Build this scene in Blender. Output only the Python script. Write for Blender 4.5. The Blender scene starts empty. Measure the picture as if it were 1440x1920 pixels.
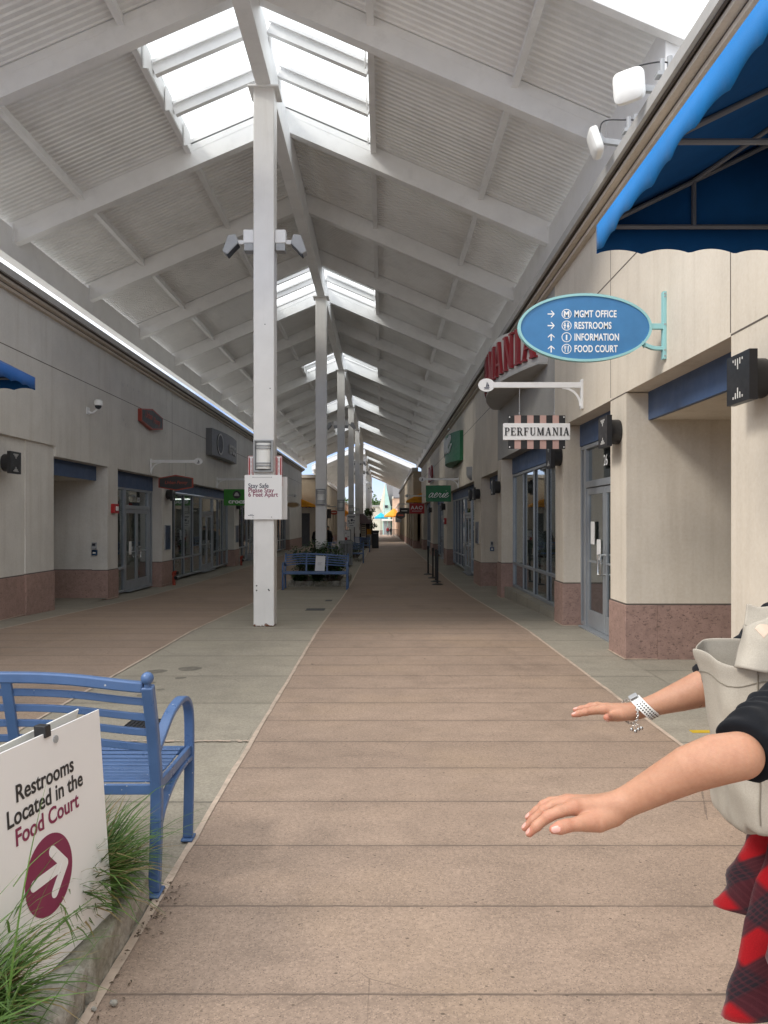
import bpy, math, random
import numpy as np
from mathutils import Vector, noise
R = math.radians
random.seed(7)
S = bpy.context.scene
COL = S.collection

# ------------------------------------------------------------------ camera, sky, sun, exposure
EYE = 1.62
FPX = 1442.0
cam_d = bpy.data.cameras.new('camera')
cam = bpy.data.objects.new('camera', cam_d)
COL.objects.link(cam)
cam.location = (0, 0, EYE)
cam.rotation_euler = (R(90), 0, 0)
cam_d.sensor_fit = 'VERTICAL'
cam_d.sensor_height = 36.0
cam_d.lens = 36.0 * FPX / 1920.0
cam_d.shift_x = 3.0 / 1920.0
cam_d.shift_y = 18.0 / 1920.0
cam_d.clip_start = 0.05
cam_d.clip_end = 4000
S.camera = cam

world = bpy.data.worlds.new('World')
S.world = world
world.use_nodes = True
wt = world.node_tree
wt.nodes.clear()
def wn(t, **k):
    n = wt.nodes.new(t)
    for a, b in k.items():
        setattr(n, a, b)
    return n
SUN_EL, SUN_AZ = R(52), R(225)
sky = wn('ShaderNodeTexSky', sky_type='NISHITA', sun_disc=False, sun_elevation=SUN_EL, sun_rotation=SUN_AZ)
sky.air_density = 1.0; sky.dust_density = 0.2; sky.ozone_density = 4.0
tcw = wn('ShaderNodeTexCoord')
mpw = wn('ShaderNodeMapping'); mpw.inputs['Scale'].default_value = (1.0, 1.0, 2.6)
nzw = wn('ShaderNodeTexNoise'); nzw.inputs['Scale'].default_value = 3.2; nzw.inputs['Detail'].default_value = 8; nzw.inputs['Roughness'].default_value = 0.58
sep = wn('ShaderNodeSeparateXYZ')
wt.links.new(tcw.outputs['Generated'], mpw.inputs['Vector'])
wt.links.new(mpw.outputs[0], nzw.inputs['Vector'])
wt.links.new(tcw.outputs['Generated'], sep.inputs[0])
# cloud cover: closed overhead, broken towards the far horizon
mz = wn('ShaderNodeMath', operation='MULTIPLY_ADD'); mz.inputs[1].default_value = 1.5
wt.links.new(sep.outputs['Z'], mz.inputs[0]); wt.links.new(nzw.outputs['Fac'], mz.inputs[2])
rp = wn('ShaderNodeValToRGB')
rp.color_ramp.elements[0].position = 0.62; rp.color_ramp.elements[0].color = (0.0, 0.0, 0.0, 1)
rp.color_ramp.elements[1].position = 0.90; rp.color_ramp.elements[1].color = (1, 1, 1, 1)
wt.links.new(mz.outputs[0], rp.inputs['Fac'])
nz2 = wn('ShaderNodeTexNoise'); nz2.inputs['Scale'].default_value = 2.2; nz2.inputs['Detail'].default_value = 6
wt.links.new(mpw.outputs[0], nz2.inputs['Vector'])
rp2 = wn('ShaderNodeValToRGB')
rp2.color_ramp.elements[0].position = 0.3; rp2.color_ramp.elements[0].color = (9.0, 9.4, 9.9, 1)
rp2.color_ramp.elements[1].position = 0.7; rp2.color_ramp.elements[1].color = (13.0, 13.1, 13.2, 1)
wt.links.new(nz2.outputs['Fac'], rp2.inputs['Fac'])
mxw = wn('ShaderNodeMix', data_type='RGBA')
wt.links.new(rp.outputs['Color'], mxw.inputs[0])
tnt = wn('ShaderNodeMix', data_type='RGBA', blend_type='MULTIPLY'); tnt.inputs[0].default_value = 1.0; tnt.inputs[7].default_value = (.86, .84, 1.12, 1)
wt.links.new(sky.outputs[0], tnt.inputs[6]); wt.links.new(tnt.outputs[2], mxw.inputs[6]); wt.links.new(rp2.outputs['Color'], mxw.inputs[7])
bg = wn('ShaderNodeBackground'); bg.inputs['Strength'].default_value = 0.11
wo = wn('ShaderNodeOutputWorld')
wt.links.new(mxw.outputs[2], bg.inputs['Color']); wt.links.new(bg.outputs[0], wo.inputs['Surface'])

sun_d = bpy.data.lights.new('sun', 'SUN')
sun_d.energy = 1.35
sun_d.angle = R(14)
sun_d.color = (1.0, 0.94, 0.86)
sun = bpy.data.objects.new('sun', sun_d)
COL.objects.link(sun)
# light comes from the left, a little behind the camera
SD = Vector((-0.80, -0.42, 0.85)).normalized()
sun.rotation_euler = SD.to_track_quat('Z', 'Y').to_euler()
sky.sun_elevation = math.asin(SD.z); sky.sun_rotation = math.atan2(SD.x, SD.y)
S.view_settings.view_transform = 'Standard'
S.view_settings.look = 'None'
S.view_settings.gamma = 1
S.view_settings.exposure = 0.70
S.render.engine = 'CYCLES'
S.cycles.max_bounces = 8
S.cycles.diffuse_bounces = 7
S.cycles.transparent_max_bounces = 24
S.cycles.use_denoising = True
S.cycles.caustics_reflective = False
S.cycles.caustics_refractive = False
S.cycles.sample_clamp_indirect = 6

# ------------------------------------------------------------------ helpers
def at(u, v, Y):
    """photo pixel + distance -> point in the place"""
    return Vector(((u - 717) * Y / FPX, Y, EYE - (v - 978) * Y / FPX))
def gz(y):
    """the walkway falls a little beyond the first column, then more at the far plaza"""
    if y < 11.5: return 0.0
    pts = [(11.5, 0), (14, -.07), (19, -.22), (24, -.29), (60, -.36), (90, -.6), (160, -1.15), (240, -1.6)]
    for (a, za), (b, zb) in zip(pts, pts[1:]):
        if y <= b: return za + (zb - za) * (y - a) / (b - a)
    return -1.6
ROOT = {}
class MB:
    def __init__(self):
        self.v = []; self.f = []; self.uv = None
    def add(self, vs, fs):
        n = len(self.v)
        self.v += [tuple(p) for p in vs]
        self.f += [tuple(i + n for i in f) for f in fs]
        return self
    def box(self, x0, x1, y0, y1, z0, z1):
        if x0 > x1: x0, x1 = x1, x0
        if y0 > y1: y0, y1 = y1, y0
        if z0 > z1: z0, z1 = z1, z0
        return self.add([(x0,y0,z0),(x1,y0,z0),(x1,y1,z0),(x0,y1,z0),(x0,y0,z1),(x1,y0,z1),(x1,y1,z1),(x0,y1,z1)],
                 [(3,2,1,0),(4,5,6,7),(0,1,5,4),(1,2,6,5),(2,3,7,6),(3,0,4,7)])
    def obox(self, c, ax, ay, az, hx, hy, hz):
        """box with its own axes"""
        c = Vector(c); ax = Vector(ax).normalized()*hx; ay = Vector(ay).normalized()*hy; az = Vector(az).normalized()*hz
        vs = [c+sx*ax+sy*ay+sz*az for sz in (-1,1) for sx,sy in ((-1,-1),(1,-1),(1,1),(-1,1))]
        return self.add(vs, [(3,2,1,0),(4,5,6,7),(0,1,5,4),(1,2,6,5),(2,3,7,6),(3,0,4,7)])
    def beam(self, p0, p1, w, h, up=(0,0,1)):
        """rectangular bar from p0 to p1: w across, h in the up direction"""
        p0 = Vector(p0); p1 = Vector(p1); d = (p1-p0)
        s = d.cross(Vector(up)).normalized(); u = s.cross(d).normalized()
        return self.obox((p0+p1)/2, d, s, u, d.length/2, w/2, h/2)
    def prism(self, poly, org, xd, yd, depth):
        """2D outline (counter-clockwise) in the plane org + x*xd + y*yd, thickened along -(xd x yd)"""
        org = Vector(org); xd = Vector(xd); yd = Vector(yd); n = xd.cross(yd).normalized()
        a = [org + xd*p[0] + yd*p[1] for p in poly]; b = [p - n*depth for p in a]
        k = len(a)
        fs = [tuple(range(k)), tuple(range(2*k-1, k-1, -1))]
        fs += [(i, k+i, k+(i+1)%k, (i+1)%k) for i in range(k)]
        return self.add(a+b, fs)
    def tube(self, path, r, n=8, cap=True, flat=None):
        path = [Vector(p) for p in path]; k = len(path)
        rs = r if isinstance(r, (list, tuple)) else [r]*k
        vs = []; ref = None
        for i, p in enumerate(path):
            d = (path[min(i+1,k-1)] - path[max(i-1,0)]).normalized()
            if ref is None:
                ref = d.orthogonal().normalized() if flat is None else Vector(flat)
            s = (ref - d*ref.dot(d)).normalized(); t = d.cross(s); ref = s
            for j in range(n):
                a = 2*math.pi*j/n
                vs.append(p + (s*math.cos(a) + t*math.sin(a))*rs[i])
        fs = [(i*n+j, i*n+(j+1)%n, (i+1)*n+(j+1)%n, (i+1)*n+j) for i in range(k-1) for j in range(n)]
        if cap: fs += [tuple(range(n-1,-1,-1)), tuple((k-1)*n+j for j in range(n))]
        return self.add(vs, fs)
    def ribbon(self, path, w, t, up):
        """flat bar following a path: w along up, t across"""
        path = [Vector(p) for p in path]; k = len(path); up = Vector(up); vs = []
        for i, p in enumerate(path):
            d = (path[min(i+1,k-1)] - path[max(i-1,0)]).normalized()
            s = d.cross(up).normalized(); u = s.cross(d).normalized()
            vs += [p-s*t/2-u*w/2, p+s*t/2-u*w/2, p+s*t/2+u*w/2, p-s*t/2+u*w/2]
        fs = [(i*4+j, i*4+(j+1)%4, i*4+4+(j+1)%4, i*4+4+j) for i in range(k-1) for j in range(4)]
        fs += [(3,2,1,0), tuple((k-1)*4+j for j in range(4))]
        return self.add(vs, fs)
    def ball(self, c, r, n=12, m=8, sc=(1,1,1)):
        c = Vector(c); vs = []; fs = []
        for i in range(1, m):
            th = math.pi*i/m
            for j in range(n):
                a = 2*math.pi*j/n
                vs.append(c + Vector((r*sc[0]*math.sin(th)*math.cos(a), r*sc[1]*math.sin(th)*math.sin(a), r*sc[2]*math.cos(th))))
        vs += [c+Vector((0,0,r*sc[2])), c-Vector((0,0,r*sc[2]))]
        t = len(vs)-2
        for i in range(m-2):
            for j in range(n):
                fs.append((i*n+j, (i+1)*n+j, (i+1)*n+(j+1)%n, i*n+(j+1)%n))
        for j in range(n):
            fs.append((t, j, (j+1)%n)); fs.append((t+1, (m-2)*n+(j+1)%n, (m-2)*n+j))
        return self.add(vs, fs)
    def cyl(self, p0, p1, r, n=20):
        return self.tube([p0, p1], r, n)
    def text(self, body, org, xd, yd, size, align='CENTER', depth=.004, sx=1.0, shear=0.0, bold=0.0, spacing=1.0, lift=.001):
        c = bpy.data.curves.new('txt', 'FONT'); c.body = body; c.size = 1; c.align_x = align
        c.shear = shear; c.offset = bold; c.extrude = .5; c.resolution_u = 4; c.space_character = spacing
        o = bpy.data.objects.new('txt', c); COL.objects.link(o)
        dg = bpy.context.evaluated_depsgraph_get()
        me = bpy.data.meshes.new_from_object(o.evaluated_get(dg))
        org = Vector(org); xd = Vector(xd).normalized(); yd = Vector(yd).normalized(); n = xd.cross(yd)
        vs = [org + xd*(p.co.x*size*sx) + yd*(p.co.y*size) + n*(lift + (p.co.z+.5)*depth) for p in me.vertices]
        fs = [tuple(p.vertices) for p in me.polygons]
        bpy.data.objects.remove(o); bpy.data.curves.remove(c); bpy.data.meshes.remove(me)
        return self.add(vs, fs)
    def bend(self, start, yc, half, x0, bow, side):
        """wrap flat work on the wall plane (x as depth from x0, y along the wall) round a bowed cabinet"""
        for i in range(start, len(self.v)):
            x, y, z = self.v[i]; s = max(-1, min(1, (y-yc)/half)); self.v[i] = (x - side*bow*(1-s*s), y, z)
        return self
    def build(self, name, mat, parent=None, smooth=False, bevel=0.0, seg=2, label=None, local=False):
        me = bpy.data.meshes.new(name)
        off = Vector((0,0,0))
        if parent is not None and not local:
            off = ROOT.get(parent.name, Vector((0,0,0)))
        me.from_pydata([(p[0]-off.x, p[1]-off.y, p[2]-off.z) for p in self.v], [], self.f)
        if self.uv is not None:
            ul = me.uv_layers.new(name='UVMap')
            for l in me.loops: ul.data[l.index].uv = self.uv[l.vertex_index]
        me.materials.append(mat)
        me.update()
        if smooth:
            for p in me.polygons: p.use_smooth = True
            if smooth != 'all':
                try: me.set_sharp_from_angle(angle=R(38))
                except Exception: pass
        o = bpy.data.objects.new(name, me)
        COL.objects.link(o)
        if parent is not None:
            o.parent = parent
            ROOT[o.name] = off
        if bevel:
            b = o.modifiers.new('bevel', 'BEVEL'); b.width = bevel; b.segments = seg; b.limit_method = 'ANGLE'; b.angle_limit = R(40)
        if label: o['label'] = label
        return o
def thing(name, label, cat, loc=(0,0,0), group=None):
    o = bpy.data.objects.new(name, None); COL.objects.link(o)
    o.location = loc; o.empty_display_size = .2
    ROOT[o.name] = Vector(loc)
    return tag(o, label, cat, group)
def tag(o, label, cat, group=None):
    o['label'] = label; o['category'] = cat
    if group: o['group'] = group
    return o
def kind(o, k):
    o['kind'] = k; return o
def kids(o): return [c for c in bpy.data.objects if c.parent == o]
def copy_tree(o, parent=None):
    c = o.copy(); COL.objects.link(c); c.parent = parent
    for ch in kids(o): copy_tree(ch, c)
    return c
def smoothpath(pts, n=6):
    """Catmull-Rom through points"""
    P = [Vector(p) for p in pts]; P = [P[0]*2-P[1]] + P + [P[-1]*2-P[-2]]
    out = []
    for i in range(1, len(P)-2):
        for k in range(n):
            t = k/n; a,b,c,d = P[i-1],P[i],P[i+1],P[i+2]
            out.append(.5*((2*b)+(c-a)*t+(2*a-5*b+4*c-d)*t*t+(3*b-a-3*c+d)*t**3))
    out.append(P[-2]); return out
def circ(n, rx, ry, a0=0, a1=2*math.pi, closed=True):
    return [(rx*math.cos(a0+(a1-a0)*i/(n if closed else n-1)), ry*math.sin(a0+(a1-a0)*i/(n if closed else n-1))) for i in range(n)]
def ring_into(mb, org, xd, yd, ro, ri, depth, n=40, sy=1.0):
    org = Vector(org); xd = Vector(xd); yd = Vector(yd); nn = xd.cross(yd).normalized()
    vs = []
    for i in range(n):
        a = 2*math.pi*i/n; c, s = math.cos(a), math.sin(a)*sy
        o = org + xd*(ro*c) + yd*(ro*s); q = org + xd*(ri*c) + yd*(ri*s) if sy == 1 else org + xd*((ro-(ro-ri))*c) + yd*((ro*sy-(ro-ri))*math.sin(a))
        vs += [o + nn*depth, q + nn*depth, o, q]
    fs = []
    for i in range(n):
        a = i*4; b = ((i+1)%n)*4
        fs += [(a, b, b+1, a+1), (a+2, b+2, b, a), (a+1, b+1, b+3, a+3), (a+3, b+3, b+2, a+2)]
    return mb.add(vs, fs)
XR, ZU, YF = (1,0,0), (0,0,1), (0,1,0)

# ------------------------------------------------------------------ materials
class NT:
    def __init__(self, name):
        self.m = bpy.data.materials.new(name); self.m.use_nodes = True
        self.t = self.m.node_tree; self.t.nodes.clear()
        self.out = self.n('ShaderNodeOutputMaterial'); self.p = self.n('ShaderNodeBsdfPrincipled')
        self.l(self.p.outputs[0], self.out.inputs['Surface'])
        self.tc = self.n('ShaderNodeTexCoord')
    def n(self, t, **k):
        x = self.t.nodes.new(t)
        for a, b in k.items(): setattr(x, a, b)
        return x
    def l(self, a, b): self.t.links.new(a, b)
    def noise(self, scale, detail=4, rough=.55, vec=None, sc=None):
        x = self.n('ShaderNodeTexNoise'); x.inputs['Scale'].default_value = scale
        x.inputs['Detail'].default_value = detail; x.inputs['Roughness'].default_value = rough
        v = vec or self.tc.outputs['Object']
        if sc:
            m = self.n('ShaderNodeMapping'); m.inputs['Scale'].default_value = sc; self.l(v, m.inputs['Vector']); v = m.outputs[0]
        self.l(v, x.inputs['Vector']); return x.outputs['Fac']
    def voro(self, scale, feature='F1', sc=None, rnd=1.0):
        x = self.n('ShaderNodeTexVoronoi', feature=feature); x.inputs['Scale'].default_value = scale
        x.inputs['Randomness'].default_value = rnd
        v = self.tc.outputs['Object']
        if sc:
            m = self.n('ShaderNodeMapping'); m.inputs['Scale'].default_value = sc; self.l(v, m.inputs['Vector']); v = m.outputs[0]
        self.l(v, x.inputs['Vector']); return x
    def ramp(self, fac, stops, interp='LINEAR'):
        r = self.n('ShaderNodeValToRGB'); e = r.color_ramp.elements; r.color_ramp.interpolation = interp
        while len(e) < len(stops): e.new(.5)
        for q, (p, c) in zip(e, stops):
            q.position = p; q.color = tuple(c)+(1,) if isinstance(c, (tuple, list)) else (c,c,c,1)
        self.l(fac, r.inputs['Fac']); return r.outputs['Color']
    def mix(self, fac, a, b, mode='MIX'):
        x = self.n('ShaderNodeMix', data_type='RGBA', blend_type=mode)
        for s, i in ((fac, 0), (a, 6), (b, 7)):
            if isinstance(s, (int, float)): x.inputs[i].default_value = s if i == 0 else (s,s,s,1)
            elif isinstance(s, tuple): x.inputs[i].default_value = s + (1,)
            else: self.l(s, x.inputs[i])
        return x.outputs[2]
    def math(self, op, a, b=None, c=None):
        x = self.n('ShaderNodeMath', operation=op)
        for i, s in enumerate((a, b, c)):
            if s is None: continue
            if isinstance(s, (int, float)): x.inputs[i].default_value = s
            else: self.l(s, x.inputs[i])
        return x.outputs[0]
    def bump(self, h, strength=.3, dist=.01):
        b = self.n('ShaderNodeBump'); b.inputs['Strength'].default_value = strength; b.inputs['Distance'].default_value = dist
        self.l(h, b.inputs['Height']); self.l(b.outputs[0], self.p.inputs['Normal']); return b
    def base(self, c):
        if isinstance(c, tuple): self.p.inputs['Base Color'].default_value = c + (1,)
        else: self.l(c, self.p.inputs['Base Color'])
    def set(self, **k):
        for a, b in k.items():
            i = self.p.inputs[a.replace('_', ' ')]
            if isinstance(b, (int, float)): i.default_value = b
            else: self.l(b, i)
def paint(name, c, rough=.45, var=.12, scale=3.0, metal=0.0, bump=0.0, bscale=60, spec=.5, grime=0.0):
    t = NT(name)
    f = t.noise(scale, 5, .6)
    lo = tuple(x*(1-var) for x in c); hi = tuple(min(1, x*(1+var*.6)) for x in c)
    col = t.ramp(f, [(.3, lo), (.7, hi)])
    if grime:
        g = t.noise(scale*2.3, 8, .7)
        col = t.mix(t.ramp(g, [(.52, 0.0), (.75, grime)]), col, tuple(x*.45 for x in c))
    t.base(col)
    t.l(t.ramp(t.noise(scale*3, 4), [(.3, rough*.85), (.7, min(1, rough*1.15))]), t.p.inputs['Roughness'])
    t.set(Metallic=metal); t.p.inputs['Specular IOR Level'].default_value = spec
    if bump: t.bump(t.noise(bscale, 4), bump, .004)
    return t.m
def concrete(name, c, joint, jy0, jstep, agg=0.5, stain=.35, warm=(.42,.30,.19), jw=.008):
    """poured concrete: mottled, speckled with exposed aggregate, with sawn joints across at a fixed pitch"""
    t = NT(name)
    pos = t.n('ShaderNodeSeparateXYZ'); t.l(t.tc.outputs['Object'], pos.inputs[0])
    big = t.noise(.55, 6, .6); mid = t.noise(2.6, 8, .65, sc=(1,1.7,1)); fine = t.noise(55, 4, .7)
    col = t.ramp(mid, [(.25, tuple(x*.80 for x in c)), (.5, c), (.78, tuple(min(1,x*1.16) for x in c))])
    col = t.mix(t.ramp(big, [(.5, 0.0), (.75, stain*.8)]), col, warm, 'MIX')
    slab = t.n('ShaderNodeTexWhiteNoise', noise_dimensions='1D')
    sy_ = t.math('FLOOR', t.math('DIVIDE', t.math('SUBTRACT', pos.outputs['Y'], jy0), jstep)); t.l(sy_, slab.inputs['W'])
    col = t.mix(.17, col, t.ramp(slab.outputs['Value'], [(0, .36), (1, .66)]), 'OVERLAY')
    col = t.mix(.55, col, t.ramp(fine, [(.3, .32), (.7, .68)]), 'OVERLAY')
    # aggregate: pale and dark grains
    v1 = t.voro(150); v2 = t.voro(210)
    def grains(v, thr, sel, cc, amt, col):
        s = t.n('ShaderNodeSeparateXYZ'); t.l(v.outputs['Color'], s.inputs[0])
        pick = t.math('GREATER_THAN', s.outputs['X'], sel)
        near = t.math('LESS_THAN', v.outputs['Distance'], t.math('MULTIPLY', s.outputs['Y'], thr))
        f = t.math('MULTIPLY', t.math('MULTIPLY', pick, near), amt*agg)
        return t.mix(f, col, cc)
    col = grains(v1, .72, .66, tuple(min(1, x*1.55) for x in c), .8, col)
    col = grains(v2, .75, .72, tuple(x*.42 for x in c), 1.0, col)
    v3 = t.voro(30, sc=(1,1.3,1)); col = grains(v3, .25, .90, tuple(x*.25 for x in c), 1.3, col)
    # dark traffic stains and gum spots
    st = t.noise(.9, 7, .7, sc=(1,.4,1)); col = t.mix(t.ramp(st, [(.54, 0.0), (.72, stain)]), col, tuple(x*.5 for x in c))
    st2 = t.noise(.33, 5, .6); col = t.mix(t.ramp(st2, [(.50, 0.0), (.70, stain*.55)]), col, tuple(x*.55 for x in c))
    cw = t.voro(1.1, 'DISTANCE_TO_EDGE'); ck = t.math('MULTIPLY', t.math('LESS_THAN', t.math('ADD', cw.outputs['Distance'], t.math('MULTIPLY', t.math('SUBTRACT', t.noise(14, 4), .5), .012)), .0022), t.ramp(t.noise(.7, 3), [(.52, 0.0), (.58, .55)])); col = t.mix(ck, col, tuple(x*.35 for x in c))
    v4 = t.voro(1.7); s4 = t.n('ShaderNodeSeparateXYZ'); t.l(v4.outputs['Color'], s4.inputs[0])
    gum = t.math('MULTIPLY', t.math('GREATER_THAN', s4.outputs['X'], .6), t.math('LESS_THAN', v4.outputs['Distance'], t.math('MULTIPLY', s4.outputs['Y'], .045)))
    col = t.mix(t.math('MULTIPLY', gum, .75), col, tuple(x*.22 for x in c))
    # sawn joints
    wob = t.math('MULTIPLY', t.math('SUBTRACT', t.noise(9, 3), .5), .012)
    yy = t.math('ADD', pos.outputs['Y'], wob)
    fr = t.math('SUBTRACT', t.math('FRACT', t.math('ADD', t.math('DIVIDE', t.math('SUBTRACT', yy, jy0), jstep), .5)), .5)
    d = t.math('MULTIPLY', t.math('ABSOLUTE', fr), jstep)
    jm = t.n('ShaderNodeMapRange'); jm.inputs[1].default_value = jw*.35; jm.inputs[2].default_value = jw; jm.inputs[3].default_value = 1; jm.inputs[4].default_value = 0
    t.l(d, jm.inputs[0])
    worn = t.ramp(t.noise(5, 5, .7), [(.3, .45), (.6, 1.0)])
    col = t.mix(t.math('MULTIPLY', jm.outputs[0], worn), col, joint)
    # dirt gathers along the joint
    jd = t.n('ShaderNodeMapRange'); jd.inputs[1].default_value = 0; jd.inputs[2].default_value = .07; jd.inputs[3].default_value = .35; jd.inputs[4].default_value = 0
    t.l(d, jd.inputs[0])
    col = t.mix(t.math('MULTIPLY', jd.outputs[0], t.noise(6, 5, .7)), col, tuple(x*.45 for x in c))
    t.base(col)
    t.l(t.ramp(mid, [(.3, .62), (.7, .86)]), t.p.inputs['Roughness']); t.p.inputs['Specular IOR Level'].default_value = .35
    h = t.math('SUBTRACT', t.math('MULTIPLY', fine, .25), jm.outputs[0])
    t.bump(h, .55, .006)
    return t.m
def stucco(name, c, streak=.25):
    t = NT(name)
    a = t.noise(1.1, 6, .6); s = t.noise(2.6, 6, .65, sc=(1.6, 1.6, .10)); f = t.noise(26, 5, .7)
    col = t.ramp(a, [(.3, tuple(x*.88 for x in c)), (.7, tuple(min(1,x*1.05) for x in c))])
    col = t.mix(t.ramp(s, [(.5, 0.0), (.8, streak)]), col, tuple(x*y for x, y in zip(c, (.62,.57,.50))))
    pt = t.noise(.38, 4, .5); col = t.mix(t.ramp(pt, [(.48, 0.0), (.60, .18)]), col, tuple(x*.84 for x in c))
    col = t.mix(.35, col, t.ramp(f, [(.3, .38), (.7, .62)]), 'OVERLAY')
    t.base(col); t.set(Roughness=.9); t.p.inputs['Specular IOR Level'].default_value = .2
    t.bump(t.math('ADD', t.noise(170, 3), t.math('MULTIPLY', t.noise(14, 4), .5)), .22, .004)
    return t.m
def granite(name, c):
    t = NT(name)
    a = t.noise(1.6, 6, .6); m = t.noise(10, 6, .7)
    col = t.ramp(m, [(.3, tuple(x*.8 for x in c)), (.7, tuple(min(1,x*1.2) for x in c))])
    col = t.mix(t.ramp(a, [(.45, 0.0), (.7, .5)]), col, tuple(x*y for x, y in zip(c, (1.35, 1.3, 1.3))))
    pit = t.ramp(t.noise(24, 5, .75, sc=(1, 1, 1.9)), [(.56, 0.0), (.63, .75)])
    col = t.mix(pit, col, tuple(x*.34 for x in c))
    t.base(col); t.set(Roughness=.7)
    t.bump(t.math('SUBTRACT', t.noise(60, 4), t.math('MULTIPLY', pit, 1.2)), .4, .006)
    return t.m
def glass(name, tint=(.75,.8,.8), refl=.10, trans=.85):
    t = NT(name)
    t.t.nodes.remove(t.p)
    tr = t.n('ShaderNodeBsdfTransparent'); tr.inputs[0].default_value = tint + (1,)
    gl = t.n('ShaderNodeBsdfGlossy'); gl.inputs['Roughness'].default_value = .015
    gl.inputs['Color'].default_value = (.9,.93,.95,1)
    fr = t.n('ShaderNodeLayerWeight'); fr.inputs[0].default_value = .5
    f = t.math('MULTIPLY_ADD', t.math('POWER', fr.outputs['Facing'], 4.0), .9 if refl else .3, .035 + refl)
    b = t.n('ShaderNodeBump'); b.inputs['Strength'].default_value = .03; b.inputs['Distance'].default_value = .02
    t.l(t.noise(1.3, 2), b.inputs['Height']); t.l(b.outputs[0], gl.inputs['Normal'])
    mx = t.n('ShaderNodeMixShader'); t.l(f, mx.inputs[0]); t.l(tr.outputs[0], mx.inputs[1]); t.l(gl.outputs[0], mx.inputs[2])
    t.l(mx.outputs[0], t.out.inputs['Surface'])
    return t.m
def cloth(name, c, rough=.9, weave=500, var=.12, sheen=.3, trans=0.0):
    t = NT(name)
    f = t.noise(5, 5, .6); w = t.noise(weave, 2, .6)
    col = t.ramp(f, [(.3, tuple(x*(1-var) for x in c)), (.7, tuple(min(1,x*(1+var)) for x in c))])
    col = t.mix(.4, col, t.ramp(w, [(.3, .4), (.7, .6)]), 'OVERLAY')
    t.base(col); t.set(Roughness=rough); t.p.inputs['Sheen Weight'].default_value = sheen
    t.p.inputs['Specular IOR Level'].default_value = .15
    t.bump(w, .25, .001)
    if trans:
        tl = t.n('ShaderNodeBsdfTranslucent'); t.l(col, tl.inputs['Color'])
        mx = t.n('ShaderNodeMixShader'); mx.inputs[0].default_value = trans
        t.l(t.p.outputs[0], mx.inputs[1]); t.l(tl.outputs[0], mx.inputs[2]); t.l(mx.outputs[0], t.out.inputs['Surface'])
    return t.m
def leafmat(name, a, b, dry=(.30,.20,.08), drya=.15):
    t = NT(name)
    f = t.noise(7, 4); g = t.noise(45, 2)
    col = t.ramp(f, [(.3, a), (.7, b)]); col = t.mix(t.ramp(g, [(.62, 0.0), (.75, drya)]), col, dry)
    t.base(col); t.set(Roughness=.5)
    tl = t.n('ShaderNodeBsdfTranslucent'); t.l(col, tl.inputs['Color'])
    mx = t.n('ShaderNodeMixShader'); mx.inputs[0].default_value = .25
    t.l(t.p.outputs[0], mx.inputs[1]); t.l(tl.outputs[0], mx.inputs[2]); t.l(mx.outputs[0], t.out.inputs['Surface'])
    return t.m
def kerbmat():
    t = NT('split_granite_kerb')
    a = t.noise(7, 8, .72); b = t.noise(38, 5, .7); c = t.noise(2.2, 4)
    col = t.ramp(a, [(.30, (.13,.12,.095)), (.48, (.33,.315,.27)), (.70, (.52,.50,.46))])
    col = t.mix(.6, col, t.ramp(b, [(.3, .25), (.7, .75)]), 'OVERLAY')
    col = t.mix(t.ramp(c, [(.48, 0.0), (.66, .5)]), col, (.19,.175,.10))
    t.base(col); t.set(Roughness=.85); t.bump(t.math('ADD', t.math('MULTIPLY', a, 2.0), b), .8, .012)
    return t.m
def chipped(name, c):
    """enamelled metal with small chips and grime"""
    t = NT(name)
    col = t.ramp(t.noise(6, 6, .65), [(.3, tuple(x*.82 for x in c)), (.7, tuple(x*1.08 for x in c))])
    col = t.mix(t.ramp(t.noise(3, 7, .7), [(.52, 0.0), (.78, .35)]), col, (.07,.08,.10))
    v = t.voro(42); s = t.n('ShaderNodeSeparateXYZ'); t.l(v.outputs['Color'], s.inputs[0])
    ch = t.math('MULTIPLY', t.math('GREATER_THAN', s.outputs['X'], .86), t.math('LESS_THAN', v.outputs['Distance'], t.math('MULTIPLY', s.outputs['Y'], .22)))
    col = t.mix(ch, col, (.42,.45,.50))
    t.base(col); t.l(t.ramp(t.noise(11, 5), [(.3, .24), (.7, .46)]), t.p.inputs['Roughness'])
    t.bump(t.math('SUBTRACT', t.noise(30, 4), t.math('MULTIPLY', ch, .8)), .12, .003)
    return t.m
def rusty(name, c):
    """white painted steel, rusting at the foot"""
    t = NT(name)
    pos = t.n('ShaderNodeSeparateXYZ'); t.l(t.tc.outputs['Object'], pos.inputs[0])
    col = t.ramp(t.noise(2.5, 6, .6), [(.3, tuple(x*.9 for x in c)), (.7, c)])
    st = t.noise(3.5, 6, .7, sc=(3, 3, .25)); col = t.mix(t.ramp(st, [(.55, 0.0), (.8, .16)]), col, (.38,.33,.27))
    z = t.n('ShaderNodeMapRange'); z.inputs[1].default_value = .0; z.inputs[2].default_value = .085; z.inputs[3].default_value = .40; z.inputs[4].default_value = 0
    t.l(pos.outputs['Z'], z.inputs[0])
    rm = t.ramp(t.math('ADD', t.noise(17, 5, .7), z.outputs[0]), [(.80, 0.0), (.87, 1.0)])
    col = t.mix(rm, col, (.16,.055,.018))
    t.base(col); t.set(Roughness=.42); t.bump(t.noise(40, 3), .05, .003)
    return t.m

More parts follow.
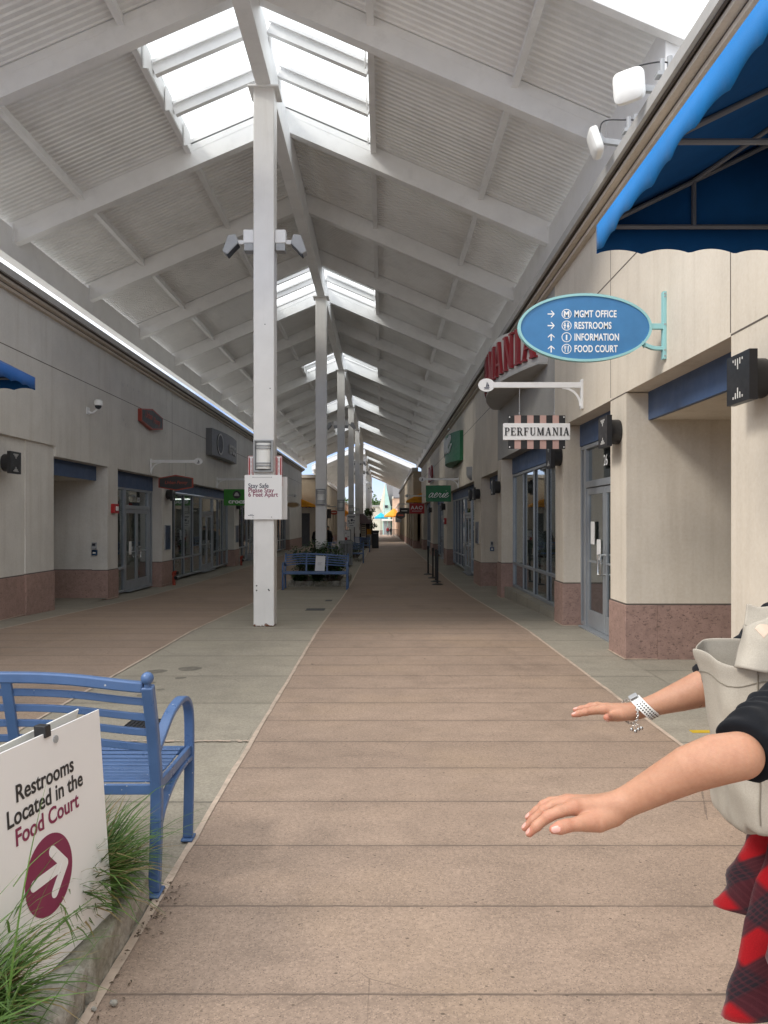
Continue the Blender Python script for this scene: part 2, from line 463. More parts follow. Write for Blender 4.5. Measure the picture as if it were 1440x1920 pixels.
M = {}
M['path'] = concrete('brown_concrete', (.335,.250,.193), (.15,.115,.092), 2.643, .607, agg=.6, stain=.5)
M['grey'] = concrete('grey_concrete', (.34,.305,.245), (.09,.085,.07), 2.036, 1.214, agg=.35, stain=.3, warm=(.36,.32,.22))
M['side'] = concrete('sidewalk_concrete', (.32,.292,.24), (.09,.085,.075), 2.036, 1.214, agg=.3, stain=.35, warm=(.33,.30,.24))
M['ground'] = concrete('ground_concrete', (.36,.33,.29), (.1,.09,.08), 0, 3.0, agg=.3)
M['seam'] = paint('pale_sealant', (.55,.44,.35), .8, .25, 8, grime=.6)
M['stucco'] = stucco('beige_stucco', (.70,.635,.54), .4)
M['stucco_left'] = stucco('greige_stucco', (.68,.655,.605), .4)
M['stucco_grey'] = stucco('grey_stucco', (.42,.41,.39))
M['stucco_pale'] = stucco('cream_stucco', (.70,.64,.54))
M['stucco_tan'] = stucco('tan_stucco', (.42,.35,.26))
M['peach'] = stucco('peach_stucco', (.72,.50,.36))
M['mint'] = stucco('mint_stucco', (.50,.76,.72))
M['granite'] = granite('pink_granite', (.34,.225,.19))
M['cap'] = paint('coping_metal', (.44,.43,.41), .5, .1, 2, grime=.3)
M['cornice'] = stucco('cornice_stucco', (.66,.59,.50), .3)
M['joint'] = paint('dark_reveal', (.12,.10,.085), .9)
M['navy'] = paint('navy_metal_panel', (.052,.095,.195), .5, .12, 2)
M['alum'] = paint('grey_aluminium', (.34,.365,.395), .4, .1, 3, metal=.35)
M['alum_dark'] = paint('dark_gasket', (.03,.035,.045), .5)
M['glass'] = glass('shop_glass', (.66,.71,.71), .10)
M['skyglass'] = glass('skylight_glass', (.975,.985,.98), .0)
M['steel'] = paint('chrome_steel', (.65,.65,.63), .22, .08, 6, metal=.9)
M['white'] = paint('white_painted_steel', (.83,.83,.825), .45, .07, 1.5, grime=.18)
M['column'] = rusty('column_white_paint', (.80,.79,.77))
M['deck'] = paint('white_roof_deck', (.83,.83,.82), .6, .08, .8, grime=.22)
M['blackmetal'] = paint('black_metal', (.022,.022,.024), .45, .2, 6)
M['slot'] = paint('pale_slot', (.75,.74,.70), .5)
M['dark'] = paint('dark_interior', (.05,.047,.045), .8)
M['interior'] = paint('shop_interior', (.42,.40,.37), .8, .2, 1)
M['boxwhite'] = paint('white_plastic', (.83,.83,.80), .35, .04)
M['greyfix'] = paint('grey_fixture', (.36,.37,.38), .45, .1, 4)
M['bench'] = chipped('blue_bench_enamel', (.082,.155,.325))
M['awning'] = cloth('blue_awning_canvas', (.004,.18,.52), .75, 300, .07, .1, trans=.015)
M['awning_shade'] = cloth('shaded_canvas_reverse', (.006,.070,.245), .85, 300, .1, .0)  # darker copy of the blue canvas, shade under the awning painted in
M['awning_left'] = cloth('blue_canvas', (.012,.10,.36), .75, 300, .07, .1)
M['awnpipe'] = paint('awning_pipe', (.14,.16,.20), .5)
M['orange'] = cloth('orange_canvas', (.75,.33,.035), .8, 200, .08, .1)
M['cyan'] = cloth('cyan_canvas', (.03,.42,.66), .8, 200, .06, .1)
M['ovalblue'] = paint('sign_blue', (.05,.20,.43), .45, .10, 5)
M['ovaledge'] = paint('sign_teal', (.30,.58,.60), .45, .05)
M['txtwhite'] = paint('white_lettering', (.85,.86,.86), .5, .03)
M['txtnavy'] = paint('navy_lettering', (.03,.035,.07), .5)
M['txtblack'] = paint('black_lettering', (.02,.02,.022), .5)
M['txtmaroon'] = paint('maroon_lettering', (.22,.02,.075), .5, .05)
M['board'] = paint('white_sign_board', (.83,.825,.82), .5, .03, 2)
M['pink'] = paint('dusty_pink_paint', (.52,.33,.29), .55, .08)
M['redletter'] = paint('red_letter_plastic', (.24,.016,.022), .35, .1)
M['red'] = paint('red_paint', (.40,.018,.02), .45, .1)
M['signred'] = paint('deep_red_panel', (.36,.012,.028), .5)
M['green'] = paint('dark_green_panel', (.012,.15,.055), .45)
M['lime'] = paint('leaf_green_panel', (.035,.24,.018), .45)
M['signpale'] = paint('pale_sign_cabinet', (.52,.51,.49), .5, .08)
M['signgrey'] = paint('grey_sign_cabinet', (.17,.17,.175), .5, .1)
M['charcoal'] = paint('charcoal_panel', (.035,.033,.034), .5)
M['rust_red'] = paint('dark_orange_red', (.35,.055,.03), .5)
M['poster'] = paint('blue_poster', (.012,.05,.12), .3, .6, 6)
M['paper'] = paint('paper', (.80,.80,.79), .8, .04)
M['soil'] = paint('dark_mulch', (.045,.03,.02), 1.0, .5, 20, bump=.8, bscale=30)
M['kerb'] = kerbmat()
M['grass'] = leafmat('border_grass', (.040,.095,.018), (.13,.235,.045), (.34,.24,.10), .35)
M['grass_dry'] = leafmat('dry_grass', (.22,.16,.06), (.36,.28,.13))
M['shrub'] = leafmat('shrub_leaves', (.015,.05,.012), (.05,.12,.03), drya=.05)
M['tree'] = leafmat('tree_leaves', (.03,.075,.015), (.08,.15,.03), drya=.0)
M['bark'] = paint('bark', (.10,.075,.05), .9, .3, 12, bump=.6, bscale=30)
M['slate'] = paint('slate_roof', (.16,.155,.155), .8, .25, 9, bump=.3, bscale=12)

_l = NT('lit_ceiling_panel'); _l.base((.9,.9,.88)); _l.p.inputs['Emission Color'].default_value = (1,.96,.88,1); _l.p.inputs['Emission Strength'].default_value = 3.2
M['lamp'] = _l.m
# ------------------------------------------------------------------ ground
ys = [-12, -4, 0, 2, 4, 6, 8, 10, 11.5, 12.5, 13.2, 14, 15.5, 17, 19, 21, 24, 30, 40, 50, 60, 75, 90, 110, 130, 160, 200, 240]
def strip(name, x0, x1, mat, lift, y0=-12, y1=240):
    yy = sorted(set([y for y in ys if y0 < y < y1] + [y0, y1])); m = MB(); vs = []
    f0 = x0 if callable(x0) else (lambda y: x0)
    f1 = x1 if callable(x1) else (lambda y: x1)
    for y in yy: vs += [(f0(y), y, gz(y)+lift), (f1(y), y, gz(y)+lift)]
    m.add(vs, [(2*i, 2*i+1, 2*i+3, 2*i+2) for i in range(len(yy)-1)])
    return kind(m.build(name, mat), 'structure')
m = MB(); vs = []
gy = ys + [1500]
for y in gy: vs += [(-900, y, gz(y)-.02), (900, y, gz(y)-.02)]
vs = [(-900, -60, -.02), (900, -60, -.02)] + vs
m.add(vs, [(2*i, 2*i+1, 2*i+3, 2*i+2) for i in range(len(gy))])
kind(m.build('ground', M['ground']), 'structure')
XJ0, XJ1, XJ2, XJ3 = -5.78, -2.83, -.965, 2.17
strip('sidewalk', XJ3, 3.2, M['side'], -.010)
strip('sidewalk', -6.72, XJ0, M['side'], -.010)
strip('path', XJ2, XJ3, M['path'], -.004)
strip('path', XJ0, XJ1, M['path'], -.004)
strip('central_paving', XJ1, XJ2, M['grey'], -.007)
def seam(x):
    m = MB(); rnd = random.Random(int(x*100)); vs = []; y = -2.0; k = 0
    while y < 75:
        w = .013 + .006*rnd.random(); dx = (rnd.random()-.5)*.008
        vs += [(x-w+dx, y, gz(y)+.001), (x+w+dx, y, gz(y)+.001)]; k += 1; y += .22 if y < 20 else 1.5
    m.add(vs, [(2*i, 2*i+1, 2*i+3, 2*i+2) for i in range(k-1)])
    kind(m.build('paving_seam', M['seam']), 'structure')
for x in (XJ0, XJ1, XJ2, XJ3): seam(x)
# crumbled white filler in one joint of the central paving
m = MB(); rnd = random.Random(3)
for i in range(120):
    x = -2.6 + 1.63*rnd.random(); w = .006+.012*rnd.random(); y = 5.678 + (rnd.random()-.5)*.03
    pts = [(w*(1+.4*rnd.random())*math.cos(a), w*.8*math.sin(a)) for a in np.linspace(0, 2*math.pi, 7)[:-1]]
    m.add([(x+p[0], y+p[1], .0015+i*.00002) for p in pts] , [tuple(range(6))])
kind(m.build('joint_filler', M['seam']), 'structure')
# ------------------------------------------------------------------ canopy over the walkway
RX, RZ, RSL, EL, ERt = -1.9, 9.40, .43, -7.1, 3.3
def zr(x): return RZ - RSL*abs(x-RX)
RAF0, RSTEP = 14.5, 3.72
PUR = (-5.64, -3.63, -.17, 1.84)
def canopy(y0, y1, rafters, skybays, label):
    T = thing('canopy_roof', label, 'canopy roof', (RX, y0, 0))
    # corrugated deck, ribs running up the slope
    prof = []; y = y0; i = 0; p = .125
    while y < y1-1e-6:
        prof += [(y, .012), (min(y+p*.36, y1), .012), (min(y+p*.5, y1), .036), (min(y+p*.86, y1), .036)]; y += p
    prof.append((y1, .012))
    def deck(name, xa, xb, ya, yb):
        m = MB(); pr = [(max(ya, min(yb, q)), h) for q, h in prof if ya-p < q < yb+p]; vs = []
        for q, h in pr: vs += [(xa, q, zr(xa)+h), (xb, q, zr(xb)+h)]
        m.add(vs, [(2*k, 2*k+1, 2*k+3, 2*k+2) for k in range(len(pr)-1)])
        for e_ in (ya, yb): m.add([(xa, e_, zr(xa)), (xb, e_, zr(xb)), (xb, e_, zr(xb)+.12), (xa, e_, zr(xa)+.12)], [(0,1,2,3)])
        n = len(m.v)   # weather sheet above, so that the deck has a thickness
        m.add([(xa, ya, zr(xa)+.12), (xb, ya, zr(xb)+.12), (xb, yb, zr(xb)+.12), (xa, yb, zr(xa)+.12)], [(0,1,2,3)])
        return m.build(name, M['deck'], T)
    deck('roof_deck', EL, PUR[1], y0, y1); deck('roof_deck', PUR[2], ERt, y0, y1)
    edges = [y0]
    for a, b in skybays: edges += [a, b]
    edges.append(y1)
    for a, b in zip(edges[::2], edges[1::2]):
        if b - a > .2:
            deck('ridge_deck', PUR[1], RX, a, b); deck('ridge_deck', RX, PUR[2], a, b)
    for y in rafters:
        for xe in (EL, ERt):
            m = MB(); d = .42
            m.prism([(RX, zr(RX)-d), (xe, zr(xe)-d), (xe, zr(xe)), (RX, zr(RX))] if xe > RX else [(xe, zr(xe)-d), (RX, zr(RX)-d), (RX, zr(RX)), (xe, zr(xe))], (0, y-.09, 0), XR, ZU, .18)
            # seam line of the two boards that make it
            m.prism([(RX+(.3 if xe>RX else -.3), zr(RX)-d*.55), (xe, zr(xe)-d*.42), (xe, zr(xe)-d*.40), (RX+(.3 if xe>RX else -.3), zr(RX)-d*.53)] if xe > RX else [(xe, zr(xe)-d*.42), (RX-.3, zr(RX)-d*.55), (RX-.3, zr(RX)-d*.53), (xe, zr(xe)-d*.40)], (0, y-.094, 0), XR, ZU, .004)
            m.build('rafter', M['white'], T, bevel=.006, seg=1)
            # hanger bracket at the eave
            b = MB(); xs = xe + (.16 if xe < RX else -.16)
            b.box(xs-.05, xs+.05, y-.17, y-.15, zr(xe)-.36, zr(xe)+.02).box(xs-.05, xs-.04, y-.15, y-.09, zr(xe)-.36, zr(xe)-.02).box(xs-.015, xs+.015, y-.18, y-.17, zr(xe)-.12, zr(xe)-.08)
            b.build('rafter_bracket', M['white'], T)
    for x in PUR:
        m = MB(); m.box(x-.03, x+.03, y0+.02, y1-.02, zr(x)-.13, zr(x)+.004).box(x-.05, x+.05, y0+.02, y1-.02, zr(x)-.14, zr(x)-.131)
        m.build('purlin', M['white'], T)
    MB().box(RX-.09, RX+.09, y0, y1, RZ-.34, RZ-.02).build('ridge_beam', M['white'], T)
    MB().box(-1.97, -1.73, y0, y1, 8.41, 8.93).build('girder', M['white'], T, bevel=.012)
    for xa, xb in ((-7.06, -6.90), (3.10, 3.26)):
        m = MB().box(xa, xb, y0, y1, 6.55, 7.10); m.box(xa-.02, xb+.02, y0, y1, 6.52, 6.55)
        m.build('eave_beam', M['white'], T)
    # fascia at each end
    for y, s in ((y0-.14, 1), (y1+.05, 1)):
        for xe in (EL, ERt):
            m = MB(); d = .52; t = .14
            poly = [(RX, zr(RX)-d+t), (xe, zr(xe)-d+t), (xe, zr(xe)+t), (RX, zr(RX)+t)]
            if xe < RX: poly = [(xe, zr(xe)-d+t), (RX, zr(RX)-d+t), (RX, zr(RX)+t), (xe, zr(xe)+t)]
            m.prism(poly, (0, y, 0), XR, ZU, .12)
            lip = [(x, z+.0) for x, z in poly]; lip = [(poly[0][0], poly[3][1]-.05), (poly[1][0], poly[2][1]-.05), (poly[2][0], poly[2][1]+.03), (poly[3][0], poly[3][1]+.03)]
            m.prism(lip, (0, y-.03, 0), XR, ZU, .029)
            m.build('fascia', M['white'], T, bevel=.005, seg=1)
    # skylights
    for a, b in skybays:
        for xa, xb in ((PUR[1], RX), (RX, PUR[2])):
            s = MB(); L = b - a; side = -1 if xa < RX-1 and xb <= RX else 1
            xin, xout = (RX+.13*side), (PUR[1]+.05 if side < 0 else PUR[2]-.05)
            fr = MB()
            for k in (1, 2):
                y = a + L*k/3
                for (yo, w, zo, h) in ((0, .10, -.02, .17), (.07, .03, .08, .04), (-.085, .05, .07, .05)):
                    fr.beam((xin, y+yo, zr(xin)+zo+.02), (xout, y+yo, zr(xout)+zo+.02), w, h)
            g = MB()
            for k in range(3):
                y_ = a + L*k/3 + .06; ye = a + L*(k+1)/3 - .06
                g.prism([(xin, y_), (xout, y_), (xout, ye), (xin, ye)] if side > 0 else [(xout, y_), (xin, y_), (xin, ye), (xout, ye)], (0, 0, 0), XR, YF, .0)
            # place the panes on the slope
            vs = []; fs = []
            for k in range(3):
                y_ = a + L*k/3 + .05; ye = a + L*(k+1)/3 - .05; n = len(vs)
                for dz in (.10, .112):
                    vs += [(xin, y_, zr(xin)+dz), (xout, y_, zr(xout)+dz), (xout, ye, zr(xout)+dz), (xin, ye, zr(xin)+dz)]
                fs += [(n,n+1,n+2,n+3), (n+7,n+6,n+5,n+4), (n,n+4,n+5,n+1), (n+1,n+5,n+6,n+2), (n+2,n+6,n+7,n+3), (n+3,n+7,n+4,n)]
            S_ = fr.build('skylight', M['white'], T)
            MB().add(vs, fs).build('pane', M['skyglass'], S_)
            # upstands and hanger plates
            u = MB(); xo = xout + .02*side
            u.box(xo-.012, xo+.012, a, b, zr(xo)-.1, zr(xo)+.2)
            for k in range(3):
                yy = a + L*(k+.62)/3
                u.prism([(-.16, -.30), (.16, -.12), (.16, .1), (-.16, .1)], (xo-.05*side, yy, zr(xo)), YF, ZU, .02)
            for k in (0, 1, 2):
                yy = a + L*k/3 + .25; u.box(RX+.10*side, RX+.125*side, yy-.09, yy+.09, RZ-.62, RZ+.02)
            u.build('upstand', M['white'], S_)
    return T
def bays(c0, n): return [(RAF0-RSTEP+3*RSTEP*k+.09, RAF0+3*RSTEP*k-.09) for k in range(c0, c0+n)]
rafA = [RAF0 + RSTEP*k for k in range(-1, 16)]
canopy(8.42, rafA[-1]+.2, rafA[:-1] + [rafA[-1]], bays(0, 5), 'near section of white steel canopy roof with corrugated deck and ridge skylights')
rafB = [RAF0 + RSTEP*k for k in range(17, 31)]
canopy(rafB[0]-.25, rafB[-1]+.2, rafB, [(RAF0+RSTEP*k+.09, RAF0+RSTEP*(k+1)-.09) for k in range(19, 29, 3)], 'far section of white steel canopy roof beyond the open gap')
E1 = rafA[-1]

# ------------------------------------------------------------------ columns with their lamps
ORD = ['nearest', 'second', 'third', 'fourth', 'fifth', 'sixth', 'seventh', 'eighth', 'ninth', 'tenth', 'eleventh', 'twelfth', 'thirteenth']
CX = -1.853
CY = [12.17 + 11.16*k for k in range(6)] + [12.17 + 11.16*k for k in range(6, 11)]
col_label = ['white steel column with the stay safe notice on it, rust at its foot', 'white steel column rising from the shrub planter behind the blue bench']
def fl_proto(side):
    T = thing('floodlight', '', 'floodlight', (0,0,0))
    MB().box(side*.002, side*.17, -.09, .09, -.02, .19).build('junction_box', M['greyfix' if 0 else 'white'], T, bevel=.01)
    m = MB().box(side*.165, side*.33, -.03, .03, -.02, .045); m.cyl((side*.36, -.05, .02), (side*.36, .05, .02), .045, 14); m.build('arm', M['white'], T)
    c = Vector((side*.40, 0, .0)); ax = Vector((side*.62, 0, .78)).normalized(); dn = Vector((side*-.35, 0, -.9)).normalized()
    h = MB(); h.prism([(-.12, -.02), (.05, -.20), (.13, -.15), (.04, .10), (-.08, .12)] if side > 0 else [(.12, -.02), (.08, .12), (-.04, .10), (-.13, -.15), (-.05, -.20)], (side*.37, -.10, 0), XR, ZU, .2 if 1 else 0)
    h.build('lamp_head', M['greyfix'], T, bevel=.012)
    v = MB(); v.prism([(-.10, .02), (-.12, -.02), (-.02, -.12), (.05, -.20), (.07, -.19)] if side > 0 else [(.10, .02), (-.07, -.19), (-.05, -.20), (.02, -.12), (.12, -.02)], (side*.37, -.085, -.01), XR, ZU, .17)
    v.build('lens', M['alum_dark'], T)
    w = MB().box(side*.01, side*.16, -.085, .085, -.14, -.022); w.build('ballast', M['greyfix'], T, bevel=.008)
    return T
FLP = {s: fl_proto(s) for s in (-1, 1)}
FIRST = {-1: True, 1: True}
def floodlight(side, y, z, label, grp):
    T = FLP[side] if FIRST[side] else copy_tree(FLP[side])
    FIRST[side] = False
    T.location = (CX + side*.163, y, z); tag(T, label, 'floodlight', grp)
def wall_light_on_column(y, z, label):
    T = thing('column_lamp', label, 'lamp', (CX, y-.165, z), 'lamps on the columns')
    f = MB(); f.box(CX-.155, CX+.155, y-.19, y-.163, z-.25, z+.25)
    f.box(CX-.155, CX-.125, y-.235, y-.19, z-.25, z+.25).box(CX+.125, CX+.155, y-.235, y-.19, z-.25, z+.25).box(CX-.125, CX+.125, y-.235, y-.19, z-.25, z-.225).box(CX-.125, CX+.125, y-.235, y-.19, z+.225, z+.25)
    f.build('frame', M['greyfix'], T, bevel=.005)
    d = MB(); pts = [(x*.118, math.sqrt(max(0, 1-x*x))*.085) for x in np.linspace(-1, 1, 13)]
    d.prism([(p[0], -p[1]) for p in pts][::1], (CX, y-.192, z-.215), XR, YF, -.43) if 0 else None
    vs = []; n = len(pts)
    for zz in (z-.2, z+.2): vs += [(CX+p[0], y-.192-p[1], zz) for p in pts]
    d.add(vs, [(i, i+1, n+i+1, n+i) for i in range(n-1)] + [tuple(range(n-1, -1, -1)), tuple(range(n, 2*n))])
    d.build('diffuser', M['boxwhite'], T, smooth=True)
    for dz in (-.155, -.115, .115, .155):
        b = MB(); vs = []
        for zz in (z+dz-.011, z+dz+.011):
            vs += [(CX+p[0]*1.04, y-.192-p[1]*1.12-.004, zz) for p in pts] + [(CX+p[0]*.98, y-.192-p[1]*.95, zz) for p in pts]
        f_ = []
        for i in range(n-1):
            f_ += [(i, i+1, 2*n+i+1, 2*n+i), (i+1, i, n+i, n+i+1), (2*n+i, 2*n+i+1, 3*n+i+1, 3*n+i)]
        b.add(vs, f_); b.build('band', M['greyfix'], T)
    return T
for k, y in enumerate(CY):
    g = gz(y)
    m = MB(); r = .163
    m.box(CX-r, CX+r, y-r, y+r, -.02 if k == 0 else g-.3, 8.41)
    lab = col_label[k] if k < 2 else '%s white steel column back along the middle of the walkway' % ORD[k]
    T = thing('column', lab, 'column', (CX, y, g), 'white columns down the middle of the walkway')
    o = MB(); o.v = m.v; o.f = m.f
    o.build('shaft', M['column'], T, bevel=.018, seg=3)
    MB().box(CX-.24, CX+.24, y-.24, y+.24, 8.385, 8.408).build('cap_plate', M['white'], T)
    if k == 0:
        b = MB()
        for dx, z in ((-.11, .62), (-.11, .545), (.075, .56), (.085, .545)): b.cyl((CX+dx, y-.172, z), (CX+dx, y-.16, z), .011, 8)
        for dx, z in ((.02, 4.7), (0.1, 3.7)): b.cyl((CX+dx, y-.17, z), (CX+dx, y-.16, z), .008, 8)
        b.build('bolt', M['blackmetal'], T)
    if k < 9 and k != 1 and k != 3:
        for s in (-1, 1):
            floodlight(s, y, 6.02 if k == 0 else (5.95 if k < 6 else 5.6), '%s floodlight on the %s side of the %s column' % (('white' if k == 0 else 'grey'), 'left' if s < 0 else 'right', ORD[k] + (' white' if k else ' white poster')), 'floodlights on the columns')
    if k < 5: wall_light_on_column(y, 2.64 if k == 0 else 2.5 + g*.5, 'grey framed lamp with white half round diffuser on the %s column' % ORD[k])
# notices on the nearest column
y = CY[0]
T = thing('notice_board', 'white stay safe notice strapped round the nearest column under its lamp', 'notice', (CX, y-.2, 1.65))
MB().box(CX-.29, CX+.29, y-.21, y-.195, 1.655, 2.345).build('front_board', M['board'], T)
MB().box(CX-.26, CX+.325, y+.18, y+.195, 1.655, 2.34).build('rear_board', M['board'], T)
t = MB(); t.text('Stay Safe', (CX-.235, y-.21, 2.145), XR, ZU, .098, 'LEFT', .002, .92, bold=.012); t.build('lettering', M['txtnavy'], T)
t = MB(); t.text('Please Stay', (CX-.235, y-.21, 2.075), XR, ZU, .098, 'LEFT', .002, .92, bold=.012); t.text('6 Feet Apart', (CX-.235, y-.21, 2.008), XR, ZU, .098, 'LEFT', .002, .92, bold=.012); t.build('lettering', M['txtmaroon'], T)
t = MB(); 
for i in range(9): t.box(CX-.235+i*.0105, CX-.235+i*.0105+.007, y-.212, y-.2105, 1.71, 1.722)
t.box(CX-.205, CX-.165, y-.212, y-.2105, 1.73, 1.734); t.build('small_print', M['txtnavy'], T)
t = MB()
for dx in (-.16, .13):
    for z in (2.31, 1.69): t.cyl((CX+dx, y-.216, z), (CX+dx, y-.21, z), .008, 8)
t.box(CX-.16, CX+.13, y-.2125, y-.2102, 2.306, 2.312); t.build('screw', M['greyfix'], T)
for s, nm in ((-1, 'left'), (1, 'right')):
    xo = CX + s*.165
    T = thing('safety_sign', 'narrow red and white fire extinguisher sign on the %s of the nearest column' % nm, 'sign', (xo, y, 2.3), 'fire extinguisher signs on the nearest column')
    a = Vector((xo, y-.10, 2.66)); xd = Vector((1, -.35*s, 0)).normalized(); w = .105
    org = Vector((xo - (w if s < 0 else 0), y-.02, 2.42))
    m = MB().obox(org + Vector((w/2, 0, 0)), XR, YF, ZU, w/2, .006, .24); m.build('panel', M['red'], T)
    m = MB(); m.box(org.x+.006, org.x+w-.006, org.y-.0085, org.y-.0065, 2.19, 2.205); m.box(org.x+.006, org.x+.012, org.y-.0085, org.y-.0065, 2.205, 2.65).box(org.x+w-.012, org.x+w-.006, org.y-.0085, org.y-.0065, 2.205, 2.65).box(org.x+.006, org.x+w-.006, org.y-.0085, org.y-.0065, 2.65, 2.656)
    m.prism([(-.018, .42), (-.018, .06), (-.036, .06), (0, .012), (.036, .06), (.018, .06), (.018, .42), (.034, .45), (-.034, .45)], (org.x+w/2, org.y-.0085, 2.195), XR, ZU, .002)
    m.build('arrow', M['txtwhite'], T)
    m = MB()
    for i, ch in enumerate('FIRE EXTINGUISHER'):
        if ch != ' ': m.text(ch, (org.x+w/2, org.y-.0086, 2.60-i*.0195), XR, ZU, .022, 'CENTER', .001, 1.0, bold=.02)
    m.build('lettering', M['red'], T)
tag(MB().box(CX-.34, CX-.18, y+.32, y+.5, 2.2, 2.52).build('fire_extinguisher_cabinet', M['charcoal'], bevel=.01), 'dark cabinet fixed behind the nearest column beside the red sign', 'cabinet') if 0 else None
# ------------------------------------------------------------------ shop buildings
class Facade:
    """a long shop front along y; d is the depth into the building from its face"""
    def __init__(s, side, xf, name, label, y0, y1, ztop=5.80, wall='stucco', base='granite'):
        s.side = side; s.xf = xf; s.wall = M[wall]; s.base = M[base]; s.ztop = ztop; s.y0 = y0; s.y1 = y1
        s.T = thing(name, label, 'building', (side*xf, (y0+y1)/2, 0))
    def X(s, d): return s.side*(s.xf + d)
    def bx(s, m, d0, d1, y0, y1, z0, z1): return m.box(s.X(d0), s.X(d1), y0, y1, z0, z1)
    def upper(s, y0, y1, z0, z1=5.56, wall=None):
        s.bx(MB(), 0, .30, y0, y1, z0, z1).build('wall', wall or s.wall, s.T)
    def pier(s, y0, y1, zh, g, zb, d1=.36, front=0.0, wall=None):
        s.bx(MB(), front, d1, y0, y1, g-.4, zh).build('pier', wall or s.wall, s.T)
        m = MB(); s.bx(m, front-.016, d1+.001, y0-.016, y1+.016, g-.4, zb-.012)
        o = m.build('stone_base', s.base, s.T, bevel=.004, seg=1)
        m = MB(); s.bx(m, front-.004, d1+.002, y0-.004, y1+.004, zb-.012, zb+.008); m.build('base_joint', M['joint'], s.T)
        m = MB(); s.bx(m, front-.03, d1, y0-.03, y1+.03, g-.002, g+.006); m.build('sealant_bead', M['seam'], s.T)
    def header(s, y0, y1, zh, h=.33):
        s.bx(MB(), .26, .31, y0, y1, zh-h, zh+.01).build('header_panel', M['navy'], s.T)
    def room(s, y0, y1, zh, g, depth=4.5, shelves=True, seed=0):
        """the shop behind the glass"""
        m = MB(); a, b = .34, depth; X = s.X
        def q(*p): m.add([(X(d), y, z) for d, y, z in p], [(0,1,2,3)])
        q((a,y0,g),(b,y0,g),(b,y1,g),(a,y1,g)); q((a,y0,zh),(b,y0,zh),(b,y1,zh),(a,y1,zh))
        q((b,y0,g),(b,y1,g),(b,y1,zh),(b,y0,zh)); q((a,y0,g),(b,y0,g),(b,y0,zh),(a,y0,zh)); q((a,y1,g),(b,y1,g),(b,y1,zh),(a,y1,zh))
        m.build('shop_room', M['interior'], s.T)
        r = random.Random(seed+77); y = y0+.5
        while y < y1-.8:
            w = .35+.5*r.random(); z = g+.3+.9*r.random(); h = .4+.7*r.random(); d = .42+.5*r.random(); f = MB()
            s.bx(f, d, d+.02, y, y+w, z, z+h); c_ = f.build('display_card', M[r.choice(['board', 'boxwhite', 'poster', 'cap', 'redletter', 'paper'])], s.T)
            f = MB()
            for k in range(3): s.bx(f, d-.004, d-.001, y+.05, y+w-.05-.1*r.random(), z+h*(.25+.2*k), z+h*(.25+.2*k)+.04)
            f.build('print', M[r.choice(['charcoal', 'signgrey', 'txtmaroon'])], c_)
            y += w + .5 + 1.1*r.random()
        if not shelves: return
        y = y0+.9
        while y < y1-.9:      # lit ceiling panels: known in the perfume shop, added in other rooms for brightness
            f = MB(); s.bx(f, 1.5, 2.7, y-.15, y+.15, zh-.05, zh-.02); f.build('ceiling_light', M['lamp'], s.T); y += 2.4
        r = random.Random(seed); y = y0+.4
        while y < y1-.6:
            w = .5+.5*r.random(); h = 1.0+.9*r.random(); d = 1.0+1.2*r.random()
            f = MB(); s.bx(f, d, d+.04, y, y+w, g+.05, g+h)
            for k in range(int(h/.3)): s.bx(f, d-.28, d, y, y+w, g+.25+k*.3, g+.27+k*.3)
            sh = f.build('display_shelf', M['greyfix'], s.T)
            for cm in ('rust_red', 'board', 'lime', 'poster'):
                f = MB()
                for k in range(int(h/.3)):
                    for j in range(int(w/.13)):
                        if r.random() < .28:
                            s.bx(f, d-.24, d-.06, y+.02+j*.13, y+.11+j*.13, g+.271+k*.3, g+.36+k*.3+.1*r.random())
                if f.v: f.build('goods', M[cm], sh)
            y += w + .3 + 1.0*r.random()
    def window(s, y0, y1, zb, zt, muls, rail=None, d=.27):
        f = MB(); w = .055
        s.bx(f, d, d+.10, y0, y1, zt-w, zt); s.bx(f, d, d+.10, y0, y1, zb, zb+w)
        rails = [rail] if rail else []
        ys_ = [y0] + list(muls) + [y1]
        for i, y in enumerate(ys_):
            a = y if i == 0 else (y-w if i == len(ys_)-1 else y-w/2)
            s.bx(f, d, d+.10, a, a+w, zb+w, zt-w)
        for z in rails:
            for a, b in zip(ys_, ys_[1:]):
                s.bx(f, d+.004, d+.096, a+w/2 if a != y0 else a+w, b-w/2 if b != y1 else b-w, z-w/2, z+w/2)
        F = f.build('window', M['alum'], s.T, bevel=.004, seg=1)
        g = MB(); s.bx(g, d+.045, d+.053, y0+.01, y1-.01, zb+.01, zt-.01); g.build('pane', M['glass'], F)
        gk = MB()
        for a, b in zip(ys_, ys_[1:]):
            for yy in (a+w*.55, b-w*.55-.012): s.bx(gk, d+.03, d+.044, yy, yy+.012, zb+w, zt-w)
        gk.build('gasket', M['alum_dark'], F)
        return F
    def door(s, ya, yb, g, zt, ztr, d=.27, handle_z=1.0, leaves=2, sill=True):
        """pair of glazed doors with a transom light over them"""
        f = MB(); w = .06
        s.bx(f, d, d+.11, ya, ya+w, g, zt); s.bx(f, d, d+.11, yb-w, yb, g, zt)
        s.bx(f, d, d+.11, ya+w, yb-w, zt-w, zt); s.bx(f, d, d+.11, ya+w, yb-w, ztr, ztr+.10)
        F = f.build('door_frame', M['alum'], s.T, bevel=.004, seg=1)
        g_ = MB(); s.bx(g_, d+.05, d+.058, ya+w, yb-w, ztr+.10, zt-w); g_.build('transom_pane', M['glass'], F)
        lw = (yb-ya-2*w)/leaves
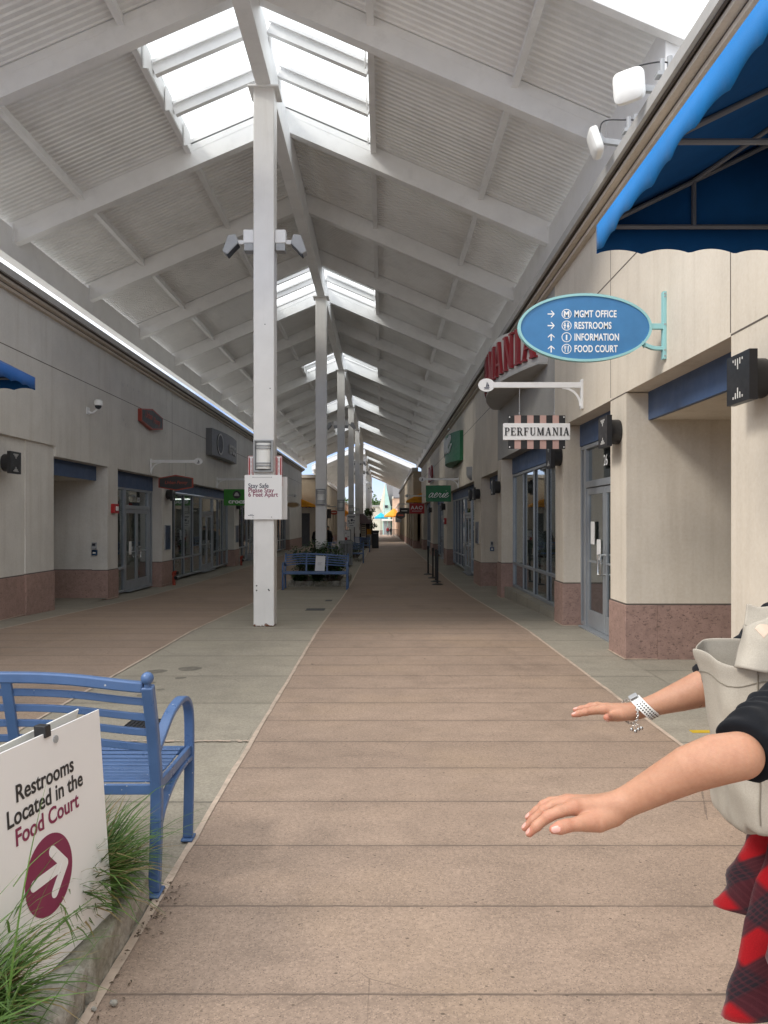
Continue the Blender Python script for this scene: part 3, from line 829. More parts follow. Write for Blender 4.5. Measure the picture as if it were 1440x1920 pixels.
        for k in range(leaves):
            a = ya+w+k*lw+.006; b = ya+w+(k+1)*lw-.006; st = .085
            D = MB(); s.bx(D, d+.02, d+.07, a, a+st, g+.015, ztr-.01); s.bx(D, d+.02, d+.07, b-st, b, g+.015, ztr-.01)
            s.bx(D, d+.02, d+.07, a+st, b-st, ztr-.11, ztr-.01); s.bx(D, d+.02, d+.07, a+st, b-st, g+.015, g+.27); s.bx(D, d+.025, d+.065, a+st, b-st, g+1.0, g+1.03)
            Dd = D.build('door', M['alum'], s.T, bevel=.004, seg=1)
            p = MB(); s.bx(p, d+.04, d+.047, a+st-.005, b-st+.005, g+.26, ztr-.10); p.build('pane', M['glass'], Dd)
            yh = b-st/2 if k == 0 else a+st/2; sg = -1 if k == 0 else 1
            h = MB(); x0 = s.X(d+.02); x1 = s.X(d-.055); zc = g+handle_z
            h.tube(smoothpath([(x0, yh, zc-.14), (x1, yh, zc-.14), (x1, yh+sg*.015, zc-.12), (x1, yh+sg*.02, zc), (x1, yh+sg*.015, zc+.12), (x1, yh, zc+.14), (x0, yh, zc+.14)], 4), .013, 8)
            h.build('handle', M['steel'], Dd, smooth=True)
        if sill: s.bx(MB(), d-.10, d+.12, ya, yb, g-.01, g+.012).build('threshold', M['alum'], s.T)
        return F
    def alcove(s, y0, y1, zh, g, zb, depth=4.0, h=.33):
        s.bx(MB(), .36, depth, y0-.3, y0, g-.3, zh).build('side_wall', s.wall, s.T); s.bx(MB(), .36, depth, y1, y1+.25, g-.3, zh).build('side_wall', s.wall, s.T)
        b = MB(); s.bx(b, .361, depth, y1-.016, y1+.2, g-.3, zb-.012); b.build('stone_base', s.base, s.T)
        b = MB(); s.bx(b, .36, depth, y1-.004, y1+.1, zb-.012, zb+.008); b.build('base_joint', M['joint'], s.T)
        s.bx(MB(), depth, depth+.2, y0-.3, y1+.25, g-.3, zh).build('back_wall', s.wall, s.T)
        s.bx(MB(), .32, depth, y0, y1, zh-h, zh-h+.15).build('soffit', s.wall, s.T)
        s.header(y0, y1, zh, h)
        f = MB(); f.add([(s.X(-.5 if 0 else 0), y0, g-.006), (s.X(depth), y0, g-.006), (s.X(depth), y1, g-.006), (s.X(0), y1, g-.006)], [(0,1,2,3)]); f.build('alcove_floor', M['side'], s.T)
    def cornice(s, y0, y1, caps=True):
        P = [(0, 5.55), (-.08, 5.55), (-.08, 5.615), (-.17, 5.615), (-.17, 5.675), (-.21, 5.675)]
        C = [(-.20, 5.678), (-.26, 5.678), (-.26, s.ztop), (.30, s.ztop), (.30, 5.678)]
        for nm, poly, mt in (('cornice', P + [(.30, 5.675), (.30, 5.55)], 'cornice'), ('coping', C, 'cap')):
            m = MB(); pts = [(s.X(d), z) for d, z in poly]
            if s.side < 0: pts = pts[::-1]
            n = len(pts); vs = [(x, y0, z) for x, z in pts] + [(x, y1, z) for x, z in pts]
            m.add(vs, [tuple(range(n)), tuple(range(2*n-1, n-1, -1))] + [(i, n+i, n+(i+1)%n, (i+1)%n) for i in range(n)])
            m.build(nm, M[mt], s.T)
        m = MB()
        for d, z in ((-.08, 5.612), (-.17, 5.672), (-.21, 5.6765)): s.bx(m, d-.003, d+.02, y0, y1, z-.012, z+.0015)
        m.build('cornice_reveal', M['joint'], s.T)
    def reveal(s, y0, y1, z, h=.014): s.bx(MB(), -.003, .01, y0, y1, z-h/2, z+h/2).build('wall_joint', M['joint'], s.T)
    def vreveal(s, y, z0, z1): s.bx(MB(), -.0025, .01, y-.006, y+.006, z0, z1).build('wall_joint', M['joint'], s.T)
    def roof(s, y0, y1, depth=14):
        s.bx(MB(), .30, depth, y0, y1, 5.2, 5.4).build('roof', M['cap'], s.T)

# ---- right-hand row
DR = -.25
F = Facade(1, 2.88, 'shop_building', 'long beige stucco shop row along the right side with pink stone base', -3, 57)
F.pier(-3, 6.35, 3.15, 0, .645, 1.7)
F.alcove(6.35, 9.08, 3.15, 0, .645)
F.pier(9.08, 9.71, 3.14, 0, .645)
F.pier(12.23, 12.8, 3.14, -.03, .645)
F.pier(18.6, 19.2, 3.13, -.22, .62)
F.pier(22.45, 24.15, 2.90, -.28, .42)
F.pier(34.3, 36.0, 2.90, -.31, .38)
F.pier(43.6, 46.0, 2.90, -.33, .36)
F.pier(54.0, 57.0, 2.90, -.35, .35)
F.upper(-3, 12.85, 3.15); F.upper(12.85, 19.2, 3.14, wall=M['stucco_grey']); F.upper(19.2, 57, 2.90)
F.cornice(-3, 57); F.roof(-3, 57)
F.reveal(-3, 6.35, 3.16); F.reveal(9.08, 9.71, 3.145); F.reveal(12.23, 12.8, 3.145); F.reveal(-3, 12.8, 4.67); F.reveal(19.25, 57, 4.67)
for y in (6.36, 9.7, 24.2, 36.0, 46.0): F.vreveal(y, 3.18 if y < 20 else 2.95, 5.54)
for y in (3.0, 9.0): F.vreveal(y, .68, 3.1) if y == 3.0 else None
F.header(9.71, 12.23, 3.14); F.room(9.71, 12.23, 2.81, 0, 3.0, False)
F.window(11.98, 12.23, .0, 2.80, []); F.door(9.98, 11.98, 0, 2.80, 2.14)
F.window(9.71, 9.98, .0, 2.80, [])
F.header(12.8, 18.6, 3.13, .37); F.room(12.8, 18.6, 2.76, .03, 5, True, 11)
F.window(12.8, 18.6, .05, 2.75, [13.55, 14.75, 16.05, 17.25], .62)
w = MB(); w.add([(2.95, 12.8, .05), (3.2, 12.8, .05), (3.2, 18.6, .05), (2.95, 18.6, .05), (2.95, 12.8, -.4), (2.95, 18.6, -.4)], [(0,1,2,3), (4,0,3,5)]); w.build('window_plinth', M['side'], F.T)
F.alcove(19.2, 22.45, 2.90, -.25, .42)
F.header(24.15, 34.3, 2.90); F.room(24.15, 34.3, 2.57, -.28, 5, True, 5)
F.window(24.15, 27.4, -.2, 2.56, [25.2, 26.3], .3); F.door(27.4, 29.5, -.29, 2.56, 1.85); F.window(29.5, 34.3, -.2, 2.56, [30.7, 31.9, 33.1], .3)
F.header(36, 43.6, 2.90); F.room(36, 43.6, 2.57, -.3, 5, True, 6)
F.window(36, 39.5, -.2, 2.56, [37.2, 38.3], .3); F.door(39.5, 41.5, -.31, 2.56, 1.85); F.window(41.5, 43.6, -.2, 2.56, [42.5], .3)
F.header(46, 54, 2.90); F.room(46, 54, 2.57, -.3, 5, False, 7)
F.window(46, 54, -.2, 2.56, [47.4, 48.8, 50.2, 51.6, 53], .3)
RB = F
# far end of the right-hand row
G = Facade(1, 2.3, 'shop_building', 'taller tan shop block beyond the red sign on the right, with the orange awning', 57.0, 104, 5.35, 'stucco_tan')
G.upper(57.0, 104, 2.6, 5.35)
G.bx(MB(), -.12, .35, 56.9, 104, 5.35, 5.62).build('coping', M['cap'], G.T)
G.bx(MB(), .3, 9, 57.0, 57.3, -1, 5.35).build('end_wall', G.wall, G.T)
yy = 57.0
while yy < 102:
    G.pier(yy, yy+1.6, 2.6, gz(yy), .42 + gz(yy)*.6, .5)
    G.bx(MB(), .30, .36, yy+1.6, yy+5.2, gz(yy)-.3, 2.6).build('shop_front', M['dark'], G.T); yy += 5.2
P2 = Facade(1, 2.55, 'shop_building', 'sunlit peach shop block at the far right end of the walkway', 104, 150, 5.9, 'peach')
P2.upper(104, 150, 1.9, 4.2); P2.bx(MB(), -.1, .4, 104, 150, 4.2, 4.4).build('coping', M['stucco_pale'], P2.T)
yy = 104
while yy < 149:
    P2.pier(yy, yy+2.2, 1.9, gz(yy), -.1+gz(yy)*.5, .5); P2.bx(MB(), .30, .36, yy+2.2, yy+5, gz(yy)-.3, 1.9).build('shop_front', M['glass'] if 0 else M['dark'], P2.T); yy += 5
P2.bx(MB(), 1.5, 6, 108, 128, 4.4, 6.6).build('tower', P2.wall, P2.T)

# ---- left-hand row
L = Facade(-1, 6.4, 'shop_building', 'long greige stucco shop row along the left side with pink stone base', -3, 61, wall='stucco_left')
L.pier(-3, 13.9, 3.10, -.05, .66, 1.0, .07); L.pier(13.9, 15.08, 3.10, -.13, .67, .9, .045)
L.alcove(15.08, 17.9, 2.90, -.15, .50)
L.pier(17.9, 18.6, 2.90, -.18, .49); L.pier(22.3, 23.4, 2.90, -.22, .45); L.pier(33.2, 34.3, 2.90, -.3, .40); L.pier(43, 44.2, 2.9, -.31, .38); L.pier(53, 61, 2.9, -.33, .37)
L.upper(-3, 15.08, 3.10); L.upper(15.08, 61, 2.90)
L.cornice(-3, 61); L.roof(-3, 61)
L.reveal(-3, 61, 4.62)
for y in (4.0, 23.4, 34.3): L.vreveal(y, 3.12 if y < 15 else 2.92, 5.54)
L.header(18.6, 22.3, 2.90, .40); L.room(18.6, 22.3, 2.5, -.2, 4, True, 2)
L.window(18.6, 19.95, -.2, 2.50, [19.2], .42); L.door(19.95, 22.0, -.2, 2.50, 1.95); L.window(22.0, 22.3, -.2, 2.5, [])
L.header(23.4, 33.2, 2.90, .33); L.room(23.4, 33.2, 2.57, -.25, 5, True, 3)
L.window(23.4, 28.4, -.22, 2.56, [24.7, 25.9, 27.1], .42); L.door(28.4, 30.3, -.25, 2.56, 1.9); L.window(30.3, 33.2, -.22, 2.56, [31.3, 32.2], .42)
L.header(34.3, 43, 2.9); L.room(34.3, 43, 2.57, -.3, 5, True, 4)
L.window(34.3, 38, -.25, 2.56, [35.5, 36.8], .4); L.door(38, 40, -.3, 2.56, 1.9); L.window(40, 43, -.25, 2.56, [41, 42], .4)
L.header(44.2, 53, 2.9); L.room(44.2, 53, 2.57, -.3, 5, False)
L.window(44.2, 53, -.25, 2.56, [45.6, 47, 48.4, 49.8, 51.2, 52.2], .4)
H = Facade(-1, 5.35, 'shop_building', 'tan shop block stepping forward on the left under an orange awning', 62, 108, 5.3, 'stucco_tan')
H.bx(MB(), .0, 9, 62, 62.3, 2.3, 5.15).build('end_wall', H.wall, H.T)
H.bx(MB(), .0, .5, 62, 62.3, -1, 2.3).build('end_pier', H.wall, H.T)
H.bx(MB(), .5, 9, 62.25, 62.4, -1, 2.3).build('shaded_opening', M['dark'], H.T)  # near-black sheet, the deep shade on this front is put into its colour
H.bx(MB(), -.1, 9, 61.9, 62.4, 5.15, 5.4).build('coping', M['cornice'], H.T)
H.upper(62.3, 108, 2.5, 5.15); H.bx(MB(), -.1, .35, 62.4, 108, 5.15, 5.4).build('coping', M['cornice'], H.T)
yy = 62.4
while yy < 106:
    H.pier(yy, yy+1.2, 2.5, gz(yy), .42+gz(yy)*.6, .5)
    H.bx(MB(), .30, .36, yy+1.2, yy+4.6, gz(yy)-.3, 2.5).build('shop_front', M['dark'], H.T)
    w = MB()
    for k in range(1, 4): H.bx(w, .26, .30, yy+1.2+k*.85-.03, yy+1.2+k*.85+.03, gz(yy), 2.4)
    w.build('mullion', M['alum'], H.T)
    yy += 4.6
P3 = Facade(-1, 5.6, 'shop_building', 'sunlit peach shop front far down on the left beyond the columns', 108, 150, 5.4, 'peach')
P3.upper(108, 150, -1.5, 4.3); P3.bx(MB(), -.1, .4, 108, 150, 4.3, 4.5).build('coping', M['stucco_pale'], P3.T)
w = MB()
for k in range(7): P3.bx(w, -.02, .02, 109+k*6, 112.5+k*6, -1.2, 1.6)
w.build('shop_front', M['dark'], P3.T)
# ------------------------------------------------------------------ far plaza
YE = 168
def U(u, v, Y=YE): return at(u, v, Y)
g0 = gz(YE)
T = thing('gabled_building', 'far building with mint gable tower and slate roofs closing the view', 'building', (2, YE, g0))
a, b = U(694, 948), U(740, 1002)
MB().box(U(690,0).x, U(727,0).x, YE, YE+12, g0-1, U(0,949).z).build('cream_wall', M['stucco_pale'], T)
MB().box(U(712,0).x, U(727,0).x, YE-.06, YE, g0-1, U(0,994).z).build('stone_base', M['granite'], T)
MB().box(U(690,0).x-.2, U(718,0).x, YE-.25, YE+.2, U(0,950).z, U(0,947.5).z).build('coping', M['cap'], T)
# tower: pointed gable, left slope's sunlit paleness put into its material, front mint
p = U(722.5, 905, YE-2); l = U(717.5, 958, YE-2); r = U(732.5, 950, YE-2)
m = MB(); m.add([(l.x, YE-2, g0-1), (r.x, YE-2, g0-1), (r.x, YE-2, r.z), (p.x, YE-2, p.z), (l.x, YE-2, l.z),
                 (l.x, YE+4, g0-1), (r.x, YE+4, g0-1), (r.x, YE+4, r.z), (p.x, YE+4, p.z), (l.x, YE+4, l.z)],
                [(0,1,2,3,4), (9,8,7,6,5), (5,0,4,9), (1,6,7,2), (4,3,8,9), (3,2,7,8)])
m.build('tower', M['mint'], T)
q = U(711.5, 950, YE-1.5)
m = MB(); m.add([(q.x, YE-1.6, q.z), (l.x+.3, YE-2.05, l.z-1), (p.x, YE-2.05, p.z+.15), (q.x, YE+4, q.z), (p.x, YE+4, p.z+.15)], [(0,1,2), (0,2,4,3)])
m.build('tower_slope', M['stucco_pale'], T)
MB().box(U(721.5,0).x, U(727,0).x, YE-2.2, YE-2, U(0,952.5).z, U(0,947.5).z).build('wall_lamp', M['alum_dark'], T)
MB().box(U(727,0).x, U(741,0).x, YE-.5, YE+10, g0-1, U(0,949).z).build('mint_wall', M['mint'], T)
for ua, ub in ((719.5, 725), (727.5, 731.5), (735, 739)):
    MB().box(U(ua,0).x, U(ub,0).x, YE-2.1, YE-2.02, g0, U(0,977).z).build('window', M['alum'], T)
MB().box(U(715,0).x, U(748,0).x, YE-3.4, YE-2.2, U(0,976.5).z, U(0,973.5).z).build('door_canopy', M['board'], T)
# slate roofs rising behind on the right
z0, z1 = U(0,949).z, U(0,900).z
m = MB(); m.add([(U(729,0).x, YE+1, z0), (U(741,0).x, YE+1, z0), (U(741,0).x, YE+9, z1), (U(724,0).x, YE+9, z1)], [(0,1,2,3)])
xa, xb = U(736,0).x, U(760,0).x; z2 = U(0,934).z
m.add([(xa, YE-6, z2), (xb, YE-6, z2), (xb, YE+6, z2+7), (xa, YE+6, z2+7), (xa, YE-6, z2-.2), (xb, YE-6, z2-.2)], [(0,1,2,3), (4,5,1,0)])
m.build('roof', M['slate'], T)
MB().box(xa-.12, xa+.12, YE-6.2, YE+6, z2-.3, z2+.2).build('barge_board', M['stucco_pale'], T)
MB().box(U(735.5,0).x, U(752,0).x, YE-5.8, YE+5, g0-1, z2-.2).build('peach_wall', M['peach'], T)
# shade umbrellas / awnings in front
def tent(name, u0, u1, v0, v1, Y, mat, label):
    a = at(u0, v1, Y); b = at(u1, v1, Y); t = at((u0*.35+u1*.65), v0, Y); w = (b.x-a.x)/2
    T = thing(name, label, 'umbrella', ((a.x+b.x)/2, Y, gz(Y)), 'umbrellas on the far plaza')
    c = Vector(((a.x+b.x)/2, Y, t.z)); m = MB(); n = 8; rim = [(c.x+w*math.cos(2*math.pi*k/n), Y+w*math.sin(2*math.pi*k/n), a.z) for k in range(n)]
    m.add([tuple(c)] + rim, [(0, 1+k, 1+(k+1)%n) for k in range(n)])
    m.add(rim + [(x, y, z-.25) for x, y, z in rim], [(k, n+k, n+(k+1)%n, (k+1)%n) for k in range(n)])
    m.build('canopy', mat, T); MB().cyl((c.x, Y, gz(Y)), (c.x, Y, t.z-.05), .05, 8).build('pole', M['alum'], T)
tent('patio_umbrella', 702, 727, 961, 970, 140, M['cyan'], 'bright cyan shade umbrella on the far plaza beside the orange one')
tent('patio_umbrella', 720, 757, 953, 967, 134, M['orange'], 'orange shade umbrella on the far plaza beside the cyan one')
# railing
T = thing('railing', 'low metal railing by the far right shop fronts', 'railing', at(736, 1000, 122), None); Y = 122
m = MB(); a = at(734, 993, Y); b = at(747, 993, Y)
for k in range(8):
    x = a.x + (b.x-a.x)*k/7; m.box(x-.03, x+.03, Y-.03, Y+.03, gz(Y), a.z)
m.build('baluster', M['alum'], T); MB().box(a.x, b.x, Y-.04, Y+.04, a.z, a.z+.06).build('top_rail', M['alum'], T)

# trees beyond
def tree(x, y, h, w, seed, label, z=None, leaf=.5, n=1500, grp='trees beyond the far building'):
    r = random.Random(seed); zb = gz(y) if z is None else z
    T = thing('tree', label, 'tree', (x, y, zb), grp)
    m = MB(); m.tube([(x, y, zb-.5), (x+.1, y, zb+h*.35), (x, y+.1, zb+h*.75)], [.22*h/8, .15*h/8, .05*h/8], 8)
    for k in range(6):
        a = r.random()*6.28; m.tube([(x, y, zb+h*(.3+.06*k)), (x+w*.35*math.cos(a), y+w*.35*math.sin(a), zb+h*(.55+.06*k))], [.07*h/8, .02*h/8], 5)
    m.build('trunk', M['bark'], T)
    c = MB(); lumps = [(x+w*.38*(r.random()*2-1), y+w*.38*(r.random()*2-1), zb+h*(.42+.5*r.random()), w*(.14+.16*r.random())) for _ in range(16)]
    for i in range(n):
        lx, ly, lz, lr = lumps[r.randrange(16)]
        d = Vector((r.gauss(0,1), r.gauss(0,1), r.gauss(0,1))).normalized()*lr*(r.random()**.4)
        p = Vector((lx, ly, lz)) + d; s = leaf*(.5+r.random())
        a = Vector((r.gauss(0,1), r.gauss(0,1), r.gauss(0,.6))).normalized(); b = a.orthogonal().normalized()
        c.add([p-a*s, p+b*s*.45, p+a*s, p-b*s*.45], [(0,1,2,3)])
    c.build('crown', M['tree'], T)
k = 0
for x, y, h, w in ((-4.5, 215, 9.6, 9), (3, 222, 8.8, 11), (-13, 210, 9.2, 9), (-22, 214, 9.6, 12), (-33, 220, 9, 12), (9, 226, 9, 10)):
    tree(x, y, h, w, k, 'leafy green tree beyond the far building, number %s from the left tower' % ORD[k] if 0 else ['leafy tree just left of the far mint gable', 'leafy tree right behind the far mint gable', 'leafy tree seen between the far columns', 'broad leafy tree further left behind the far columns', 'leafy tree at the far left of the tree line', 'leafy tree hidden mostly behind the slate roof'][k]); k += 1

# ------------------------------------------------------------------ sconces
def sconce_proto():
    T = thing('wall_lamp', '', 'wall lamp', (0,0,0))      # local: face towards -x, wall at x = 0
    m = MB(); m.tube([(-.004,0,0), (-.015,0,0), (-.14,0,0)], [.145,.15,.15], 28); m.build('drum', M['blackmetal'], T, smooth=True)
    s = MB().box(-.20, -.14, -.185, .185, -.185, .185)
    for sg in (1, -1):
        for i, (h, o) in enumerate(((.018, .140), (.045, .128), (.08, .110), (.045, .128), (.018, .140))):
            y = (i-2)*.037; z = sg*o
            s.box(-.2025, -.1995, y-.006, y+.006, z-h/2, z+h/2)
    p = s.build('face_plate', M['blackmetal'], T); p.data.materials.append(M['slot'])
    p.data.polygons.foreach_set('material_index', [0]*6+[1]*60)
    return T
SC = sconce_proto(); sc_first = [True]
def sconce(side, xf, y, z, label, k=1.0):
    T = SC if sc_first[0] else copy_tree(SC); sc_first[0] = False
    T.location = (side*xf, y, z); T.rotation_euler = (0, 0, 0 if side > 0 else math.pi); T.scale = (k,k,k)
    tag(T, label, 'wall lamp', 'black square wall lamps on the shop piers')
sconce(1, 2.88, 5.80, 2.70, 'big black square wall lamp on the pier nearest on the right')
sconce(1, 2.88, 9.36, 2.71, 'black square wall lamp right of the perfume shop glass door')
sconce(1, 2.88, 12.42, 2.67, 'black square wall lamp under the hanging striped perfume sign')
sconce(1, 2.88, 18.85, 2.46, 'black square wall lamp on the pier at the left end of the perfume shop windows')
sconce(1, 2.88, 22.75, 2.44, 'black square wall lamp above the grey call box pier on the right')
sconce(1, 2.88, 23.85, 2.44, 'black square wall lamp above the blue poster on the right')
sconce(1, 2.88, 35.2, 2.3, 'small black wall lamp on the pier below the green hanging sign')
sconce(1, 2.88, 44.8, 2.3, 'small black wall lamp just right of the red hanging sign')
sconce(-1, 6.37, 12.95, 2.61, 'black square wall lamp on the nearest left pier')
sconce(-1, 6.4, 22.85, 2.42, 'black square wall lamp left of the green shoe shop windows')
sconce(-1, 6.4, 33.75, 2.32, 'black square wall lamp behind the lime green hanging sign')
def half_dome(x, y, z, label):
    T = MB(); vs = []; n = 13
    for (r, zz) in ((.02, -.24), (.13, -.15), (.17, -.05), (.17, .2)):
        vs += [(x - r*math.sin(math.pi*i/(n-1)), y + r*math.cos(math.pi*i/(n-1)), z+zz) for i in range(n)]
    fs = [(k*n+i, k*n+i+1, (k+1)*n+i+1, (k+1)*n+i) for k in range(3) for i in range(n-1)] + [tuple(3*n+i for i in range(n)), tuple(range(n-1,-1,-1))]
    T.add(vs, fs); o = T.build('wall_sounder', M['greyfix'], smooth=True); tag(o, label, 'speaker')
half_dome(2.878, 24.8, 3.18, 'grey half round sounder on the wall right of the green wall sign')

# ------------------------------------------------------------------ awnings
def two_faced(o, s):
    """darker canvas on the reverse: underside shade put into the colour"""
    o.data.materials.append(M['awning_shade']); o.data.materials.append(M['awning_shade']); s.material_offset = 1
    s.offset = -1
def awning(name, side, xw, xf, ynear, yfar, zlow, zv, zwall, mat, label, bars=True):
    """canvas over a pipe frame; open below, scalloped valance round it"""
    T = thing(name, label, 'awning', (side*xw, (ynear+yfar)/2, zlow))
    n = 40
    def scallop(t, L): return .030*abs(math.sin(math.pi*t*L/.30))**.8
    def skin(P, Q, m, nx, top, bot):
        L = (Vector(Q)-Vector(P)).length; vs = []
        nrm = Vector((0,0,1)).cross(Vector(Q)-Vector(P)).normalized()
        for i in range(nx+1):
            t = i/nx; p = Vector(P).lerp(Vector(Q), t); wv = nrm*.012*math.sin(t*L*7.3)*(1 if 0 < i < nx else 0)
            vs += [(p.x, p.y, top), (p.x+wv.x*.5, p.y+wv.y*.5, (top+bot)/2), (p.x+wv.x, p.y+wv.y, bot+scallop(t, L)-.02)]
        fs = []
        for i in range(nx):
            for j in range(2): fs.append((i*3+j, i*3+j+1, (i+1)*3+j+1, (i+1)*3+j))
        p0, p1, p2 = (Vector(vs[k]) for k in fs[0]) if 0 else (Vector(vs[fs[0][0]]), Vector(vs[fs[0][1]]), Vector(vs[fs[0][2]]))
        outw = Vector(((P[0]+Q[0])/2 - side*(xw+xf)/2, (P[1]+Q[1])/2 - (ynear+yfar)/2, 0))
        if (p1-p0).cross(p2-p0).dot(outw) < 0: fs = [f[::-1] for f in fs]
        m.add(vs, fs)
    v = MB()
    skin((side*xf, ynear, 0), (side*xf, yfar, 0), v, 90, zv, zlow)
    skin((side*xf, yfar, 0), (side*xw, yfar, 0), v, 60, zv, zlow)
    skin((side*xw, ynear, 0), (side*xf, ynear, 0), v, 60, zv, zlow)
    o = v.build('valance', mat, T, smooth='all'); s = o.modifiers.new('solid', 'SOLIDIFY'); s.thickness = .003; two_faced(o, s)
    c = MB(); vs = []
    inset = .0
    for i in range(21):
        t = i/20; y = ynear+(yfar-ynear)*t
        for j in range(7):
            k = j/6; sag = -.02*math.sin(math.pi*k)*abs(math.sin(math.pi*t*4))
            vs.append((side*(xf+(xw-xf)*k), y, zv+(zwall-zv)*k+sag))
    fs = [(i*7+j, i*7+j+1, (i+1)*7+j+1, (i+1)*7+j) for i in range(20) for j in range(6)]
    a_, b_, c_ = (Vector(vs[k]) for k in fs[0][:3])
    if (b_-a_).cross(c_-a_).z < 0: fs = [f[::-1] for f in fs]
    c.add(vs, fs)
    for y in (ynear, yfar):
        t3 = [Vector((side*xf, y, zv)), Vector((side*xw, y, zv)), Vector((side*xw, y, zwall))]
        if (t3[1]-t3[0]).cross(t3[2]-t3[0]).y*(y-(ynear+yfar)/2) < 0: t3 = t3[::-1]
        c.add(t3, [(0,1,2)])
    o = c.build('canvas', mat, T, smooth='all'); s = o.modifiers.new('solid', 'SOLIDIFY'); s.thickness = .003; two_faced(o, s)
    f = MB(); r = .016; e = .03
    k = int(abs(yfar-ynear)/1.3)+1
    for i in range(k+1):
        y = (yfar-e) + (ynear+e-(yfar-e))*i/k; y0_ = y
        f.cyl((side*(xf+.02), y, zv-.02), (side*xw, y, zwall-.04), r, 8)
        f.cyl((side*(xf+.02), y, zv-.02), (side*xw, y, zv-.02), r, 8)
        f.cyl((side*(xf+(xw-xf)*.42), y, zv-.02), (side*(xf+(xw-xf)*.42), y, zv+(zwall-zv)*.42-.03), r, 8)
        if i < k:
            y2 = (yfar-e) + (ynear+e-(yfar-e))*(i+1)/k
            f.cyl((side*(xf+.42*(xw-xf)), y, zv+.42*(zwall-zv)-.03), (side*xw, y2, zwall-.05), r, 8)
    f.cyl((side*(xf+.02), ynear, zv-.02), (side*(xf+.02), yfar, zv-.02), r, 8); f.cyl((side*(xw-.03), ynear, zwall-.05), (side*(xw-.03), yfar, zwall-.05), r, 8)
    if bars: f.build('pipe_frame', M['awnpipe'], T, smooth=True)
    return T
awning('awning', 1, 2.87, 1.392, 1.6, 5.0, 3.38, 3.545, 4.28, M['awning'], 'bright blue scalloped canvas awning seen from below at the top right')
awning('awning', -1, 6.39, 4.92, 7.2, 10.9, 3.50, 3.66, 4.4, M['awning_left'], 'blue canvas awning cut by the left edge of the view')
T = awning('awning', 1, 2.88, 1.75, 56.2, 57.0, 3.0, 3.15, 3.75, M['orange'], 'orange awning over the tan shop corner above the red sign', False)
T = awning('awning', -1, 7.1, 5.2, 60.6, 61.95, 2.75, 2.9, 3.7, M['orange'], 'orange awning under the tan parapet on the left behind the nearest column', False)
T = awning('awning', -1, 5.6, 4.3, 110, 116, 2.4, 2.6, 3.4, M['orange'], 'small orange awning far down on the left between the columns', False)

# ------------------------------------------------------------------ hanging signs on brackets
def bracket(side, xf, y, z, reach, label, hang=None, pl=.34):
    X = lambda d: side*(xf-d)
    T = thing('sign_bracket', label, 'sign bracket', (side*xf, y, z), 'white sign brackets with sailboat discs')
    m = MB(); m.box(X(0), X(.035), y-.035, y+.035, z-pl, z+.08); m.build('mounting_plate', M['white'], T, bevel=.003, seg=1)
    m = MB().box(X(.035), X(reach-.20), y-.022, y+.022, z-.04, z+.04); m.build('arm', M['white'], T, bevel=.004, seg=1)
    br = MB(); br.ribbon([(X(.035+ .26*(1-math.cos(a))), y, z-.30+.26*math.sin(a)) for a in np.linspace(0, math.pi/2, 12)][::1], .02, .03, (0,1,0)); br.build('brace', M['white'], T)
    d = MB(); c = (X(reach-.115), y, z); d.prism(circ(28, .118, .095), (c[0], y-.014, z), XR, ZU, -.0 + .0 or .028)
    D = d.build('disc', M['board'], T)
    s = MB(); cx = c[0]; yy = y-.0155
    s.prism([(-.012, -.028), (.005, .055), (.005, -.028)], (cx, yy-.002, z), XR, ZU, .001); s.prism([(.010, -.028), (.040, -.022), (.012, .045)], (cx, yy-.002, z), XR, ZU, .001)
    s.prism([(-.040, -.034), (.045, -.034), (.028, -.05), (-.026, -.05)], (cx, yy-.002, z), XR, ZU, .001)
    s.prism([(-.04, -.062), (.04, -.062), (.04, -.057), (-.04, -.057)], (cx, yy-.002, z), XR, ZU, .001)
    s.build('sailboat_emblem', M['txtnavy'], D)
    return T
def rods(T, xs, y, z0, z1):
    m = MB()
    for x in xs:
        m.cyl((x, y, z0), (x, y, z1), .004, 6); m.ball((x, y, z0+.03), .014, 8, 6, (.8,.5,1.3)); m.ball((x, y, z0+.07), .010, 8, 6)
    m.build('hanger', M['greyfix'], T)
# --- perfume sign
bracket(1, 2.88, 11.05, 3.58, 1.50, 'white bracket with sailboat disc holding the striped perfume sign')
y = 11.05
T = thing('hanging_sign', 'hanging sign with black and pink stripes behind a white name plank', 'sign', (2.22, y, 3.15), 'hanging signs along the walkway')
xs = np.linspace(1.805, 2.625, 10); k = 0
for nm, par in (('black_stripe', 0), ('pink_stripe', 1)):
    m = MB()
    for i in range(9):
        if i % 2 == par: m.box(xs[i]+.0005, xs[i+1]-.0005, y-.012, y+.012, 2.665, 3.145)
    m.build(nm, M['txtblack' if par == 0 else 'pink'], T)
MB().box(1.735, 2.69, y-.03, y+.03, 2.79, 3.03).build('name_plank', M['board'], T, bevel=.004)
b = MB()
for x in (xs[0]+.02, xs[-1]-.02):
    for z in (2.69, 3.12): b.cyl((x, y-.018, z), (x, y-.012, z), .010, 8)
b.build('bolt', M['txtwhite'], T); rods(T, (1.97, 2.47), y-.0, 3.145, 3.54)
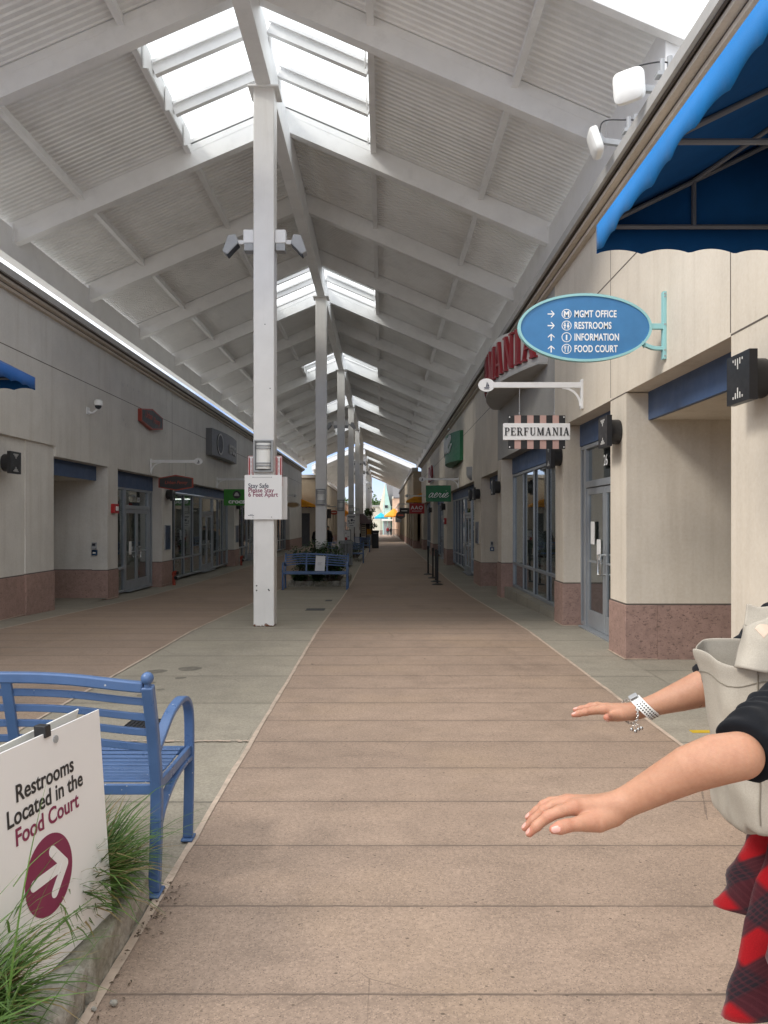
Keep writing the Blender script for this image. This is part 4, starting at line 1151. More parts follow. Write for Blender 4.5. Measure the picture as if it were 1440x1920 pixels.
# serif capitals drawn stroke by stroke
def serif(mb, word, org, xd, yd, size, depth=.008, track=.16):
    TK, TN, SF = .17, .065, .055
    W = dict(P=.62, E=.64, R=.72, F=.60, U=.74, M=.92, A=.76, N=.78, I=.28)
    org = Vector(org); xd = Vector(xd); yd = Vector(yd); n = xd.cross(yd)
    total = sum(W[c] for c in word) + track*(len(word)-1); x = -total/2; cnt = [0]
    def poly(p):
        cnt[0] += 1; mb.prism([(a*size, b*size) for a, b in p], org + n*(depth + .00015*(cnt[0] % 9)), xd, yd, depth)
    def R_(x0, x1, y0, y1): poly([(x0,y0),(x1,y0),(x1,y1),(x0,y1)])
    def stem(c, w=TK, s0=True, s1=True, e=.07):
        R_(c-w/2, c+w/2, 0, 1)
        if s0: R_(c-w/2-e, c+w/2+e, 0, SF)
        if s1: R_(c-w/2-e, c+w/2+e, 1-SF, 1)
    def diag(xa, ya, xb, yb, w): poly([(xa-w/2,ya),(xa+w/2,ya),(xb+w/2,yb),(xb-w/2,yb)] if yb > ya else [(xb-w/2,yb),(xb+w/2,yb),(xa+w/2,ya),(xa-w/2,ya)])
    def arc(cx, cy, rx, ry, a0, a1, tk, tn):
        N = 14; P = []; Q = []
        for i in range(N):
            a = a0+(a1-a0)*i/(N-1); w = tn + (tk-tn)*abs(math.cos(a))
            P.append((cx+rx*math.cos(a), cy+ry*math.sin(a))); Q.append((cx+(rx-w)*math.cos(a), cy+(ry-tn)*math.sin(a)))
        for i in range(N-1): poly([P[i], P[i+1], Q[i+1], Q[i]])
    for ch in word:
        o = x; w = W[ch]
        if ch == 'I': stem(o+w/2)
        if ch in 'PRFE':
            stem(o+.155)
            if ch in 'PR':
                R_(o+.16, o+.38, 1-TN, 1); R_(o+.16, o+.38, .46, .46+TN); arc(o+.36, .73, .26, .27, -math.pi/2, math.pi/2, TK*.9, TN)
                if ch == 'R': diag(o+.40, .48, o+.60, 0, TK); R_(o+.5, o+.74, 0, SF)
            else:
                R_(o+.16, o+w-.02, 1-TN, 1); R_(o+w-.08, o+w-.02, .76, 1); R_(o+.16, o+.44, .48, .48+TN); R_(o+.40, o+.45, .38, .64)
                if ch == 'E': R_(o+.16, o+w, 0, TN); R_(o+w-.06, o+w, 0, .25)
        if ch == 'U':
            c = o+.17; R_(c-TK/2, c+TK/2, .25, 1); R_(c-TK/2-.07, c+TK/2+.07, 1-SF, 1); c2 = o+w-.12; R_(c2-TN/2, c2+TN/2, .25, 1); R_(c2-.1, c2+.1, 1-SF, 1)
            arc((o+.085+c2+TN/2)/2, .27, (c2+TN/2-o-.085)/2, .28, math.pi, 2*math.pi, TK*.8, TN)
        if ch == 'M':
            R_(o+.10, o+.10+TN, 0, 1); R_(o+.0, o+.25, 0, SF); R_(o, o+.2, 1-SF, 1); diag(o+.16, 1, o+.46, .06, TK*.9); diag(o+.46, .0, o+.74, 1, TN)
            stem(o+.78, TK, True, False); R_(o+.74, o+w, 1-SF, 1)
        if ch == 'A':
            diag(o+.10, 0, o+.36, 1, TN); diag(o+.62, 0, o+.38, 1, TK); R_(o+.18, o+.54, .30, .30+TN); R_(o-.0, o+.22, 0, SF); R_(o+.48, o+w, 0, SF)
        if ch == 'N':
            R_(o+.11, o+.11+TN, 0, 1); R_(o+.0, o+.26, 0, SF); R_(o, o+.2, 1-SF, 1); diag(o+.15, 1, o+.62, 0, TK*.95); R_(o+.60, o+.60+TN, 0, 1); R_(o+.5, o+.76, 1-SF, 1)
        x += w + track
    return mb
serif(MB(), 'PERFUMANIA', (2.213, y-.03, 2.855), XR, ZU, .112).build('lettering', M['txtblack'], T)
# --- perfume wall sign
T = thing('wall_sign', 'grey arched wall sign with big red serif letters half hidden by the blue oval', 'sign', (2.88, 16.2, 4.7))
BOW = .46
def wcurve(y): t = (y-16.15)/2.75; return 2.74 - BOW*max(0, 1-t*t)
m = MB(); n = 25; vs = []
for i in range(n):
    t = -1+2*i/(n-1); yy = 16.15+2.75*t; zt = 4.98+.34*(1-t*t); zb = 4.40
    vs += [(wcurve(yy), yy, zb), (wcurve(yy), yy, zt), (2.88, yy, zt), (2.88, yy, zb)]
m.add(vs, [(i*4+j, i*4+(j+1)%4, i*4+4+(j+1)%4, i*4+4+j) for i in range(n-1) for j in range(4)] + [(3,2,1,0), tuple((n-1)*4+j for j in range(4))]); m.build('cabinet', M['signpale'], T, smooth=True)
m = MB(); vs = []
for i in range(n):
    yy = 16.15-2.75+5.5*i/(n-1); vs += [(wcurve(yy)-.03, yy, 4.365), (wcurve(yy)-.03, yy, 4.40), (2.88, yy, 4.40), (2.88, yy, 4.365)]
m.add(vs, [(i*4+j, i*4+(j+1)%4, i*4+4+(j+1)%4, i*4+4+j) for i in range(n-1) for j in range(4)] + [(3,2,1,0), tuple((n-1)*4+j for j in range(4))]); m.build('cabinet_edge', M['cap'], T, smooth=True)
m = serif(MB(), 'PERFUMANIA', (2.735, 16.15, 4.50), (0,-1,0), ZU, .66, .06, .15); m.bend(0, 16.15, 2.75, 2.735, BOW, 1); m.build('lettering', M['redletter'], T)
# --- oval wayfinding sign
Y = 7.82; ox, oz = 2.055, 3.588; a_, b_ = .655, .322
T = thing('oval_sign', 'big blue oval direction sign with teal rim on a teal wall bracket', 'sign', (2.88, Y, 3.6))
MB().prism(circ(72, a_, b_), (ox, Y-.018, oz), XR, ZU, .036).build('panel', M['ovalblue'], T)
e = MB(); n = 72; vs = []
for i in range(n):
    t = 2*math.pi*i/n; c, s = math.cos(t), math.sin(t)
    for (k, dy) in ((-.001, -.03), (.024, -.03), (.024, .03), (-.001, .03)): vs.append((ox+(a_+k)*c, Y+dy, oz+(b_+k)*s))
e.add(vs, [(i*4+j, i*4+(j+1)%4, ((i+1)%n)*4+(j+1)%4, ((i+1)%n)*4+j) for i in range(n) for j in range(4)]); e.build('rim', M['ovaledge'], T, smooth=True)
br = MB(); br.box(2.845, 2.879, Y-.03, Y+.03, 3.27, 3.955); br.box(ox+a_+.02, 2.85, Y-.025, Y+.025, 3.575, 3.63)
br.ribbon(smoothpath([(ox+a_-.06, Y, oz-.17), (2.66, Y, 3.42), (2.75, Y, 3.385), (2.85, Y, 3.38)], 6), .05, .035, (0,1,0)); br.build('bracket', M['ovaledge'], T, bevel=.003, seg=1)
bo = MB()
for z in (3.30, 3.36, 3.62, 3.90, 3.93): bo.cyl((2.862, Y-.036, z), (2.862, Y-.03, z), .009, 8)
bo.build('bolt', M['greyfix'], T)
t = MB(); yf = Y-.018
rows = [('MGMT OFFICE', 0, 'M'), ('RESTROOMS', 0, 'p'), ('INFORMATION', 1, 'i'), ('FOOD COURT', 1, 'f')]
for i, (wd, upw, ic) in enumerate(rows):
    z = oz + .138 - i*.118; z0 = z
    t.text(wd, (1.945, yf, z-.032), XR, ZU, .098, 'LEFT', .002, .66, bold=.022, spacing=1.05)
    pg = MB()
    ic_c = (1.868, yf, z+.0)
    ring_into(pg, ic_c, XR, ZU, .050, .043, .002, 32)
    if ic in 'Mi': pg.text(ic, (ic_c[0], yf, z-.026), XR, ZU, .075, 'CENTER', .0021, 1, bold=.05)
    if ic == 'p':
        for dx, up in ((-.018, 1), (.016, 0)):
            pg.prism(circ(10, .008, .008), (ic_c[0]+dx, yf-.0022, z+.024), XR, ZU, .0012)
            pg.prism([(-.012, -.004), (.012, -.004), (.012, .012), (-.012, .012)] if up else [(-.015, -.012), (.015, -.012), (.006, .014), (-.006, .014)], (ic_c[0]+dx, yf-.0024, z-.0), XR, ZU, .0012)
            for q in (-.004, .004): pg.prism([(q-.003, -.03), (q+.003, -.03), (q+.003, -.005), (q-.003, -.005)], (ic_c[0]+dx, yf-.002, z), XR, ZU, .0012)
    if ic == 'f':
        pg.prism([(-.018, -.03), (-.011, -.03), (-.011, .03), (-.018, .03)], (ic_c[0], yf-.002, z), XR, ZU, .0012)
        for q in (-.024, -.0145, -.005): pg.prism([(q-.002, .002), (q+.002, .002), (q+.002, .032), (q-.002, .032)], (ic_c[0], yf-.0023, z), XR, ZU, .0012)
        pg.prism([(.010, -.03), (.018, -.03), (.022, .032), (.012, .030)], (ic_c[0], yf-.002, z), XR, ZU, .0012)
    ac = Vector((1.712, yf, z)); d = Vector(XR) if not upw else Vector(ZU); s = Vector(ZU) if not upw else Vector((-1,0,0))
    P = lambda a, b: ac + d*a + s*b
    nrm = Vector((0,-1,0)); aw = MB(); pg.build('pictogram', M['txtwhite'], T)
    for k, quad in enumerate(([P(-.036,-.006), P(.030,-.006), P(.030,.006), P(-.036,.006)], [P(.036,0), P(.006,.034), P(-.006,.034), P(.022,0)], [P(.022,0), P(-.006,-.034), P(.006,-.034), P(.036,0)])):
        q = [p + nrm*(.0015+.0004*k) for p in quad]
        n_ = (q[1]-q[0]).cross(q[2]-q[0])
        if n_.dot(nrm) < 0: q = q[::-1]
        aw.add(q, [(0,1,2,3)])
    aw.build('arrow', M['txtwhite'], T)
t.build('lettering', M['txtwhite'], T)

# --- green hanging sign with script, and its wall sign
bracket(1, 2.88, 29.0, 3.22, 1.50, 'white bracket with sailboat disc above the dark green script sign')
y = 29.0
T = thing('hanging_sign', 'dark green hanging sign with white script lettering', 'sign', (2.1, y, 2.98), 'hanging signs along the walkway')
MB().box(1.64, 2.58, y-.03, y+.03, 2.37, 2.985).build('panel', M['green'], T)
def script(mb, strokes, org, xd, yd, size, r, sh=.35, depth=.006):
    org = Vector(org); xd = Vector(xd); yd = Vector(yd); n = xd.cross(yd)
    for st in strokes:
        pts = [org + xd*((p[0]+sh*p[1])*size) + yd*(p[1]*size) + n*.012 for p in st]
        mb.tube(smoothpath(pts, 6), r, 6)
aerie = [[(.42,.42), (.25,.52), (.08,.38), (.05,.12), (.16,.0), (.32,.14), (.44,.5), (.42,.12), (.52,.0), (.66,.1)],
         [(.62,.2), (.82,.30), (.92,.45), (.82,.54), (.68,.4), (.66,.14), (.78,.0), (.96,.06), (1.1,.25)],
         [(1.02,.1), (1.16,.52), (1.20,.42), (1.36,.44), (1.30,.2), (1.36,.02), (1.5,.06), (1.62,.3)],
         [(1.6,.2), (1.72,.5), (1.66,.14), (1.74,.0), (1.88,.12)], [(1.80,.76), (1.80,.80)],
         [(1.88,.2), (2.06,.30), (2.16,.45), (2.06,.54), (1.92,.4), (1.90,.14), (2.02,.0), (2.2,.06), (2.36,.25)]]
m = MB(); script(m, aerie, (1.72, y-.03, 2.53), XR, ZU, .32, .0115, .42); m.build('lettering', M['txtwhite'], T, smooth=True)
rods(T, (1.80, 2.43), y, 2.985, 3.2)
T = thing('wall_sign', 'curved dark green wall sign above the green hanging sign', 'sign', (2.85, 29.4, 4.3))
m = MB(); vs = []; n = 9
for i in range(n):
    t = i/(n-1); yy = 27.4+4.2*t; xx = 2.76 - .34*(1-(2*t-1)**2)
    vs += [(xx, yy, 3.82), (xx, yy, 4.88), (2.88, yy, 3.82), (2.88, yy, 4.88)]
fs = []
for i in range(n-1):
    a = i*4; b = a+4; fs += [(a, a+1, b+1, b), (a+1, a+3, b+3, b+1), (a, b, b+2, a+2)]
fs += [(0,2,3,1), (n*4-4, n*4-3, n*4-1, n*4-2)]
m.add(vs, fs).build('cabinet', M['green'], T, smooth=True)
m = MB(); script(m, aerie, (2.76, 30.95, 4.2), (0,-1,0), ZU, 1.1, .04, .4); m.bend(0, 29.5, 2.1, 2.76, .34, 1); m.build('lettering', M['txtwhite'], T, smooth=True)
# --- red hanging sign
bracket(1, 2.88, 46.3, 3.17, 1.50, 'white bracket with disc above the red hanging sign')
y = 46.3
T = thing('hanging_sign', 'red hanging sign with three white capitals', 'sign', (2.1, y, 2.7), 'hanging signs along the walkway')
MB().box(1.62, 2.53, y-.03, y+.03, 2.10, 2.72).build('panel', M['red'], T)
t = MB(); t.text('AAO', (2.075, y-.03, 2.36), XR, ZU, .30, 'CENTER', .004, 1.05, bold=.01, spacing=1.15); t.box(1.78, 2.37, y-.033, y-.031, 2.245, 2.265); t.build('lettering', M['txtwhite'], T)
T = thing('wall_sign', 'red channel letters with pale edges on the wall left of the green wall sign', 'sign', (2.88, 44, 4.3))
m = MB(); m.text('AAO', (2.80, 44.0, 3.95), (0,-1,0), ZU, 1.15, 'CENTER', .10, 1.25, bold=.03); m.build('lettering', M['redletter'], T)
m = MB(); m.text('AAO', (2.87, 44.0, 3.94), (0,-1,0), ZU, 1.17, 'CENTER', .06, 1.25, bold=.05); m.build('lettering_edge', M['txtwhite'], T)
# --- small far signs on the right
def plain_hanging(x0, x1, y, z0, z1, mat, label, xw, oval=False, band=None):
    T = thing('hanging_sign', label, 'sign', ((x0+x1)/2, y, z1), 'hanging signs along the walkway')
    if oval: MB().prism(circ(24, (x1-x0)/2, (z1-z0)/2), ((x0+x1)/2, y-.03, (z0+z1)/2), XR, ZU, .06).build('panel', mat, T)
    else: MB().box(x0, x1, y-.03, y+.03, z0, z1).build('panel', mat, T)
    if band: MB().box(x0+(x1-x0)*.2, x1-(x1-x0)*.2, y-.035, y-.031, (z0*.55+z1*.45), (z0*.42+z1*.58)).build('band', band, T)
    m = MB().box(min(x0+.1, xw), max(x1-.1, xw), y-.03, y+.03, z1+.28, z1+.36)
    for x in (x0+.2, x1-.2): m.cyl((x, y, z1-.02), (x, y, z1+.3), .008, 6)
    m.build('bracket', M['greyfix'], T)
plain_hanging(1.38, 2.15, 62, 2.25, 2.72, M['charcoal'], 'small black hanging sign beyond the red one on the right', 2.3, band=M['slot'])
plain_hanging(1.30, 2.2, 74, 1.86, 2.6, M['charcoal'], 'dark oval hanging sign far along the right shop fronts', 2.3, True, M['rust_red'])
plain_hanging(1.55, 2.25, 92, 1.55, 2.3, M['greyfix'], 'grey hanging sign far along the right near the plaza', 2.3, band=M['slot'])
# --- left: hexagon signs
def hexa(w, h, c): return [(-w/2, -h*c), (0, -h/2), (w/2, -h*c), (w/2, h*c), (0, h/2), (-w/2, h*c)]
bracket(-1, 6.4, 21.2, 3.28, 1.44, 'white bracket with sailboat disc over the dark hexagon sign')
y = 21.2
T = thing('hanging_sign', 'dark elongated hexagon hanging sign with red border and red script', 'sign', (-5.7, y, 2.85), 'hanging signs along the walkway')
MB().prism(hexa(.95, .44, .30), (-5.69, y-.03, 2.69), XR, ZU, .06).build('border', M['rust_red'], T)
MB().prism(hexa(.89, .37, .30), (-5.69, y-.033, 2.69), XR, ZU, .0025).build('panel', M['charcoal'], T)
t = MB(); t.text('Urban Penny', (-5.69, y-.034, 2.655), XR, ZU, .125, 'CENTER', .003, .95, .35, .01); t.build('lettering', M['rust_red'], T)
rods(T, (-5.88, -5.42), y, 2.87, 3.24)
T = thing('wall_sign', 'dark hexagon wall sign with red border high on the left wall', 'sign', (-6.38, 21.1, 4.4))
MB().prism(hexa(1.95, .58, .28), (-6.30, 21.1, 4.42), YF, ZU, .10).build('border', M['rust_red'], T)
MB().prism(hexa(1.85, .49, .28), (-6.296, 21.1, 4.42), YF, ZU, .003).build('panel', M['charcoal'], T)
t = MB(); t.text('Urban', (-6.296, 20.72, 4.40), YF, ZU, .25, 'CENTER', .004, 1, .35, .01); t.build('lettering', M['rust_red'], T); t = MB(); t.text('Penny', (-6.296, 21.45, 4.33), YF, ZU, .25, 'CENTER', .004, 1, .35, .01); t.build('lettering', M['rust_red'], T)
m = MB()
for yy, z in ((18.95, 4.95), (19.3, 5.0), (19.75, 4.97), (20.2, 5.0), (21.9, 4.96), (22.75, 4.95), (22.8, 4.05), (22.7, 4.2), (19.0, 4.1), (19.15, 4.0), (22.85, 4.86)):
    m.box(-6.397, -6.402, yy, yy+.02, z, z+.07)
tag(m.build('mounting_stub', M['greyfix']), 'leftover fixing stubs of an old sign round the hexagon wall sign', 'fixings')
MB().box(-6.398, -6.402, 18.85, 23.0, 3.98, 5.06).build('wall_patch', stucco('patched_stucco', (.655,.63,.58)), L.T)
# --- left: shoe shop signs
T = thing('wall_sign', 'curved grey wall sign with letters and round emblem beyond the hexagon sign', 'sign', (-6.38, 30.2, 4.5))
m = MB(); vs = []; n = 9
for i in range(n):
    t = i/(n-1); yy = 27.9+4.7*t; xx = -6.18 + .14*(1-(2*t-1)**2)
    vs += [(xx, yy, 4.05), (xx, yy, 5.02), (-6.4, yy, 4.05), (-6.4, yy, 5.02)]
fs = []
for i in range(n-1):
    a = i*4; b = a+4; fs += [(a, b, b+1, a+1), (a+1, b+1, b+3, a+3), (a, a+2, b+2, b)]
fs += [(0,1,3,2), (n*4-4, n*4-2, n*4-1, n*4-3)]
m.add(vs, fs).build('cabinet', M['signgrey'], T, smooth=True)
t = MB(); t.text('crocs', (-6.178, 31.0, 4.32), YF, ZU, .70, 'CENTER', .05, 1.0, bold=.03); t.bend(0, 30.25, 2.35, -6.18, .14, -1); t.build('lettering', M['cap'], T)
t = MB(); t.prism(circ(24, .40, .40), (-6.16, 28.85, 4.52), YF, ZU, .05); t.bend(0, 30.25, 2.35, -6.18, .14, -1); t.build('emblem', M['charcoal'], T)
t = MB(); ring_into(t, (-6.158, 28.85, 4.52), YF, ZU, .40, .34, .004, 24); t.bend(0, 30.25, 2.35, -6.18, .14, -1); t.build('emblem_ring', M['cap'], T)
bracket(-1, 6.4, 29.7, 3.25, 1.45, 'white bracket with disc over the lime green sign')
y = 29.7
T = thing('hanging_sign', 'lime green hanging sign with round black emblem and white letters', 'sign', (-5.6, y, 2.86), 'hanging signs along the walkway')
MB().box(-6.12, -5.15, y-.03, y+.03, 2.24, 2.87).build('panel', M['lime'], T)
t = MB(); t.text('crocs', (-5.62, y-.03, 2.325), XR, ZU, .235, 'CENTER', .004, 1.25, bold=.035); t.build('lettering', M['txtwhite'], T)
t = MB(); t.prism(circ(24, .155, .155), (-5.62, y-.034, 2.66), XR, ZU, .004); t.build('emblem', M['charcoal'], T)
t = MB(); t.prism([(-.10, -.05), (.10, -.05), (.07, .03), (.02, .09), (-.04, .08), (-.08, .02)], (-5.62, y-.037, 2.66), XR, ZU, .002); t.build('emblem_mark', M['cap'], T)
rods(T, (-5.95, -5.35), y, 2.87, 3.22)
bracket(-1, 6.4, 44, 3.1, 1.5, 'white bracket with disc over the tan oval sign on the left')
T = thing('hanging_sign', 'tan oval hanging sign on the left behind the nearest column', 'sign', (-5.6, 44, 2.7), 'hanging signs along the walkway')
MB().prism(circ(28, .42, .17), (-5.15, 43.97, 2.58), XR, ZU, .06).build('panel', paint('tan_oval', (.38,.25,.12), .5), T)
t = MB(); ring_into(t, (-5.15, 43.97, 2.58), XR, ZU, .40, .375, .004, 28, .39); t.build('border', M['slot'], T); rods(T, (-5.4, -5.0), 44, 2.74, 3.06)
plain_hanging(-4.62, -3.95, 68, 2.22, 2.62, M['rust_red'], 'small red oval hanging sign on the left seen between the columns', -5.3, True, M['slot'])
plain_hanging(-5.2, -4.4, 66, 1.9, 2.7, M['charcoal'], 'small black hanging sign left of the red oval one', -5.3)

# ------------------------------------------------------------------ small fittings on the walls
def plaque(name, side, x, y0, y1, z0, z1, mat, label, cat, t=.03, mark=None):
    T = thing(name, label, cat, (side*x, (y0+y1)/2, z0)); MB().box(side*x, side*(x-t), y0, y1, z0, z1).build('frame', M['greyfix'], T, bevel=.003, seg=1)
    m = MB().box(side*(x-t), side*(x-t-.003), y0+.02, y1-.02, z0+.02, z1-.02); m.build('panel', mat, T)
    return T
plaque('poster_case', 1, 2.88, 22.95, 23.6, .95, 1.62, M['poster'], 'dark blue poster case on the right pier beyond the grey call box', 'poster case')
plaque('poster_case', -1, 6.4, 22.58, 23.14, .78, 1.52, M['poster'], 'dark blue poster case on the left pier before the shoe shop windows', 'poster case')
plaque('poster_case', -1, 6.4, 33.5, 34.1, .7, 1.45, M['poster'], 'dark blue poster case on the left pier behind the lime green sign', 'poster case')
def facing(name, x0, x1, y, z0, z1, mat, label, cat, parts=()):
    T = thing(name, label, cat, ((x0+x1)/2, y, z0)); MB().box(x0, x1, y-.05, y, z0, z1).build('box', mat, T, bevel=.006)
    for nm, a, b, c, d, mt in parts: MB().box(a, b, y-.056, y-.0505, c, d).build(nm, mt, T)
a = at(173, 1029, 17.9); b = at(182, 1017, 17.9)
facing('call_box', a.x, b.x, 17.9, a.z, b.z, M['greyfix'], 'small grey call box on the left alcove wall', 'call box', (('speaker_grille', a.x+.02, b.x-.02, a.z+.07, b.z-.02, M['alum_dark']),))
a = at(173, 1041, 17.9); b = at(183, 1031, 17.9)
facing('wall_plate', a.x, b.x, 17.9, a.z, b.z, M['poster'], 'small blue plate under the left call box', 'plate', (('mark', a.x+.03, b.x-.03, a.z+.04, b.z-.05, M['slot']),))
a = at(919.5, 1025, 22.45); b = at(924, 1015, 22.45)
facing('call_box', a.x, b.x, 22.45, a.z, b.z, M['greyfix'], 'small grey call box on the right pier below two black lamps', 'call box', (('speaker_grille', a.x+.015, b.x-.015, a.z+.06, b.z-.02, M['alum_dark']),))
a = at(918.5, 1033, 22.45); b = at(926, 1026, 22.45)
facing('wall_plate', a.x, b.x, 22.45, a.z, b.z, M['navy'], 'small blue plate under the right call box', 'plate', (('mark', a.x+.03, b.x-.03, a.z+.03, b.z-.03, M['slot']),))
T = thing('fire_alarm', 'small red fire alarm strobe on the left pier beside the double doors', 'alarm', (-6.4, 18.3, 1.92))
MB().box(-6.4, -6.31, 18.12, 18.42, 1.82, 2.04).build('body', M['red'], T, bevel=.01); MB().box(-6.31, -6.285, 18.2, 18.34, 1.88, 1.98).build('strobe', M['boxwhite'], T, bevel=.008)
T = thing('fire_alarm', 'small red fire alarm on the right pier below the green hanging sign', 'alarm', (2.88, 34.6, 1.7)); MB().box(2.88, 2.78, 34.5, 34.85, 1.5, 1.78).build('body', M['red'], T, bevel=.01); MB().box(2.78, 2.755, 34.6, 34.75, 1.6, 1.7).build('strobe', M['boxwhite'], T)
T = thing('security_camera', 'white dome security camera on a bracket high on the left wall', 'camera', (-6.4, 16.7, 4.15))
m = MB(); m.tube(smoothpath([(-6.4, 16.7, 4.02), (-6.3, 16.7, 3.98), (-6.2, 16.7, 4.06), (-6.17, 16.7, 4.16)], 5), .022, 8); m.box(-6.4, -6.38, 16.62, 16.78, 3.95, 4.1); m.build('bracket', M['white'], T)
m = MB(); m.tube([(-6.17, 16.7, 4.14), (-6.17, 16.7, 4.24), (-6.17, 16.7, 4.27)], [.10, .095, .05], 16); m.build('housing', M['boxwhite'], T, smooth=True); MB().ball((-6.17, 16.7, 4.13), .07, 14, 8).build('dome', M['alum_dark'], T, smooth=True)
for (x, y, lab) in ((-6.22, 22.95, 'dark red standpipe at the foot of the left pier before the shoe shop'), (-6.22, 33.9, 'dark red standpipe at the foot of the left pier behind the column')):
    g = gz(y); T = thing('standpipe', lab, 'standpipe', (x, y, g)); m = MB(); m.cyl((x, y, g), (x, y, g+.30), .05, 12); m.tube(smoothpath([(x, y, g+.30), (x, y, g+.36), (x+.08, y-.03, g+.38)], 4), .06, 10); m.build('pipe', M['rust_red'], T, smooth=True)
    m = MB(); m.cyl((x+.06, y-.08, g+.24), (x+.1, y-.14, g+.22), .05, 12); m.cyl((x+.02, y+.02, g+.34), (x+.13, y-.02, g+.37), .045, 12); m.build('cap', M['blackmetal'], T)
# white panel antennas on the right parapet
def antenna(x, y, z, yaw, tilt, s, label):
    T = thing('panel_antenna', label, 'antenna', (x, y, z), 'white panel antennas on the right parapet')
    fx = Vector((math.cos(yaw)*math.cos(tilt), math.sin(yaw)*math.cos(tilt), math.sin(tilt))); sx = Vector((-math.sin(yaw), math.cos(yaw), 0)); ux = fx.cross(sx)
    c = Vector((x, y, z)); m = MB(); vs = []; n = 28
    def rr(a, k):
        cx, sy_ = math.cos(a), math.sin(a); e = .42
        return k*abs(cx)**e*(1 if cx > 0 else -1), k*abs(sy_)**e*(1 if sy_ > 0 else -1)
    prof = [(.97, 0), (1.0, .01), (1.0, .045), (.95, .075), (.80, .09), (.4, .098), (.01, .1)]
    for k, d in prof:
        for i in range(n):
            p, q = rr(2*math.pi*i/n, k*s); vs.append(c + sx*p + ux*q + fx*d)
    fs = [(j*n+i, j*n+(i+1)%n, (j+1)*n+(i+1)%n, (j+1)*n+i) for j in range(len(prof)-1) for i in range(n)] + [tuple(range(n-1,-1,-1))]
    m.add(vs, fs).build('radome', M['boxwhite'], T, smooth=True)
    b = MB(); b.obox(c-fx*.02, fx, sx, ux, .02, s*.55, s*.35); b.beam(c-fx*.03, (2.80, y+.02, z-.02), .05, .06); b.cyl((2.80, y, 5.7), (2.80, y, z+.28), .025, 10); b.cyl((2.90, y+.06, 5.7), (2.90, y+.06, z+.34), .03, 10)
    b.box(2.74, 2.88, y-.05, y+.05, z-.10, z-.06).box(2.74, 2.88, y-.05, y+.05, z+.10, z+.14)
    b.build('mount', M['greyfix'], T)
    w = MB(); w.tube(smoothpath([c-fx*.02+ux*.05, c-fx*.12+ux*.20, Vector((2.75, y, z+.25)), Vector((2.95, y+.1, z+.30))], 6), .008, 6); w.build('cable', M['blackmetal'], T)
antenna(2.48, 7.7, 5.97, R(232), R(-12), .155, 'upper white square panel antenna facing the walkway')
antenna(2.46, 8.75, 5.94, R(172), R(-18), .155, 'lower white panel antenna seen from its side with a black cable')
# paper notices and numbers on doors
for (yy, z0, z1, lab) in ((11.55, 1.28, 1.62, 'white paper notice taped high on the perfume shop door'), (11.22, 1.06, 1.36, 'white paper notice taped lower on the perfume shop door')):
    o = MB().box(3.155, 3.158, yy-.10, yy+.10, z0, z1).build('paper_notice', M['paper']); tag(o, lab, 'notice')
t = MB(); t.text('26', (3.165, 10.9, 2.42), (0,-1,0), ZU, .22, 'CENTER', .002, .9); o = t.build('door_number', M['txtwhite'], RB.T)
t = MB(); t.text('820', (-6.665, 21.0, 2.16), YF, ZU, .17, 'CENTER', .002, .9); t.build('door_number', M['txtwhite'], L.T)
o = MB().box(-6.675, -6.672, 20.25, 20.45, .75, 1.1).build('paper_notice', M['paper']); tag(o, 'white paper notice on the left double door', 'notice')
